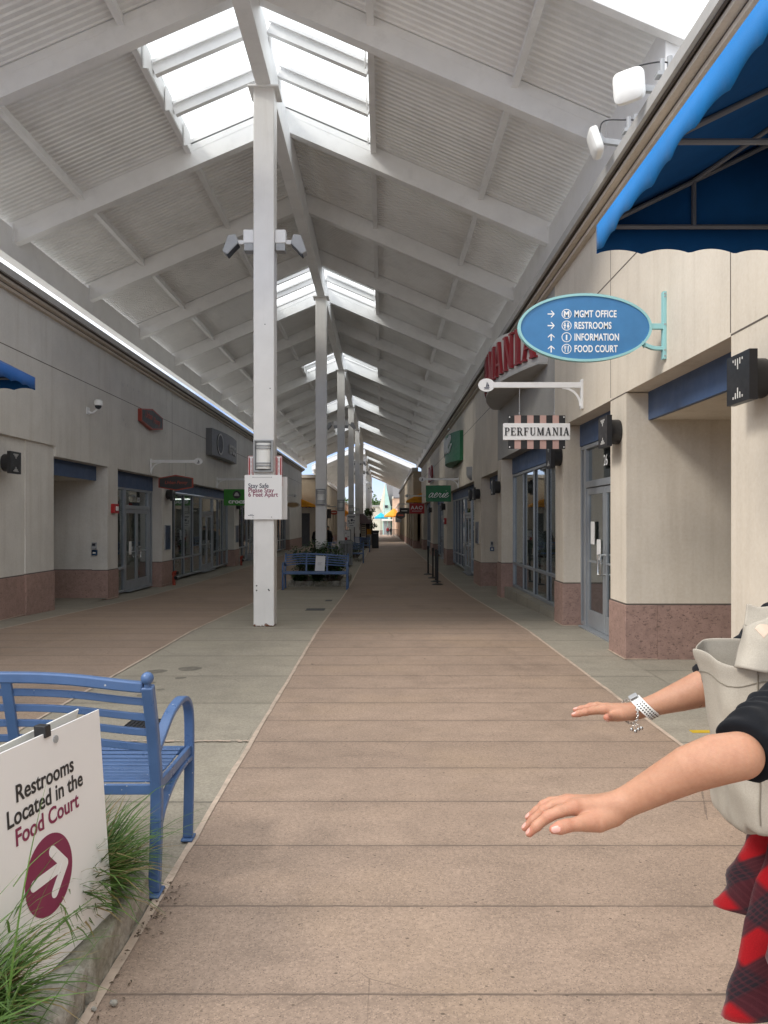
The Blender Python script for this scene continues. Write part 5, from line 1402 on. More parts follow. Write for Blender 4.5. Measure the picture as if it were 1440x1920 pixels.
# ------------------------------------------------------------------ benches
BL = 1.77
def bh(s):
    xs = [0, .08, .18, .30, .45, .65, .85, 1.0]; zs = [0, .030, .052, .062, .055, .034, .010, -.018]
    return float(np.interp(s, xs, zs))
def bench_proto():
    T = thing('bench', '', 'bench', (0,0,0)); m_ = M['bench']
    def S_(x): return (BL/2 - x)/BL
    def back_y(z): return -.005 - .13*max(0, (z-.47))/.46
    xs = np.linspace(-BL/2+.02, BL/2-.02, 31)
    sm = np.convolve(np.pad([bh(S_(x)) for x in xs], 3, mode='edge'), np.ones(7)/7, 'valid')
    def rail(z, w, t):
        m = MB(); m.ribbon([(x, back_y(z+h)+.012, z+h) for x, h in zip(xs, sm)], w, t, (0,0,1)); return m
    rail(.905, .044, .042).build('top_rail', m_, T, smooth=True, bevel=.006)
    for k in range(4): rail(.838-.070*k, .030, .020).build('back_slat', m_, T, smooth=True, bevel=.003, seg=1)
    for k in range(2):
        x = BL/2 - BL*(k+1)/3; z1 = .90 + bh((k+1)/3)
        m = MB(); m.ribbon([(x, back_y(z)-.002, z) for z in np.linspace(.44, z1, 8)], .018, .045, (0,1,0)); m.build('back_strut', m_, T, bevel=.004)
    for k in range(10):
        y = .02 + .052*k; z = .478 - .012*math.sin(math.pi*k/9)
        MB().box(-BL/2+.025, BL/2-.025, y, y+.038, z-.010, z).build('seat_slat', m_, T, bevel=.003, seg=1)
    MB().box(-BL/2+.02, BL/2-.02, -.012, .008, .425, .470).build('seat_rail', m_, T, bevel=.004); MB().box(-BL/2+.02, BL/2-.02, .555, .575, .425, .470).build('seat_rail', m_, T, bevel=.004)
    for sx in (1, -1):
        x = sx*BL/2; zt = .925 + (bh(0) if sx > 0 else bh(1)); 
        p = smoothpath([(x, -.03, .012), (x, -.012, .16), (x, .004, .34), (x, .0, .47), (x, -.05, .70), (x, -.125, zt)], 5)
        m = MB(); m.ribbon(p, .042, .050, (0,1,0)); m.box(x-.032, x+.032, -.075, .03, 0, .014); m.build('rear_leg', m_, T, smooth=True, bevel=.007)
        f = MB(); f.cyl((x, -.128, zt-.005), (x, -.130, zt+.014), .014, 10); f.ball((x, -.131, zt+.034), .027, 18, 12); f.build('finial', m_, T, smooth=True)
        a = MB(); a.ribbon(smoothpath([(x, -.03, .615), (x, .06, .66), (x, .20, .722), (x, .36, .748), (x, .47, .735), (x, .545, .68), (x, .57, .60), (x, .572, .50)], 6), .022, .050, (1,0,0)); a.build('armrest', m_, T, smooth=True, bevel=.005) if 0 else None
        a = MB(); path = smoothpath([(x, -.03, .615), (x, .06, .66), (x, .20, .722), (x, .36, .748), (x, .47, .735), (x, .545, .68), (x, .572, .60), (x, .575, .46), (x, .566, .25), (x, .545, .012)], 6)
        a.ribbon(path, .050, .024, (1,0,0)); a.box(x-.03, x+.03, .51, .60, 0, .014); a.build('front_leg', m_, T, smooth=True, bevel=.006)
        s = MB(); s.ribbon([(x, y, .452) for y in np.linspace(0, .57, 6)], .045, .022, (0,0,1)); s.build('side_rail', m_, T, bevel=.004)
        b = MB(); b.ribbon(smoothpath([(x, .0, .26), (x, .10, .345), (x, .28, .405), (x, .47, .418), (x, .57, .41)], 6), .040, .022, (1,0,0)); b.build('brace', m_, T, smooth=True, bevel=.004)
    return T
BP = bench_proto(); bfirst = [True]
def bench(x, y, rz, label):
    T = BP if bfirst[0] else copy_tree(BP); bfirst[0] = False
    T.location = (x, y, gz(y)+.001); T.rotation_euler = (0,0,rz); tag(T, label, 'bench', 'blue slatted metal benches'); return T
bench(-1.875, 3.37, 0, 'blue metal bench in the foreground seen from behind, beside the white restroom sign')
bench(-1.86, 21.75, math.pi, 'blue metal bench with a paper sheet on its back, facing the viewer')
bench(-1.78, 36.2, math.pi, 'blue metal bench behind the shrub planter')
bench(-3.1, 45.5, math.pi/2, 'blue metal bench further back, left of the third column')
bench(-1.7, 49.5, math.pi, 'farthest blue metal bench before the food kiosk')
T = thing('paper_notice', 'white paper sheet hung over the back of the blue bench', 'notice', (-1.72, 21.8, .6))
g = gz(21.75); c = at(600.5, 1056, 21.82); m = MB()
m.add([(c.x-.145, 21.725, c.z-.21), (c.x+.13, 21.720, c.z-.215), (c.x+.15, 21.785, c.z+.20), (c.x-.12, 21.79, c.z+.215), (c.x-.12, 21.90, c.z+.215), (c.x+.15, 21.90, c.z+.2)], [(0,1,2,3), (3,2,5,4)])
o = m.build('sheet', M['paper'], T); s = o.modifiers.new('solid', 'SOLIDIFY'); s.thickness = .002
m = MB()
for k, (w, dx) in enumerate(((.12, -.06), (.10, -.07), (.10, -.06))):
    zz = c.z+.02-.03*k; yy = 21.725+(zz-c.z+.21)/.42*.068-.006
    m.box(c.x+dx, c.x+dx+w, yy-.001, yy, zz-.008, zz)
m.build('print', M['greyfix'], T)

# ------------------------------------------------------------------ planters
def stone(mb, x0, x1, y0, y1, z0, z1, seed, amp=.019):
    """rough split kerb stone"""
    nx, ny, nz = max(2, int((x1-x0)/.03)), max(2, int((y1-y0)/.03)), max(2, int((z1-z0)/.03)); idx = {}; vs = []; fs = []
    cx, cy, cz = (x0+x1)/2, (y0+y1)/2, (z0+z1)/2
    def V(i, j, k):
        if (i,j,k) not in idx:
            p = Vector((x0+(x1-x0)*i/nx, y0+(y1-y0)*j/ny, z0+(z1-z0)*k/nz))
            d = noise.noise_vector(p*9+Vector((seed*7.3,0,0)))*amp + noise.noise_vector(p*26+Vector((seed,3,0)))*amp*.5
            n_edge = (i in (0,nx)) + (j in (0,ny)) + (k in (0,nz))
            if n_edge >= 2: p = p.lerp(Vector((cx,cy,cz)), .04 if n_edge == 2 else .08)
            idx[(i,j,k)] = len(vs); vs.append(p+d)
        return idx[(i,j,k)]
    for i in range(nx):
        for j in range(ny): fs += [(V(i,j,nz),V(i+1,j,nz),V(i+1,j+1,nz),V(i,j+1,nz)), (V(i,j,0),V(i,j+1,0),V(i+1,j+1,0),V(i+1,j,0))]
    for i in range(nx):
        for k in range(nz): fs += [(V(i,0,k),V(i+1,0,k),V(i+1,0,k+1),V(i,0,k+1)), (V(i,ny,k),V(i,ny,k+1),V(i+1,ny,k+1),V(i+1,ny,k))]
    for j in range(ny):
        for k in range(nz): fs += [(V(0,j,k),V(0,j,k+1),V(0,j+1,k+1),V(0,j+1,k)), (V(nx,j,k),V(nx,j+1,k),V(nx,j+1,k+1),V(nx,j,k+1))]
    return mb.add(vs, fs)
def planter(x0, x1, y0, y1, label, h=.14, w=.19, seed=0):
    g = gz((y0+y1)/2); T = thing('planter', label, 'planter', ((x0+x1)/2, (y0+y1)/2, g)); r = random.Random(seed)
    def run(ax):
        out = []; a, b = ax
        while a < b-.05:
            L = min(.42+.35*r.random(), b-a)
            if b-a-L < .18: L = b-a
            out.append((a, a+L)); a += L
        return out
    k = seed*50
    for (a, b) in run((y0, y1)):
        for (p, q) in ((x0, x0+w), (x1-w, x1)):
            k += 1; m = MB(); stone(m, p, q, a+.004, b-.004, g-.06, g+h+.012*(r.random()-.5), k); m.build('kerb_stone', M['kerb'], T, smooth='all')
    for (a, b) in run((x0+w+.004, x1-w-.004)):
        for (p, q) in ((y0, y0+w), (y1-w, y1)):
            k += 1; m = MB(); stone(m, a+.004, b-.004, p, q, g-.06, g+h+.012*(r.random()-.5), k); m.build('kerb_stone', M['kerb'], T, smooth='all')
    n = 26; vs = []; fs = []
    for i in range(n+1):
        for j in range(n+1):
            x = x0+w*.8+(x1-x0-w*1.6)*i/n; y = y0+w*.8+(y1-y0-w*1.6)*j/n
            vs.append((x, y, g+h*.55+.05*noise.noise(Vector((x*3, y*3, seed)))+.04*math.sin(math.pi*i/n)*math.sin(math.pi*j/n)))
    for i in range(n):
        for j in range(n): a = i*(n+1)+j; fs.append((a, a+n+1, a+n+2, a+1))
    MB().add(vs, fs).build('mulch', M['soil'], T, smooth='all')
    return T
planter(-2.76, -.985, -.4, 3.27, 'stone edged planting bed in the left foreground holding grass', .14, .19, 1)
planter(-2.78, -1.05, 22.45, 26.0, 'stone edged planter round the second column behind the bench', .16, .2, 2)
planter(-2.7, -1.0, 37.4, 42.5, 'stone edged planter further back before the poster column', .16, .2, 3)
# ornamental grass in the foreground bed: arching blades in tufts
def blade(mb, base, ang, L, w, lean, curl, seg=5):
    d = Vector((math.cos(ang), math.sin(ang), 0)); s = Vector((-math.sin(ang), math.cos(ang), 0)); p = Vector(base); th = lean; vs = []
    for i in range(seg+1):
        t = i/seg; ww = w*(1-t**1.7)*.5+.0004
        vs += [p - s*ww + Vector((0,0,ww*.35)), p + Vector((0,0,0)), p + s*ww + Vector((0,0,ww*.35))]
        p = p + (d*math.sin(th)+Vector((0,0,1))*math.cos(th))*(L/seg); th += curl/seg
    mb.add(vs, [q for i in range(seg) for q in ((i*3, i*3+1, i*3+4, i*3+3), (i*3+1, i*3+2, i*3+5, i*3+4))])
r = random.Random(21); ga = MB(); gd = MB()
tufts = []
for i in range(26): tufts.append((-1.27+.16*r.random()-.04, 2.80+.36*r.random(), 1.0))      # beyond the sign, by the bench leg
for i in range(16): tufts.append((-1.6+.42*r.random(), 2.6+.55*r.random(), .9))
for i in range(46): tufts.append((-1.95+.80*r.random(), 1.25+1.0*r.random(), 1.0))
for i in range(34): tufts.append((-1.30+.13*r.random(), 1.5+.78*r.random(), .95))
for i in range(40): tufts.append((-2.5+1.2*r.random(), .2+1.2*r.random(), 1.0))
for i in range(22): tufts.append((-2.5+.9*r.random(), 2.0+1.0*r.random(), .9))
for (x, y, k) in tufts:
    for j in range(58):
        a = r.random()*6.283; L = k*(.24+.26*r.random())*(1.0 if r.random() < .93 else 1.35)
        blade(gd if r.random() < .17 else ga, (x+.025*math.cos(a)*r.random(), y+.025*math.sin(a)*r.random(), .09), a, L, .0115+.007*r.random(), .08+.55*r.random(), .7+1.3*r.random())
# a few long stalks standing up in front of the sign
for (x, y, L, ln, a) in ((-1.00, 2.02, .80, .06, 1.3), (-1.03, 1.98, .62, .14, .6), (-1.10, 2.0, .66, .10, 2.2), (-.98, 2.0, .5, .35, .2), (-1.06, 2.05, .55, .3, -.4), (-1.02, 2.1, .45, .5, .5)):
    blade(ga, (x, y, .1), a, L, .009, ln, .35, 9)
    for q in range(4):
        blade(ga, (x+.01*q, y, .1+L*(.25+.15*q)), a+q*1.9, .16, .006, .7, .6)
ga.build('border_grass', M['grass'], None, smooth='all')
bg_ = bpy.data.objects['border_grass']; bg_['kind'] = 'stuff'; bg_['label'] = 'clumps of green border grass in the foreground bed'
o = gd.build('dry_grass', M['grass_dry'], None, smooth='all'); o['kind'] = 'stuff'; o['label'] = 'dry straw blades among the border grass'
# leafy shrubs in the further planters
def shrub(x, y, rad, h, n, seed, label, mat='shrub', leaf=.05):
    r = random.Random(seed); g = gz(y)+.12; T = thing('shrub', label, 'shrub', (x, y, g), 'shrubs in the planters')
    st = MB(); lv = MB()
    for b in range(16):
        a = r.random()*6.28; l = rad*(.5+.5*r.random()); hz = h*(.45+.55*r.random())
        tip = Vector((x+l*math.cos(a), y+l*math.sin(a), g+hz)); base = Vector((x+.05*math.cos(a), y+.05*math.sin(a), g-.05))
        mid = base.lerp(tip, .55) + Vector((0,0,h*.12)); pth = smoothpath([base, mid, tip], 5); st.tube(pth, [.012*(1-.7*i/(len(pth)-1)) for i in range(len(pth))], 5)
        for i in range(n):
            q = pth[r.randrange(3, len(pth))] + Vector((r.gauss(0,1), r.gauss(0,1), r.gauss(0,.7)))*rad*.17
            d = Vector((r.gauss(0,1), r.gauss(0,1), r.gauss(-.1,.5))).normalized(); s = d.cross(Vector((0,0,1))).normalized(); s = (s + Vector((0,0,r.gauss(0,.3)))).normalized(); L = leaf*(1.1+1.0*r.random())
            lv.add([q, q+d*L*.5+s*L*.32, q+d*L, q+d*L*.5-s*L*.32], [(0,1,2,3)])
    st.build('stem', M['bark'], T); lv.build('foliage', M[mat], T)
shrub(-2.35, 22.95, .42, 1.02, 90, 1, 'leafy shrub at the left end of the planter behind the bench')
shrub(-1.55, 23.0, .45, 1.08, 90, 2, 'leafy shrub right of the second column behind the bench')
shrub(-1.95, 22.85, .40, 1.18, 90, 3, 'taller leafy shrub in front of the second column')
shrub(-1.35, 22.8, .36, .85, 80, 4, 'low leafy shrub at the right end of the planter behind the bench')
shrub(-2.45, 22.75, .25, .30, 40, 5, 'low leafy plant under the left end of the bench')
shrub(-1.9, 22.72, .30, .30, 40, 6, 'low dark leafy plant under the middle of the bench')
shrub(-2.0, 24.6, .5, .6, 50, 7, 'leafy shrub behind the second column')
shrub(-1.5, 38.2, .45, .7, 40, 8, 'leafy shrub in the farther planter')
shrub(-2.1, 39, .5, .8, 40, 9, 'bushy shrub in the farther planter beside the poster column')
shrub(-1.3, 41, .45, .8, 40, 10, 'leafy shrub near the food kiosk')
tree(-1.0, 66, 3.6, 1.1, 41, 'slim potted tree with loose leaves behind the black waste bin', None, .10, 520, None)

# ------------------------------------------------------------------ folding restroom sign
th = R(80); D = Vector((math.cos(th), math.sin(th), 0)); Bk = Vector((-math.sin(th), math.cos(th), 0))
Bp = Vector((-1.018, 2.90, .147)); Wd, Hh, ln = .62, .765, .055
up = (Vector((0,0,Hh)) + Bk*ln).normalized(); Nf = D.cross(up)
T = thing('folding_sign', 'white folding board pointing to the restrooms, standing in the grass by the kerb', 'sign', Bp)
o_ = Bp - D*Wd
MB().prism([(0,0), (Wd,0), (Wd,Hh), (0,Hh)], o_, D, up, .006).build('front_board', M['board'], T, bevel=.001, seg=1)
up2 = (Vector((0,0,1)) + Bk*-.33).normalized(); D2 = (D + Bk*.06).normalized()
o2 = Bp - D*(Wd+.0) + up*Hh + Bk*.04 - up2*.80 + D*.02
MB().prism([(0,.02), (Wd-.03,.02), (Wd-.03,.80), (0,.80)], o2, D2, up2, .006).build('rear_board', M['boxwhite'], T, bevel=.001, seg=1)
for s in (.325,):
    c = o_ + D*(s-.035 if s > .3 else s) + up*Hh; m = MB(); m.obox(c + up*.006 + Bk*.014, D, Bk, up, .016, .022, .020); m.build('hinge_clip', M['blackmetal'], T, bevel=.003)
    m = MB(); c2 = o_ + D*(s+.012) + up*(Hh-.034); m.cyl(c2, c2+Nf*.004, .013, 16); m.cyl(c2+Nf*.004, c2+Nf*.005, .004, 8); m.build('rivet', M['greyfix'], T)
t = MB(); sz = .076
t.text('Restrooms', o_+D*.272+up*.594, D, up, sz, 'CENTER', .0008, .95, bold=.016); t.text('Located in the', o_+D*.272+up*.528, D, up, sz, 'CENTER', .0008, .95, bold=.016); t.build('lettering', M['txtblack'], T)
t = MB(); t.text('Food Court', o_+D*.272+up*.462, D, up, sz, 'CENTER', .0008, .95, bold=.016); t.build('lettering', M['txtmaroon'], T)
cc = o_+D*.258+up*.305
MB().prism(circ(56, .129, .129), cc+Nf*.0012, D, up, .001).build('roundel', M['txtmaroon'], T)
t = MB(); k = 0
def bar(a, b, w, t, zz):
    a = Vector(a); b = Vector(b); d = (b-a).normalized(); s = Vector((-d.y, d.x)); n = 8; pts = []
    for c_, a0 in ((b, -math.pi/2), (a, math.pi/2)):
        for i in range(n+1):
            q = a0 + math.pi*i/n; v = d*math.cos(q) + s*math.sin(q); pts.append((c_ + v*w/2))
    t.prism([(p.x, p.y) for p in pts], cc + Nf*(.002+zz), D, up, .0008)
bar((-.085, 0), (.075, 0), .036, t, 0); bar((.02, .068), (.085, .0), .036, t, .0003); bar((.02, -.068), (.085, 0), .036, t, .0006)
t.build('arrow', M['board'], T)

# ------------------------------------------------------------------ stanchions, grates, pebbles
for k, (x, y, lab) in enumerate(((1.655, 23.15, 'black barrier post nearest the viewer in the row on the right'), (1.70, 24.45, 'black barrier post second in the row on the right'), (1.71, 26.05, 'black barrier post third in the row on the right'), (1.66, 27.9, 'black barrier post farthest in the row on the right'))):
    if k == 0:
        SP = thing('barrier_post', lab, 'barrier post', (0,0,0)); m = MB(); m.tube([(0,0,0), (0,0,.012), (0,0,.03), (0,0,.05)], [.17,.17,.13,.035], 28); m.build('base', M['blackmetal'], SP, smooth=True)
        MB().tube([(0,0,.04), (0,0,.90)], .032, 16).build('pole', M['blackmetal'], SP, smooth=True); m = MB(); m.tube([(0,0,.90), (0,0,.905), (0,0,1.02), (0,0,1.035)], [.033,.04,.04,.028], 16); m.build('belt_cassette', M['blackmetal'], SP, smooth=True); q = SP
    else: q = copy_tree(SP)
    q.location = (x, y, gz(y)); tag(q, lab, 'barrier post', 'black barrier posts in a row')
def grate(x0, x1, y0, y1, lab):
    g = gz((y0+y1)/2)-.007; T = thing('drain_grate', lab, 'drain', ((x0+x1)/2, (y0+y1)/2, g)); m = MB()
    MB().box(x0, x1, y0, y1, g+.001, g+.003).build('pit', M['alum_dark'], T)
    w = .018; m.box(x0, x1, y0, y0+w, g+.003, g+.008).box(x0, x1, y1-w, y1, g+.003, g+.008)
    n = int((x1-x0)/.035)
    for i in range(n+1): x = x0+(x1-x0-.014)*i/n; m.box(x, x+.014, y0+w, y1-w, g+.003, g+.0078)
    m.build('grille', M['blackmetal'], T)
grate(-2.05, -1.73, 5.95, 6.32, 'dark drain grate in the paving behind the foreground bench')
grate(-1.50, -1.13, 14.9, 15.25, 'dark drain grate between the nearest column and the far bench')
grate(-1.30, -1.15, 17.4, 17.65, 'small dark drain just before the far bench')
m = MB()
for (x, y, rr) in ((-2.45, 8.35, .11), (-2.13, 8.5, .13), (-2.35, 7.75, .06), (-2.37, 7.4, .045), (-2.25, 7.2, .05), (-2.1, 8.0, .06), (-2.15, 7.45, .04)):
    m.add([(x+rr*math.cos(a)*(1+.1*math.sin(3*a)), y+rr*math.sin(a), gz(y)-.0058) for a in np.linspace(0, 6.283, 17)[:-1]], [tuple(range(16))])
kind(m.build('paving_stain', paint('paving_stain', (.20,.18,.145), .8, .3, 12)), 'structure')
for i, (x, y, s, lab) in enumerate(((-.90, 2.575, .013, 'small grey pebble beside the planter kerb'), (-.955, 2.545, .010, 'tiny grey pebble touching the planter kerb'))):
    m = MB(); m.ball((x, y, s*.7), s, 9, 6, (1.1,.8,.8)); m.v = [tuple(Vector(p)+noise.noise_vector(Vector(p)*120)*s*.25) for p in m.v]; o = m.build('pebble', M['kerb'], smooth='all'); tag(o, lab, 'pebble')
r = random.Random(4); m = MB()
for i in range(90):
    y = 3.0+.45*r.random() if i < 60 else 2.4+1.0*r.random(); x = -.965+.10*r.random()**2; s = .004+.010*r.random(); a = r.random()*6.28; z = .0+.002*r.random()
    d = Vector((math.cos(a), math.sin(a), 0)); p = Vector((x, y, z+.001)); q = Vector((-d.y, d.x, 0))
    m.add([p-d*s, p-q*s*.35+Vector((0,0,.003)), p+d*s, p+q*s*.35+Vector((0,0,.004*r.random()))], [(0,1,2,3)])
o = m.build('leaf_litter', M['bark']); o['kind'] = 'stuff'; o['label'] = 'bits of dry leaf litter along the kerb'
m = MB(); p = at(1309, 1365, 5.95); m.box(p.x-.05, p.x+.20, 5.93, 6.0, -.0095, -.006); kind(m.build('floor_tape', paint('yellow_tape', (.62,.42,.02), .6)), 'structure')

# ------------------------------------------------------------------ food kiosk, bin and signs in the middle distance
Y = 58.0; g = gz(Y)
def PX(u, y=Y): return at(u, 0, y).x
def PZ(v, y=Y): return at(0, v, y).z
T = thing('food_kiosk', 'dark brown food kiosk with sloping roof in the middle of the walkway', 'kiosk', (-1.6, Y, g))
x0, x1 = PX(656), PX(693)
brown = paint('dark_brown_panel', (.045,.028,.026), .6, .3, 5)
MB().box(x0, x1, Y, Y+3, g, PZ(981)).build('body', brown, T)
m = MB(); m.add([(x0-.3, Y-.6, PZ(982)), (PX(697), Y-.6, PZ(982)), (PX(697), Y+3.6, PZ(982)), (x0-.3, Y+3.6, PZ(982)), (x0+.2, Y+.9, PZ(963)), (PX(681), Y+.9, PZ(963)), (PX(681), Y+2.1, PZ(963)), (x0+.2, Y+2.1, PZ(963))], [(3,2,1,0), (4,5,6,7), (0,1,5,4), (1,2,6,5), (2,3,7,6), (3,0,4,7)])
m.build('roof', paint('maroon_roof', (.05,.022,.024), .7, .3, 4), T)
for (ua, ub, va, vb, mt) in ((665, 676, 983, 1000, 'boxwhite'), (677.5, 686, 981, 1008, 'cornice'), (660, 664, 989, 999, 'rust_red'), (688, 696, 992, 1004, 'orange')):
    MB().box(PX(ua), PX(ub), Y-.04, Y-.005, PZ(vb), PZ(va)).build('menu_panel', M[mt], T)
m = MB()
for (ua, va, ub, vb, ) in ((667, 986, 670, 990), (671, 988, 675, 994), (667, 994, 672, 998)): m.box(PX(ua), PX(ub), Y-.05, Y-.041, PZ(vb), PZ(va))
m.build('menu_picture', M['rust_red'], T)
m = MB()
for k in range(6): m.box(PX(678.4), PX(685), Y-.046, Y-.041, PZ(984+k*4), PZ(982.6+k*4))
m.build('menu_lines', M['charcoal'], T)
m = MB()
for k in range(7): x = PX(689+k*1.3); m.box(x, x+.02, Y-.5, Y-.48, g, PZ(1002))
m.box(PX(689), PX(697), Y-.51, Y-.47, PZ(1003), PZ(1002)); m.build('railing', M['greyfix'], T)
Y2 = 57.0; T = thing('waste_bin', 'black waste bin standing beside the food kiosk', 'waste bin', (PX(703, Y2), Y2, gz(Y2))); xa, xb = PX(697.5, Y2), PX(710, Y2)
MB().box(xa, xb, Y2, Y2+.5, gz(Y2), PZ(999, Y2)).build('body', M['blackmetal'], T, bevel=.03); MB().box(xa-.03, xb+.03, Y2-.03, Y2+.53, PZ(999, Y2), PZ(994.5, Y2)).build('lid', M['charcoal'], T, bevel=.03); MB().box(xa+.1, xb-.1, Y2-.035, Y2-.0, PZ(1001, Y2), PZ(999.3, Y2)).build('slot', M['greyfix'], T)
yc = CY[3]
T = thing('notice_board', 'white poster with dark emblem strapped to a column by the kiosk', 'notice', (CX, yc-.2, 1.3)); a = at(650, 988, yc-.2); b = at(668, 965, yc-.2)
MB().box(a.x, b.x, yc-.22, yc-.2, a.z, b.z).build('board', M['board'], T)
m = MB(); cx_, w_ = (a.x+b.x)/2, b.x-a.x; h_ = b.z-a.z
m.box(cx_-w_*.36, cx_+w_*.36, yc-.223, yc-.2205, a.z+h_*.82, a.z+h_*.88).box(cx_-w_*.3, cx_+w_*.3, yc-.223, yc-.2205, a.z+h_*.74, a.z+h_*.78)
m.prism(circ(14, .07, .08), (cx_+.02, yc-.2225, a.z+h_*.55), XR, ZU, .002)
for dx, dz in ((-.16, .48), (.15, .50), (-.12, .32), (.12, .34), (0, .30)): m.prism(circ(10, .06, .03), (cx_+dx, yc-.2225, a.z+h_*dz), XR, ZU, .0015)
m.box(cx_-w_*.2, cx_+w_*.2, yc-.223, yc-.2205, a.z+h_*.1, a.z+h_*.14); m.build('print', M['txtnavy'], T)
Y3 = 33.2; T = thing('wire_bin', 'grey slatted litter bin right of the third column', 'litter bin', (PX(648, Y3), Y3, gz(Y3))); xa, xb = PX(636, Y3), PX(660.5, Y3); zt = PZ(1014, Y3); cx_ = (xa+xb)/2; rr = (xb-xa)/2; m = MB()
for k in range(28):
    q = 2*math.pi*k/28; x, y = cx_+rr*math.cos(q), Y3+rr*math.sin(q); m.box(x-.012, x+.012, y-.012, y+.012, gz(Y3)+.05, zt)
m.build('slats', M['greyfix'], T); m = MB()
for z in (gz(Y3)+.06, zt-.02): ring_into(m, (cx_, Y3, z), XR, YF, rr+.02, rr-.03, .03, 28)
m.build('hoop', M['greyfix'], T); MB().tube([(cx_, Y3, gz(Y3)+.04), (cx_, Y3, zt-.12)], rr-.05, 20).build('liner', M['charcoal'], T)
Y4 = 44; T = thing('advert_panel', 'white advert panel with red spot in a dark frame between two columns', 'sign', (PX(651, Y4), Y4, gz(Y4)))
MB().box(PX(645.5, Y4), PX(658, Y4), Y4, Y4+.12, gz(Y4), PZ(993, Y4)).build('frame', M['blackmetal'], T); MB().box(PX(646.3, Y4), PX(657, Y4), Y4-.02, Y4-.002, PZ(1012, Y4), PZ(994.5, Y4)).build('panel', M['board'], T)
m = MB(); m.prism(circ(14, .09, .09), (PX(648.5, Y4), Y4-.022, PZ(1010, Y4)), XR, ZU, .002); m.build('spot', M['red'], T)
m = MB(); m.box(PX(647, Y4), PX(650, Y4), Y4-.024, Y4-.021, PZ(1000, Y4), PZ(999, Y4)).box(PX(651, Y4), PX(655, Y4), Y4-.024, Y4-.021, PZ(1007, Y4), PZ(1006, Y4)); m.build('print', M['txtnavy'], T)
# ------------------------------------------------------------------ people
def surface_nets(fn, lo, hi, h):
    """mesh the zero level of a distance field"""
    lo = np.array(lo, float); hi = np.array(hi, float); n = np.ceil((hi-lo)/h).astype(int)+1
    ax = [lo[i]+h*np.arange(n[i]) for i in range(3)]
    val = np.empty(tuple(n), np.float32)
    for i in range(n[0]):
        yy, zz = np.meshgrid(ax[1], ax[2], indexing='ij')
        P = np.stack([np.full(yy.shape, ax[0][i]), yy, zz], -1).reshape(-1, 3)
        val[i] = fn(P).reshape(yy.shape)
    s = val < 0
    C = [(a,b,c) for a in (0,1) for b in (0,1) for c in (0,1)]
    sl = lambda A, o: A[o[0]:A.shape[0]-1+o[0], o[1]:A.shape[1]-1+o[1], o[2]:A.shape[2]-1+o[2]]
    cs = sum(sl(s, o).astype(np.int8) for o in C); act = (cs > 0) & (cs < 8)
    acc = np.zeros(act.shape+(3,), np.float32); cnt = np.zeros(act.shape, np.float32)
    for a in C:
        for d in range(3):
            if a[d] == 1: continue
            b = list(a); b[d] = 1; va, vb = sl(val, a), sl(val, tuple(b)); x = (va < 0) != (vb < 0)
            t = np.where(x, va/np.where(x, va-vb, 1), 0)
            for k in range(3): acc[..., k] += np.where(x, a[k] + (t if k == d else 0), 0)
            cnt += x
    idx = -np.ones(act.shape, np.int64); w = np.argwhere(act); idx[act] = np.arange(len(w))
    V = lo + h*(w + acc[act]/cnt[act][:, None])
    F = []
    for d in range(3):
        e, f = [(1,2),(2,0),(0,1)][d]
        A = np.take(s, np.arange(s.shape[d]-1), d); B = np.take(s, np.arange(1, s.shape[d]), d); x = A != B
        q = np.argwhere(x); q = q[(q[:, e] > 0) & (q[:, f] > 0) & (q[:, e] < act.shape[e]) & (q[:, f] < act.shape[f])]
        def g(de, df):
            r = q.copy(); r[:, e] -= de; r[:, f] -= df; return idx[r[:,0], r[:,1], r[:,2]]
        quad = np.stack([g(1,1), g(0,1), g(0,0), g(1,0)], 1); flip = ~A[q[:,0], q[:,1], q[:,2]]
        quad[flip] = quad[flip][:, ::-1]; F.append(quad)
    F = np.concatenate(F); F = F[(F >= 0).all(1)]
    return V, F
def cap(P, a, b, ra, rb):
    a = np.array(a, float); b = np.array(b, float); ab = b-a; L = max(1e-9, ab@ab)
    t = np.clip(((P-a)@ab)/L, 0, 1); return np.linalg.norm(P-a-t[:,None]*ab, axis=1) - (ra+(rb-ra)*t)
def ell(P, c, r):
    q = (P-np.array(c))/np.array(r); k = np.linalg.norm(q, axis=1); return (k-1)*min(r)
def smin(ds, k):
    d = np.stack(ds, 0); m = d.min(0); return m - k*np.log(np.exp(-(d-m)/k).sum(0))
def chain(P, pts, k=None):
    ds = [cap(P, p[0], q[0], p[1], q[1]) for p, q in zip(pts, pts[1:])]
    return smin(ds, k) if k else np.min(ds, 0)
def J(u, v, Y, r): return (tuple(at(u, v, Y)), r*Y/FPX)
# near arm
N_arm = [J(1386, 1417, 1.33, 44), J(1345, 1424, 1.34, 46), J(1295, 1441, 1.36, 42.5), J(1240, 1469, 1.38, 35), J(1195, 1493, 1.40, 29.5), J(1160, 1511, 1.415, 25)]
N_palm = [[J(1166, 1507, 1.405, 21), J(1120, 1512, 1.41, 18), J(1077, 1513, 1.41, 14.5)], [J(1164, 1507, 1.42, 21), J(1110, 1508, 1.43, 17), J(1066, 1505, 1.43, 14)],
          [J(1164, 1508, 1.435, 20), J(1110, 1507, 1.448, 16), J(1064, 1503, 1.447, 13)], [J(1162, 1512, 1.445, 19), J(1110, 1511, 1.462, 14), J(1072, 1506, 1.463, 12)],
          [J(1150, 1528, 1.405, 20), J(1122, 1540, 1.392, 20), J(1098, 1543, 1.385, 15)], [J(1140, 1528, 1.42, 22), J(1100, 1524, 1.42, 15)]]
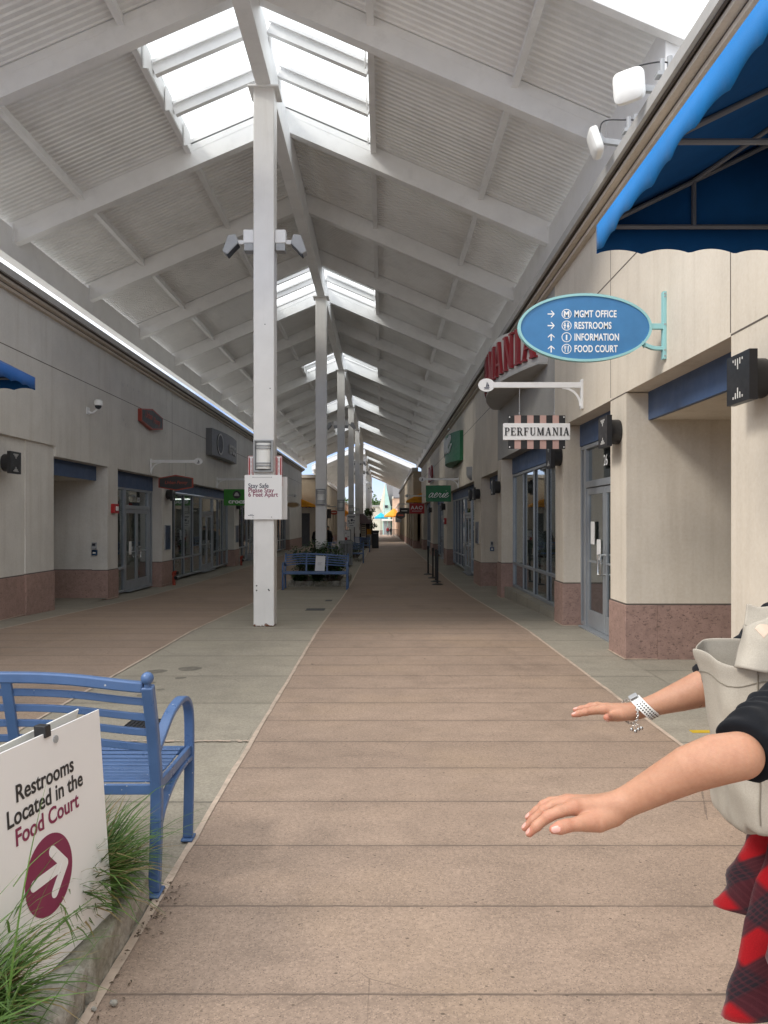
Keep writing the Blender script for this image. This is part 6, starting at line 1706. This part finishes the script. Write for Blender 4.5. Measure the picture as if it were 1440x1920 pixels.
N_fing = [[J(1077, 1514, 1.404, 13), J(1048, 1522, 1.400, 11.2), J(1027, 1531, 1.400, 10.3), J(1006, 1549, 1.402, 9), J(992.5, 1562.5, 1.404, 7.2)],
          [J(1066, 1504, 1.43, 12.2), J(1036, 1511, 1.430, 10.2), J(1020, 1520, 1.430, 9.6), J(1000, 1539, 1.432, 8.6), J(984.5, 1552, 1.434, 6.9)],
          [J(1062, 1502.5, 1.452, 11.5), J(1032, 1504, 1.456, 9.4), J(1019, 1510, 1.457, 8.9), J(1006, 1521, 1.459, 8), J(990.5, 1532.5, 1.461, 6.3)],
          [J(1072, 1506, 1.470, 10), J(1046, 1506, 1.476, 8.2), J(1030, 1511, 1.478, 7.6), J(1022, 1518, 1.479, 6.8), J(1012, 1527, 1.480, 5.6)],
          [J(1108, 1541, 1.386, 15.5), J(1086, 1544.5, 1.378, 13.2), J(1062, 1548.5, 1.372, 11.6), J(1050, 1552, 1.37, 11.8), J(1038.5, 1555, 1.369, 8.8)]]
def hand_arm(P, arm, palm, fing, kp=.004):
    pal = smin([chain(P, c) for c in palm] + [chain(P, arm)], kp)
    out = []
    for f in fing:
        d = chain(P, f, .0010)
        for i in (2, 3):      # creases and a slight thickening at the finger joints
            a = np.array(f[i-1][0]); c = np.array(f[i][0]); ax_ = (c-a)/np.linalg.norm(c-a); q = P-c; t = q@ax_; near = np.linalg.norm(q, axis=1) < f[i][1]*1.7
            d = d + np.where(near, .00075*(np.exp(-((t-.0016)/.0010)**2)+np.exp(-((t+.0016)/.0010)**2)) - .0009*np.exp(-(t/.006)**2), 0)
        out.append(smin([pal, d], .0024))
    return np.min(out, 0)
F_arm = [J(1350, 1279, 2.03, 34), J(1313, 1292.5, 2.035, 33), J(1275, 1306, 2.045, 27), J(1235, 1319.5, 2.05, 20.5), J(1206, 1328, 2.055, 17), J(1188, 1334, 2.06, 15.5)]
F_palm = [[J(1190, 1332, 2.05, 13), J(1160, 1331.5, 2.05, 12), J(1134, 1330, 2.05, 9)], [J(1190, 1332, 2.07, 13), J(1160, 1329, 2.075, 11), J(1138, 1327, 2.075, 8.5)],
          [J(1188, 1333, 2.085, 12), J(1160, 1330, 2.10, 10), J(1140, 1328, 2.10, 8)], [J(1184, 1338, 2.045, 12), J(1166, 1341, 2.035, 11), J(1152, 1343, 2.03, 8.5)]]
F_fing = [[J(1134, 1330.5, 2.05, 8.6), J(1112, 1332.5, 2.048, 7.4), J(1098, 1335, 2.046, 6.6), J(1085, 1338, 2.045, 5.9), J(1075.5, 1340.5, 2.045, 4.6)],
          [J(1138, 1327, 2.072, 8.5), J(1117, 1324, 2.073, 7.2), J(1104, 1326.5, 2.073, 6.4), J(1090, 1329, 2.073, 5.7), J(1078.5, 1331, 2.073, 4.5)],
          [J(1140, 1327.5, 2.098, 8), J(1120, 1322.5, 2.10, 6.6), J(1107, 1324, 2.10, 6), J(1096, 1328, 2.10, 5.2), J(1090, 1331, 2.10, 4.2)],
          [J(1142, 1330, 2.115, 7), J(1126, 1327, 2.12, 5.6), J(1116, 1328, 2.12, 5), J(1108, 1331, 2.12, 4)],
          [J(1158, 1343, 2.03, 8.5), J(1147, 1345, 2.015, 7.4), J(1139.5, 1345.5, 2.0, 7), J(1137.5, 1345.5, 1.99, 6)]]
NS, FS = (.93, 1.60, 1.305), (1.06, 2.0, 1.335)     # shoulders
NE, FE = N_arm[0][0], F_arm[0][0]
HIP = (1.13, 1.81)
def body_sdf(P):
    x, y = HIP
    tor = smin([cap(P, (x-.0, y-.07, .93), (x, y+.07, .93), .125, .125), cap(P, (x, y, 1.0), (x-.02, y, 1.2), .125, .13), cap(P, (x-.01, y-.09, 1.22), (x-.01, y+.09, 1.22), .115, .115),
                cap(P, NS, (x-.02, y-.04, 1.33), .055, .075), cap(P, FS, (x-.02, y+.04, 1.33), .062, .075), cap(P, (x-.01, y, 1.34), (x-.035, y, 1.44), .058, .052)], .02)
    head = smin([ell(P, (x-.055, y, 1.53), (.088, .072, .105)), ell(P, (x-.075, y, 1.485), (.065, .055, .07)), cap(P, (x-.150, y, 1.515), (x-.135, y, 1.545), .010, .007), cap(P, (x-.128, y, 1.463), (x-.128, y, 1.463), .018, .018), cap(P, (x-.03, y-.074, 1.52), (x-.03, y+.074, 1.52), .016, .016)], .010)
    legs = [smin([cap(P, (x, y+s*.085, .90), (x-.01, y+s*.085, .48), .088, .056), cap(P, (x-.01, y+s*.085, .48), (x+.0, y+s*.09, .36), .056, .058), cap(P, (x, y+s*.09, .36), (x+.015, y+s*.09, .08), .058, .037), cap(P, (x+.02, y+s*.09, .06), (x-.13, y+s*.10, .03), .038, .026)], .012) for s in (-1, 1)]
    up = smin([cap(P, NE, NS, .034, .05)], .01); uf = cap(P, FE, FS, .036, .05)
    return np.min([smin([tor, head], .02), smin([tor]+legs, .02), up, uf], 0)
skin = NT('skin')
f1 = skin.noise(9, 5, .6); f2 = skin.noise(170, 3, .6)
c_ = skin.ramp(f1, [(.3, (.42,.213,.132)), (.7, (.515,.283,.184))])
bl_ = skin.n('ShaderNodeAttribute'); bl_.attribute_name = 'blush'; c_ = skin.mix(skin.math('MULTIPLY', bl_.outputs['Fac'], skin.ramp(skin.noise(45, 4, .6), [(.3, .55), (.7, 1.0)])), c_, (.47,.165,.115))
fr_ = skin.noise(16, 6, .65); c_ = skin.mix(skin.ramp(fr_, [(.50, 0.0), (.72, .5)]), c_, (.36,.155,.092)); c_ = skin.mix(.18, c_, skin.ramp(f2, [(.35, (.42,.36,.34)), (.65, (.58,.6,.6))]), 'OVERLAY')
skin.base(c_); skin.set(Roughness=.5); skin.p.inputs['Subsurface Weight'].default_value = .25; skin.p.inputs['Subsurface Radius'].default_value = (1.0, .35, .2); skin.p.inputs['Subsurface Scale'].default_value = .006
skin.p.inputs['Specular IOR Level'].default_value = .4
sn_ = skin.n('ShaderNodeTexVoronoi'); sn_.inputs['Scale'].default_value = 650; skin.l(skin.tc.outputs['Object'], sn_.inputs['Vector'])
skin.bump(skin.math('ADD', skin.math('MULTIPLY', sn_.outputs['Distance'], .6), skin.noise(60, 5, .7)), .22, .002)
M['skin'] = skin.m
M['nail'] = paint('fingernail', (.66,.36,.30), .34, .05)
M['tip'] = paint('fingertip_skin', (.70,.30,.22), .5, .08, 40)
M['black_top'] = cloth('black_jersey', (.007,.008,.011), .85, 260, .3, .06)
M['canvas'] = cloth('grey_canvas', (.40,.365,.31), .95, 420, .14, .05)
M['leggings'] = cloth('dark_leggings', (.018,.020,.022), .8, 300, .2, .3)
M['hair'] = paint('dark_hair', (.03,.018,.012), .5, .4, 90)
PT = thing('person', 'person at the right edge holding both arms out, red plaid shirt tied at the waist', 'person', (HIP[0], HIP[1], 0))
allv = []; allf = []; off = 0
def bb(chs, pad):
    p = np.array([q[0] for c in chs for q in c]); r = max(q[1] for c in chs for q in c); return p.min(0)-r-pad, p.max(0)+r+pad
for arm, palm, fing, h, sh in ((N_arm, N_palm, N_fing, .0016, NS), (F_arm, F_palm, F_fing, .0022, FS)):
    lo, hi = bb([arm]+palm+fing, .012)
    V, Fc = surface_nets(lambda P: hand_arm(P, arm, palm, fing), lo, hi, h)
    allv.append(V); allf.append(Fc+off); off += len(V)
x, y = HIP
V, Fc = surface_nets(body_sdf, (.50, 1.22, -.02), (1.38, 2.16, 1.68), .008)
allv.append(V); allf.append(Fc+off)
V = np.concatenate(allv); Fc = np.concatenate(allf)
m = MB(); m.v = [tuple(p) for p in V]; m.f = [tuple(q) for q in Fc]
body = m.build('body', M['skin'], PT, smooth='all')
body.data.materials.append(M['nail'])
# nails: small patches on the fingertips, facing up and towards the tip
cen = V[Fc].mean(1); e1 = V[Fc[:,1]]-V[Fc[:,0]]; e2 = V[Fc[:,2]]-V[Fc[:,0]]; nr = np.cross(e1, e2); nr /= np.linalg.norm(nr, axis=1)[:,None]+1e-12
mi = np.zeros(len(Fc), np.int32)
for fs_, thumb in ((N_fing, 4), (F_fing, 4)):
    for i, f in enumerate(fs_):
        a = np.array(f[-2][0]); b = np.array(f[-1][0]); r_ = f[-1][1]; d = (b-a)/np.linalg.norm(b-a); c = b + d*r_*.15 - d*r_*.35
        if i == thumb: outv = np.array((-.15, -.95, .25)) if fs_ is N_fing else np.array((0,-.2,-1.))
        else: outv = np.array((-.45, -.2, .85))
        outv = outv - d*(outv@d); outv /= np.linalg.norm(outv); sd = np.cross(d, outv)
        q = cen - c; ok = (np.abs(q@sd) < r_*.66) & (((q@sd)/(r_*.72))**2 + ((q@d)/(r_*.95))**2 < 1) & (nr@outv > .45) & (np.linalg.norm(q, axis=1) < r_*2)
        mi[ok] = 1
body.data.polygons.foreach_set('material_index', mi)
bl = np.zeros(len(V), np.float32)
for fs_ in (N_fing, F_fing):
    for f in fs_:
        for (p, r_), k, w_ in ((f[-1], 2.2, .9), (f[2], 1.5, .55), (f[3], 1.4, .45), (f[0], 1.3, .35)):
            bl = np.maximum(bl, w_*np.exp(-(np.linalg.norm(V-np.array(p), axis=1)/(k*r_))**2))
at_ = body.data.attributes.new('blush', 'FLOAT', 'POINT'); at_.data.foreach_set('value', bl)
# black top: torso and pushed-up sleeves, with folds
def fold(P, amp=.006, k=26): return np.array([noise.noise(Vector((p[0]*k*.5, p[1]*k*.5, p[2]*k)))*amp for p in P], np.float32)
def top_sdf(P):
    x, y = HIP
    tor = smin([cap(P, (x, y-.07, .97), (x, y+.07, .97), .15, .15), cap(P, (x, y, 1.0), (x-.02, y, 1.2), .148, .15), cap(P, (x-.01, y-.09, 1.22), (x-.01, y+.09, 1.22), .132, .132), cap(P, NS, (x-.02, y-.04, 1.33), .070, .09), cap(P, FS, (x-.02, y+.04, 1.33), .082, .09)], .02)
    tor = np.maximum(tor, .90-P[:,2]); tor = np.maximum(tor, P[:,2]-1.41)
    n_ = np.array(NS)-np.array(NE); L = np.linalg.norm(n_); n_ /= L
    t = (P-np.array(NE))@n_
    w = .0030*np.sin(t*120 + 26*P[:,2]+ 30*P[:,0]+3*np.sin(P[:,1]*40)) * np.clip((t-.0)/.05, 0, 1)*np.clip((.26-t)/.1, 0, 1)
    sl = cap(P, np.array(NE)-n_*.05, NS, .055, .067) - w
    sl = np.maximum(sl, (.018 + .25*np.abs((P-np.array(NE))@np.cross(n_, (0,0,1)))*0) - t)
    m_ = np.array(FS)-np.array(FE); m_ /= np.linalg.norm(m_)
    hx = at(1309.5, 1280, 2.03).x
    sf = smin([cap(P, tuple(at(1300, 1288, 2.035)), FE, .052, .056), cap(P, FE, FS, .056, .075)], .01) - .002*np.sin(P[:,0]*200+P[:,2]*60)
    sf = np.maximum(sf, hx - P[:,0] + .12*(P[:,2]-1.2))
    return np.minimum(smin([tor, sl], .015), smin([tor, sf], .015))
def top_final(P):
    d = top_sdf(P); near = np.abs(d) < .02
    if near.any(): d[near] += fold(P[near], .008, 22) + fold(P[near]+3.1, .0035, 60)
    return d
V, Fc = surface_nets(top_final, (.52, 1.20, .88), (1.32, 2.14, 1.44), .0052)
m = MB(); m.v = [tuple(p) for p in V]; m.f = [tuple(q) for q in Fc]
o = m.build('black_top', M['black_top'], PT, smooth='all'); s = o.modifiers.new('smooth', 'SMOOTH'); s.iterations = 2; s.factor = .5
# seam along the near sleeve
# leggings, shoes, hair, eyes
def leg_sdf(P):
    x, y = HIP
    return np.min([cap(P, (x, y-.07, .93), (x, y+.07, .93), .142, .142)]+[smin([cap(P, (x, y+s*.085, .93), (x-.01, y+s*.085, .48), .105, .064), cap(P, (x-.01, y+s*.085, .48), (x, y+s*.09, .36), .064, .066), cap(P, (x, y+s*.09, .36), (x+.015, y+s*.09, .10), .066, .045)], .012) for s in (-1, 1)], 0)
V, Fc = surface_nets(lambda P: np.maximum(leg_sdf(P), np.maximum(P[:,2]-.96, .10-P[:,2])), (.96, 1.56, .08), (1.30, 2.06, 1.0), .009)
m = MB(); m.v = [tuple(p) for p in V]; m.f = [tuple(q) for q in Fc]; m.build('leggings', M['leggings'], PT, smooth='all')
for s in (-1, 1):
    V, Fc = surface_nets(lambda P: np.maximum(smin([cap(P, (x+.03, y+s*.09, .055), (x-.14, y+s*.105, .035), .05, .04), cap(P, (x+.02, y+s*.09, .05), (x+.015, y+s*.09, .11), .05, .047)], .012), np.maximum(.0-P[:,2], P[:,2]-.12)), (x-.22, y+s*.095-.09, -.02), (x+.12, y+s*.095+.09, .14), .008)
    m = MB(); m.v = [tuple(p) for p in V]; m.f = [tuple(q) for q in Fc]; m.build('shoe', M['blackmetal'], PT, smooth='all')
    MB().ball((x-.128, y+s*.030, 1.53), .013, 12, 8).build('eye', M['boxwhite'], PT, smooth='all'); MB().ball((x-.1375, y+s*.030, 1.53), .006, 8, 6).build('iris', M['hair'], PT, smooth='all')
def hair_sdf(P):
    d = smin([ell(P, (x-.045, y, 1.545), (.105, .090, .115)), ell(P, (x+.03, y, 1.45), (.06, .085, .16))], .02)
    return np.maximum(d, -ell(P, (x-.14, y, 1.49), (.095, .07, .085)))
V, Fc = surface_nets(hair_sdf, (x-.18, y-.13, 1.26), (x+.13, y+.13, 1.69), .008)
m = MB(); m.v = [tuple(p) for p in V]; m.f = [tuple(q) for q in Fc]; m.build('hair', M['hair'], PT, smooth='all')
m = MB(); m.ribbon([(x-.138+.012*abs(k)/3*.5, y+.008*k, 1.478-.0008*abs(k)) for k in range(-3, 4)], .008, .006, (0,0,1)); m.build('mouth', M['txtmaroon'], PT)
# watch strap on the far wrist, with perforations; chain bracelet
def wrist_frame(c, d):
    c = Vector(c); d = Vector(d).normalized(); u = (Vector((0,0,1)) - d*d.z).normalized(); return c, d, u, d.cross(u)
wc, wd, wu, ws = wrist_frame(at(1209, 1326.5, 2.055), Vector(F_arm[3][0])-Vector(F_arm[5][0]) + Vector((0,0,.014)))
m = MB(); n = 40; vs = []
ru, rs = .0325, .0345
for i in range(n):
    a = 2*math.pi*i/n
    for (k, t) in ((1, -.0145), (1.085, -.0135), (1.085, .0135), (1, .0145)): vs.append(wc + wu*(ru*k*math.cos(a)) + ws*(rs*k*math.sin(a)) + wd*(t - .010*math.cos(a)))
m.add(vs, [(i*4+j, ((i+1)%n)*4+j, ((i+1)%n)*4+(j+1)%4, i*4+(j+1)%4) for i in range(n) for j in range(4)])
W_ = m.build('watch_strap', M['boxwhite'], PT, smooth=True)
m = MB()
for i in range(13):
    a = R(48 + i*10.5)   # camera-facing side and below
    for q, t in enumerate((-.0075, 0, .0075)):
        aa = a + (R(3.8) if q == 1 else 0); nrm = (wu*math.cos(aa)/ru + ws*math.sin(aa)/rs).normalized(); tan = wd.cross(nrm)
        for sg in (1,):
            c = wc + wu*(ru*1.087*math.cos(aa)) + ws*(rs*1.087*math.sin(aa)) + wd*(t - .010*math.cos(aa)); m.add([c+nrm*.0004+(tan*math.cos(b)+wd*math.sin(b))*.0023 for b in np.linspace(0, 2*math.pi, 9)[:-1]], [tuple(range(8))])
m.build('perforation', M['txtblack'], W_)
m = MB(); c = wc + wu*(ru*1.12) - wd*.012; m.obox(c + wu*.004, wd, ws, wu, .012, .016, .002); m.build('watch_case', M['greyfix'], W_, bevel=.003)
bc, bd, bu, bs = wrist_frame(at(1180, 1334, 2.075), (1, .0, .05))
m = MB()
for i in range(34):
    a = 2*math.pi*i/34; ru, rs = .0275, .066
    p = bc + bu*(ru*math.cos(a)) + bs*(rs*math.sin(a)) + bd*(.008*math.cos(a)); tng = (bs*math.cos(a)-bu*math.sin(a)).normalized(); side = bd if i % 2 else (bu*math.cos(a)+bs*math.sin(a))
    pts = [p + tng*(.0042*math.cos(b)) + side*(.0027*math.sin(b)) for b in np.linspace(0, 2*math.pi, 9)]; m.tube(pts, .0011, 5, cap=False)
for k, (dx, dz) in enumerate(((-.008, -.040), (.002, -.046), (.010, -.041), (.018, -.038))):
    p = bc + bd*dx + Vector((0, -.045, dz*.9)); m.ball(p, .0048, 8, 6, (1, .5, 1.1)); m.tube([bc+bd*dx*.4+Vector((0,-.045,-.022)), p], .0009, 5)
m.build('bracelet', M['steel'], PT, smooth='all')
# plaid shirt tied at the waist: hanging folds, two layers of hem
pl = NT('red_plaid'); uvn = pl.n('ShaderNodeUVMap'); sp = pl.n('ShaderNodeSeparateXYZ'); mp = pl.n('ShaderNodeMapping'); mp.inputs['Rotation'].default_value = (0,0,R(40)); pl.l(uvn.outputs[0], mp.inputs['Vector']); pl.l(mp.outputs[0], sp.inputs[0])
def band(o):
    f = pl.math('FRACT', pl.math('DIVIDE', o, .115)); d = pl.math('ABSOLUTE', pl.math('SUBTRACT', f, .5)); return pl.ramp(d, [(.20, 1.0), (.27, 0.0)]), pl.ramp(pl.math('ABSOLUTE', pl.math('SUBTRACT', pl.math('FRACT', pl.math('DIVIDE', o, .135/12)), .5)), [(.12, .30), (.2, 0.0)])
bx_, lx_ = band(sp.outputs['X']); by_, ly_ = band(sp.outputs['Y'])
c_ = pl.mix(pl.math('MULTIPLY', bx_, .84), (.29,.006,.010), (.012,.013,.018)); c_ = pl.mix(pl.math('MULTIPLY', by_, .84), c_, (.014,.015,.020)); c_ = pl.mix(pl.math('MULTIPLY', lx_, bx_), c_, (.095,.022,.028)); c_ = pl.mix(pl.math('MULTIPLY', ly_, by_), c_, (.095,.022,.028))
wv = pl.noise(600, 2); c_ = pl.mix(.5, c_, pl.ramp(wv, [(.3, .36), (.7, .64)]), 'OVERLAY'); pl.base(c_); pl.set(Roughness=.9); pl.p.inputs['Sheen Weight'].default_value = .2; pl.p.inputs['Specular IOR Level'].default_value = .1; pl.bump(pl.math('ADD', wv, pl.math('MULTIPLY', pl.noise(30, 4), 1.5)), .35, .002)
M['plaid'] = pl.m
def shirt(name, a0, a1, zt, zb, r0, r1, seed, hemdip, ph):
    m = MB(); n, k = 60, 26; vs = []; uv = []
    for i in range(n+1):
        a = a0+(a1-a0)*i/n
        for j in range(k+1):
            t = j/k; zz = zt + (zb + hemdip(a) - zt)*t
            rr = r0+(r1-r0)*t**.8; rr += (.010+.040*t)*math.sin(a*6+ph+.9*t) + .014*t*math.sin(a*13+ph*2+2*t) + .016*noise.noise(Vector((a*3, t*5, seed))) + .007*noise.noise(Vector((a*9+t*2, t*12, seed)))
            if j >= k-1: rr += .004
            vs.append((HIP[0]-.06 - rr*math.cos(a), HIP[1] + rr*1.12*math.sin(a), zz)); uv.append((a*.26, zz+.03*math.sin(a*6+ph)))
    fs = [(i*(k+1)+j, (i+1)*(k+1)+j, (i+1)*(k+1)+j+1, i*(k+1)+j+1) for i in range(n) for j in range(k)]
    m.add(vs, fs); m.uv = uv; o = m.build(name, M['plaid'], PT, smooth='all'); s = o.modifiers.new('solid', 'SOLIDIFY'); s.thickness = .003; s.offset = 0; s.use_rim = True
    return o
# angle 0 faces -x (left of the view), negative angles face the camera
shirt('plaid_shirt', R(-150), R(-8), .955, .500, .155, .236, 3, lambda a: .012*math.sin(a*9), 1.2)
shirt('shirt_tail', R(-40), R(70), .955, .66, .125, .205, 8, lambda a: -.075*max(0, -a*1.2) + .010*math.sin(a*8), 4.0)
# ------------------------------------------------------------------ the tote bag hanging from the arm
TB = thing('tote_bag', 'grey canvas tote bag hanging open between the outstretched arms of the nearest person', 'bag', (.95, 1.75, .93))
def ringpts(z, t):
    """footprint of the bag at height fraction t (0 bottom .. 1 rim)"""
    e = 1 - (1-min(1, t/.08))**2 if t < .08 else 1
    A = Vector((.783 + (.718-.783)*t, 1.765, 0)); B = Vector((.802+(.792-.802)*t, 1.632-.0*t, 0)); Cc = Vector((1.06, 1.60, 0)); Dd = Vector((1.06, 1.83, 0)); Ee = Vector((.80-.03*t, 1.85, 0))
    cen = (A+B+Cc+Dd+Ee)/5; P = [A, A.lerp(B,.5)+Vector((-.012*t-.004,-.004,0)), B, B.lerp(Cc,.5)+Vector((0,-.012,0)), Cc, Dd, Ee]
    P = [cen + (p-cen)*(.93+.07*e) for p in P]
    return P
m = MB(); K = 24; NP = 70; vs = []; uv = []
for j in range(K+1):
    t = j/K; P = ringpts(0, t); P = P + [P[0]]
    dens = []
    for a, b in zip(P, P[1:]):
        for q in range(10): dens.append(a.lerp(b, q/10))
    nn = len(dens)
    for i, p in enumerate(dens):
        q = (dens[(i-1)%nn]+dens[(i+1)%nn]+p*2)/4
        zb = .925 + .035*((q.x-.78)/.2)*0 + (.018 if 12 < i < 45 else 0)
        zr_ = 1.332 - .016*max(0, math.cos((i-14)/nn*6.283)) + .010*math.sin(i*.35)
        zz = zb + (zr_-zb)*t
        cen = Vector((.93, 1.73, 0)); dirn = (q-cen).normalized()
        wr = .014*noise.noise(Vector((q.x*10+1.7, q.y*10, zz*6))) + .009*noise.noise(Vector((q.x*30+zz*8, q.y*30, zz*14))) + .004*math.sin(zz*19 + q.x*40 + q.y*25) * (1-abs(2*t-1)) + (.0028 if t > .94 else 0)
        q = q + dirn*wr
        vs.append((q.x, q.y, zz))
nn = len(dens)
fs = [(j*nn+i, j*nn+(i+1)%nn, (j+1)*nn+(i+1)%nn, (j+1)*nn+i) for j in range(K) for i in range(nn)] + [tuple(range(nn-1,-1,-1))]
m.add(vs, fs); o = m.build('bag_body', M['canvas'], TB, smooth='all'); s = o.modifiers.new('solid', 'SOLIDIFY'); s.thickness = .004; s.offset = -1; s = o.modifiers.new('sub', 'SUBSURF'); s.levels = 1; s.render_levels = 1
# stitched hem and side seam
def ringline(j, i0, i1, off=.0012): return [Vector(vs[j*nn+(i%nn)]) + (Vector((vs[j*nn+(i%nn)][0]-.93, vs[j*nn+(i%nn)][1]-1.73, 0))).normalized()*off for i in range(i0, i1)]
m = MB(); m.tube(ringline(K-3, 0, 40, .0010), .0013, 5); m.tube([Vector(vs[j*nn+20]) + Vector((-.0006,-.0008,0)) for j in range(2, K)], .0016, 5); m.build('seam', cloth('seam_thread', (.22,.195,.155)), TB)
# gusset pulled up into the strap, and the second strap behind
def sheet(name, rows, mat, wob=.004, thick=.003, seed=1):
    m = MB(); R_ = [[Vector(p) for p in r] for r in rows]; nu = 14; grid = []
    rs = [smoothpath(r, max(2, nu//(len(r)-1))) for r in R_]; L = min(len(r) for r in rs)
    cols = [smoothpath([r[i] for r in rs], 6) for i in range(L)]; H = len(cols[0]); vv = []
    for i in range(L):
        for j in range(H): vv.append(cols[i][j] + noise.noise_vector(cols[i][j]*22+Vector((seed,0,0)))*wob)
    m.add(vv, [(i*H+j, (i+1)*H+j, (i+1)*H+j+1, i*H+j+1) for i in range(L-1) for j in range(H-1)])
    o = m.build(name, mat, TB, smooth='all'); s = o.modifiers.new('solid', 'SOLIDIFY'); s.thickness = thick; s.offset = 0; return o
A = lambda u, v, Y: tuple(at(u, v, Y))
sheet('strap', [[A(1377, 1250, 1.66), A(1392, 1253, 1.63), A(1414, 1256, 1.615), A(1446, 1262, 1.61)], [A(1385, 1222, 1.675), A(1396, 1222, 1.645), A(1416, 1226, 1.625), A(1448, 1222, 1.62)], [A(1390, 1192, 1.69), A(1399, 1192, 1.655), A(1418, 1196, 1.64), A(1452, 1188, 1.63)], [A(1392, 1173, 1.70), A(1400, 1176, 1.67), A(1420, 1166, 1.66), A(1458, 1150, 1.65)]], M['canvas'], .004, .004, 3)
sheet('strap', [[A(1396, 1172, 1.74), A(1420, 1180, 1.73), A(1470, 1180, 1.72)], [A(1399, 1150, 1.75), A(1425, 1158, 1.74), A(1475, 1160, 1.73)], [A(1401, 1133, 1.755), A(1428, 1138, 1.75), A(1480, 1132, 1.74)]], M['canvas'], .003, .004, 7)
sheet('care_tag', [[A(1415, 1179, 1.60), A(1432, 1197, 1.585)], [A(1424, 1171, 1.60), A(1438, 1190, 1.585)], [A(1443, 1172, 1.60), A(1444, 1181, 1.59)]], M['seam'], .001, .001, 9)

# ------------------------------------------------------------------ distant people
def small_person(x, y, h, top, leg, label, yaw=0, stride=.12):
    g = gz(y); k = h/1.7
    T = thing('person', label, 'person', (x, y, g))
    def f(P):
        Q = (P-np.array((x, y, g)))/k
        tor = smin([cap(Q, (-.06,0,.95), (.06,0,.95), .12, .12), cap(Q, (-.10,0,1.28), (.10,0,1.28), .10, .10), cap(Q, (0,0,1.0), (0,0,1.25), .14, .14), cap(Q, (0,0,1.35), (0,0,1.45), .055, .05)], .03)
        return np.min([smin([tor, ell(Q, (0,-.01,1.57), (.078,.095,.115))], .02)] + [smin([tor, cap(Q, (s*.09,0,.9), (s*.10,-s*stride*.5,.48), .085, .06), cap(Q, (s*.10,-s*stride*.5,.48), (s*.10,-s*stride+.05,.06), .06, .04), cap(Q, (s*.10,-s*stride+.05,.04), (s*.10,-s*stride-.12,.03), .04, .03)], .02) for s in (-1,1)]
                      + [smin([tor, cap(Q, (s*.17,0,1.33), (s*.23,s*.04,1.05), .05, .042), cap(Q, (s*.23,s*.04,1.05), (s*.22,s*.10-.06,.80), .042, .03), cap(Q, (s*.22,s*.10-.06,.80), (s*.21,s*.10-.10,.72), .03, .025)], .015) for s in (-1,1)], 0)*k
    V, Fc = surface_nets(f, (x-.4*k, y-.4*k, g-.03), (x+.4*k, y+.4*k, g+h+.06), .022)
    m = MB(); m.v = [tuple(p) for p in V]; m.f = [tuple(q) for q in Fc]; o = m.build('body', M['skin'], T, smooth='all')
    for nm, zlo, zhi, mt, ex in (('jacket', .86, 1.45, top, .014), ('trousers', .10, .92, leg, .012), ('hair', 1.58, 1.75, M['hair'], .012), ('shoes', -.02, .10, M['blackmetal'], .012)):
        V, Fc = surface_nets(lambda P: np.maximum(f(P)-ex, np.maximum(P[:,2]-(g+zhi*k), (g+zlo*k)-P[:,2])), (x-.42*k, y-.42*k, g-.03), (x+.42*k, y+.42*k, g+h+.06), .022)
        m = MB(); m.v = [tuple(p) for p in V]; m.f = [tuple(q) for q in Fc]; m.build(nm, mt, T, smooth='all')
    return T
darkcl = cloth('dark_jacket', (.012,.012,.014), .9, 200); redcl = cloth('dark_red_jacket', (.22,.015,.025), .9, 200); greycl = cloth('grey_trousers', (.06,.06,.065), .9, 200)
Yp = 44.0
small_person(at(594, 0, Yp).x, Yp, 1.68, darkcl, greycl, 'person in dark clothes half hidden left of the second column')
small_person(at(613.5, 0, Yp).x, Yp+.4, 1.72, darkcl, darkcl, 'person in a black coat half hidden right of the second column')
Yp = 148.0
small_person(at(727, 0, Yp).x, Yp, 1.72, redcl, greycl, 'person in a dark red top walking on the sunlit far plaza')
small_person(at(732.5, 0, Yp+2).x, Yp+2, 1.6, darkcl, greycl, 'person in dark clothes walking beside the one in the red top')
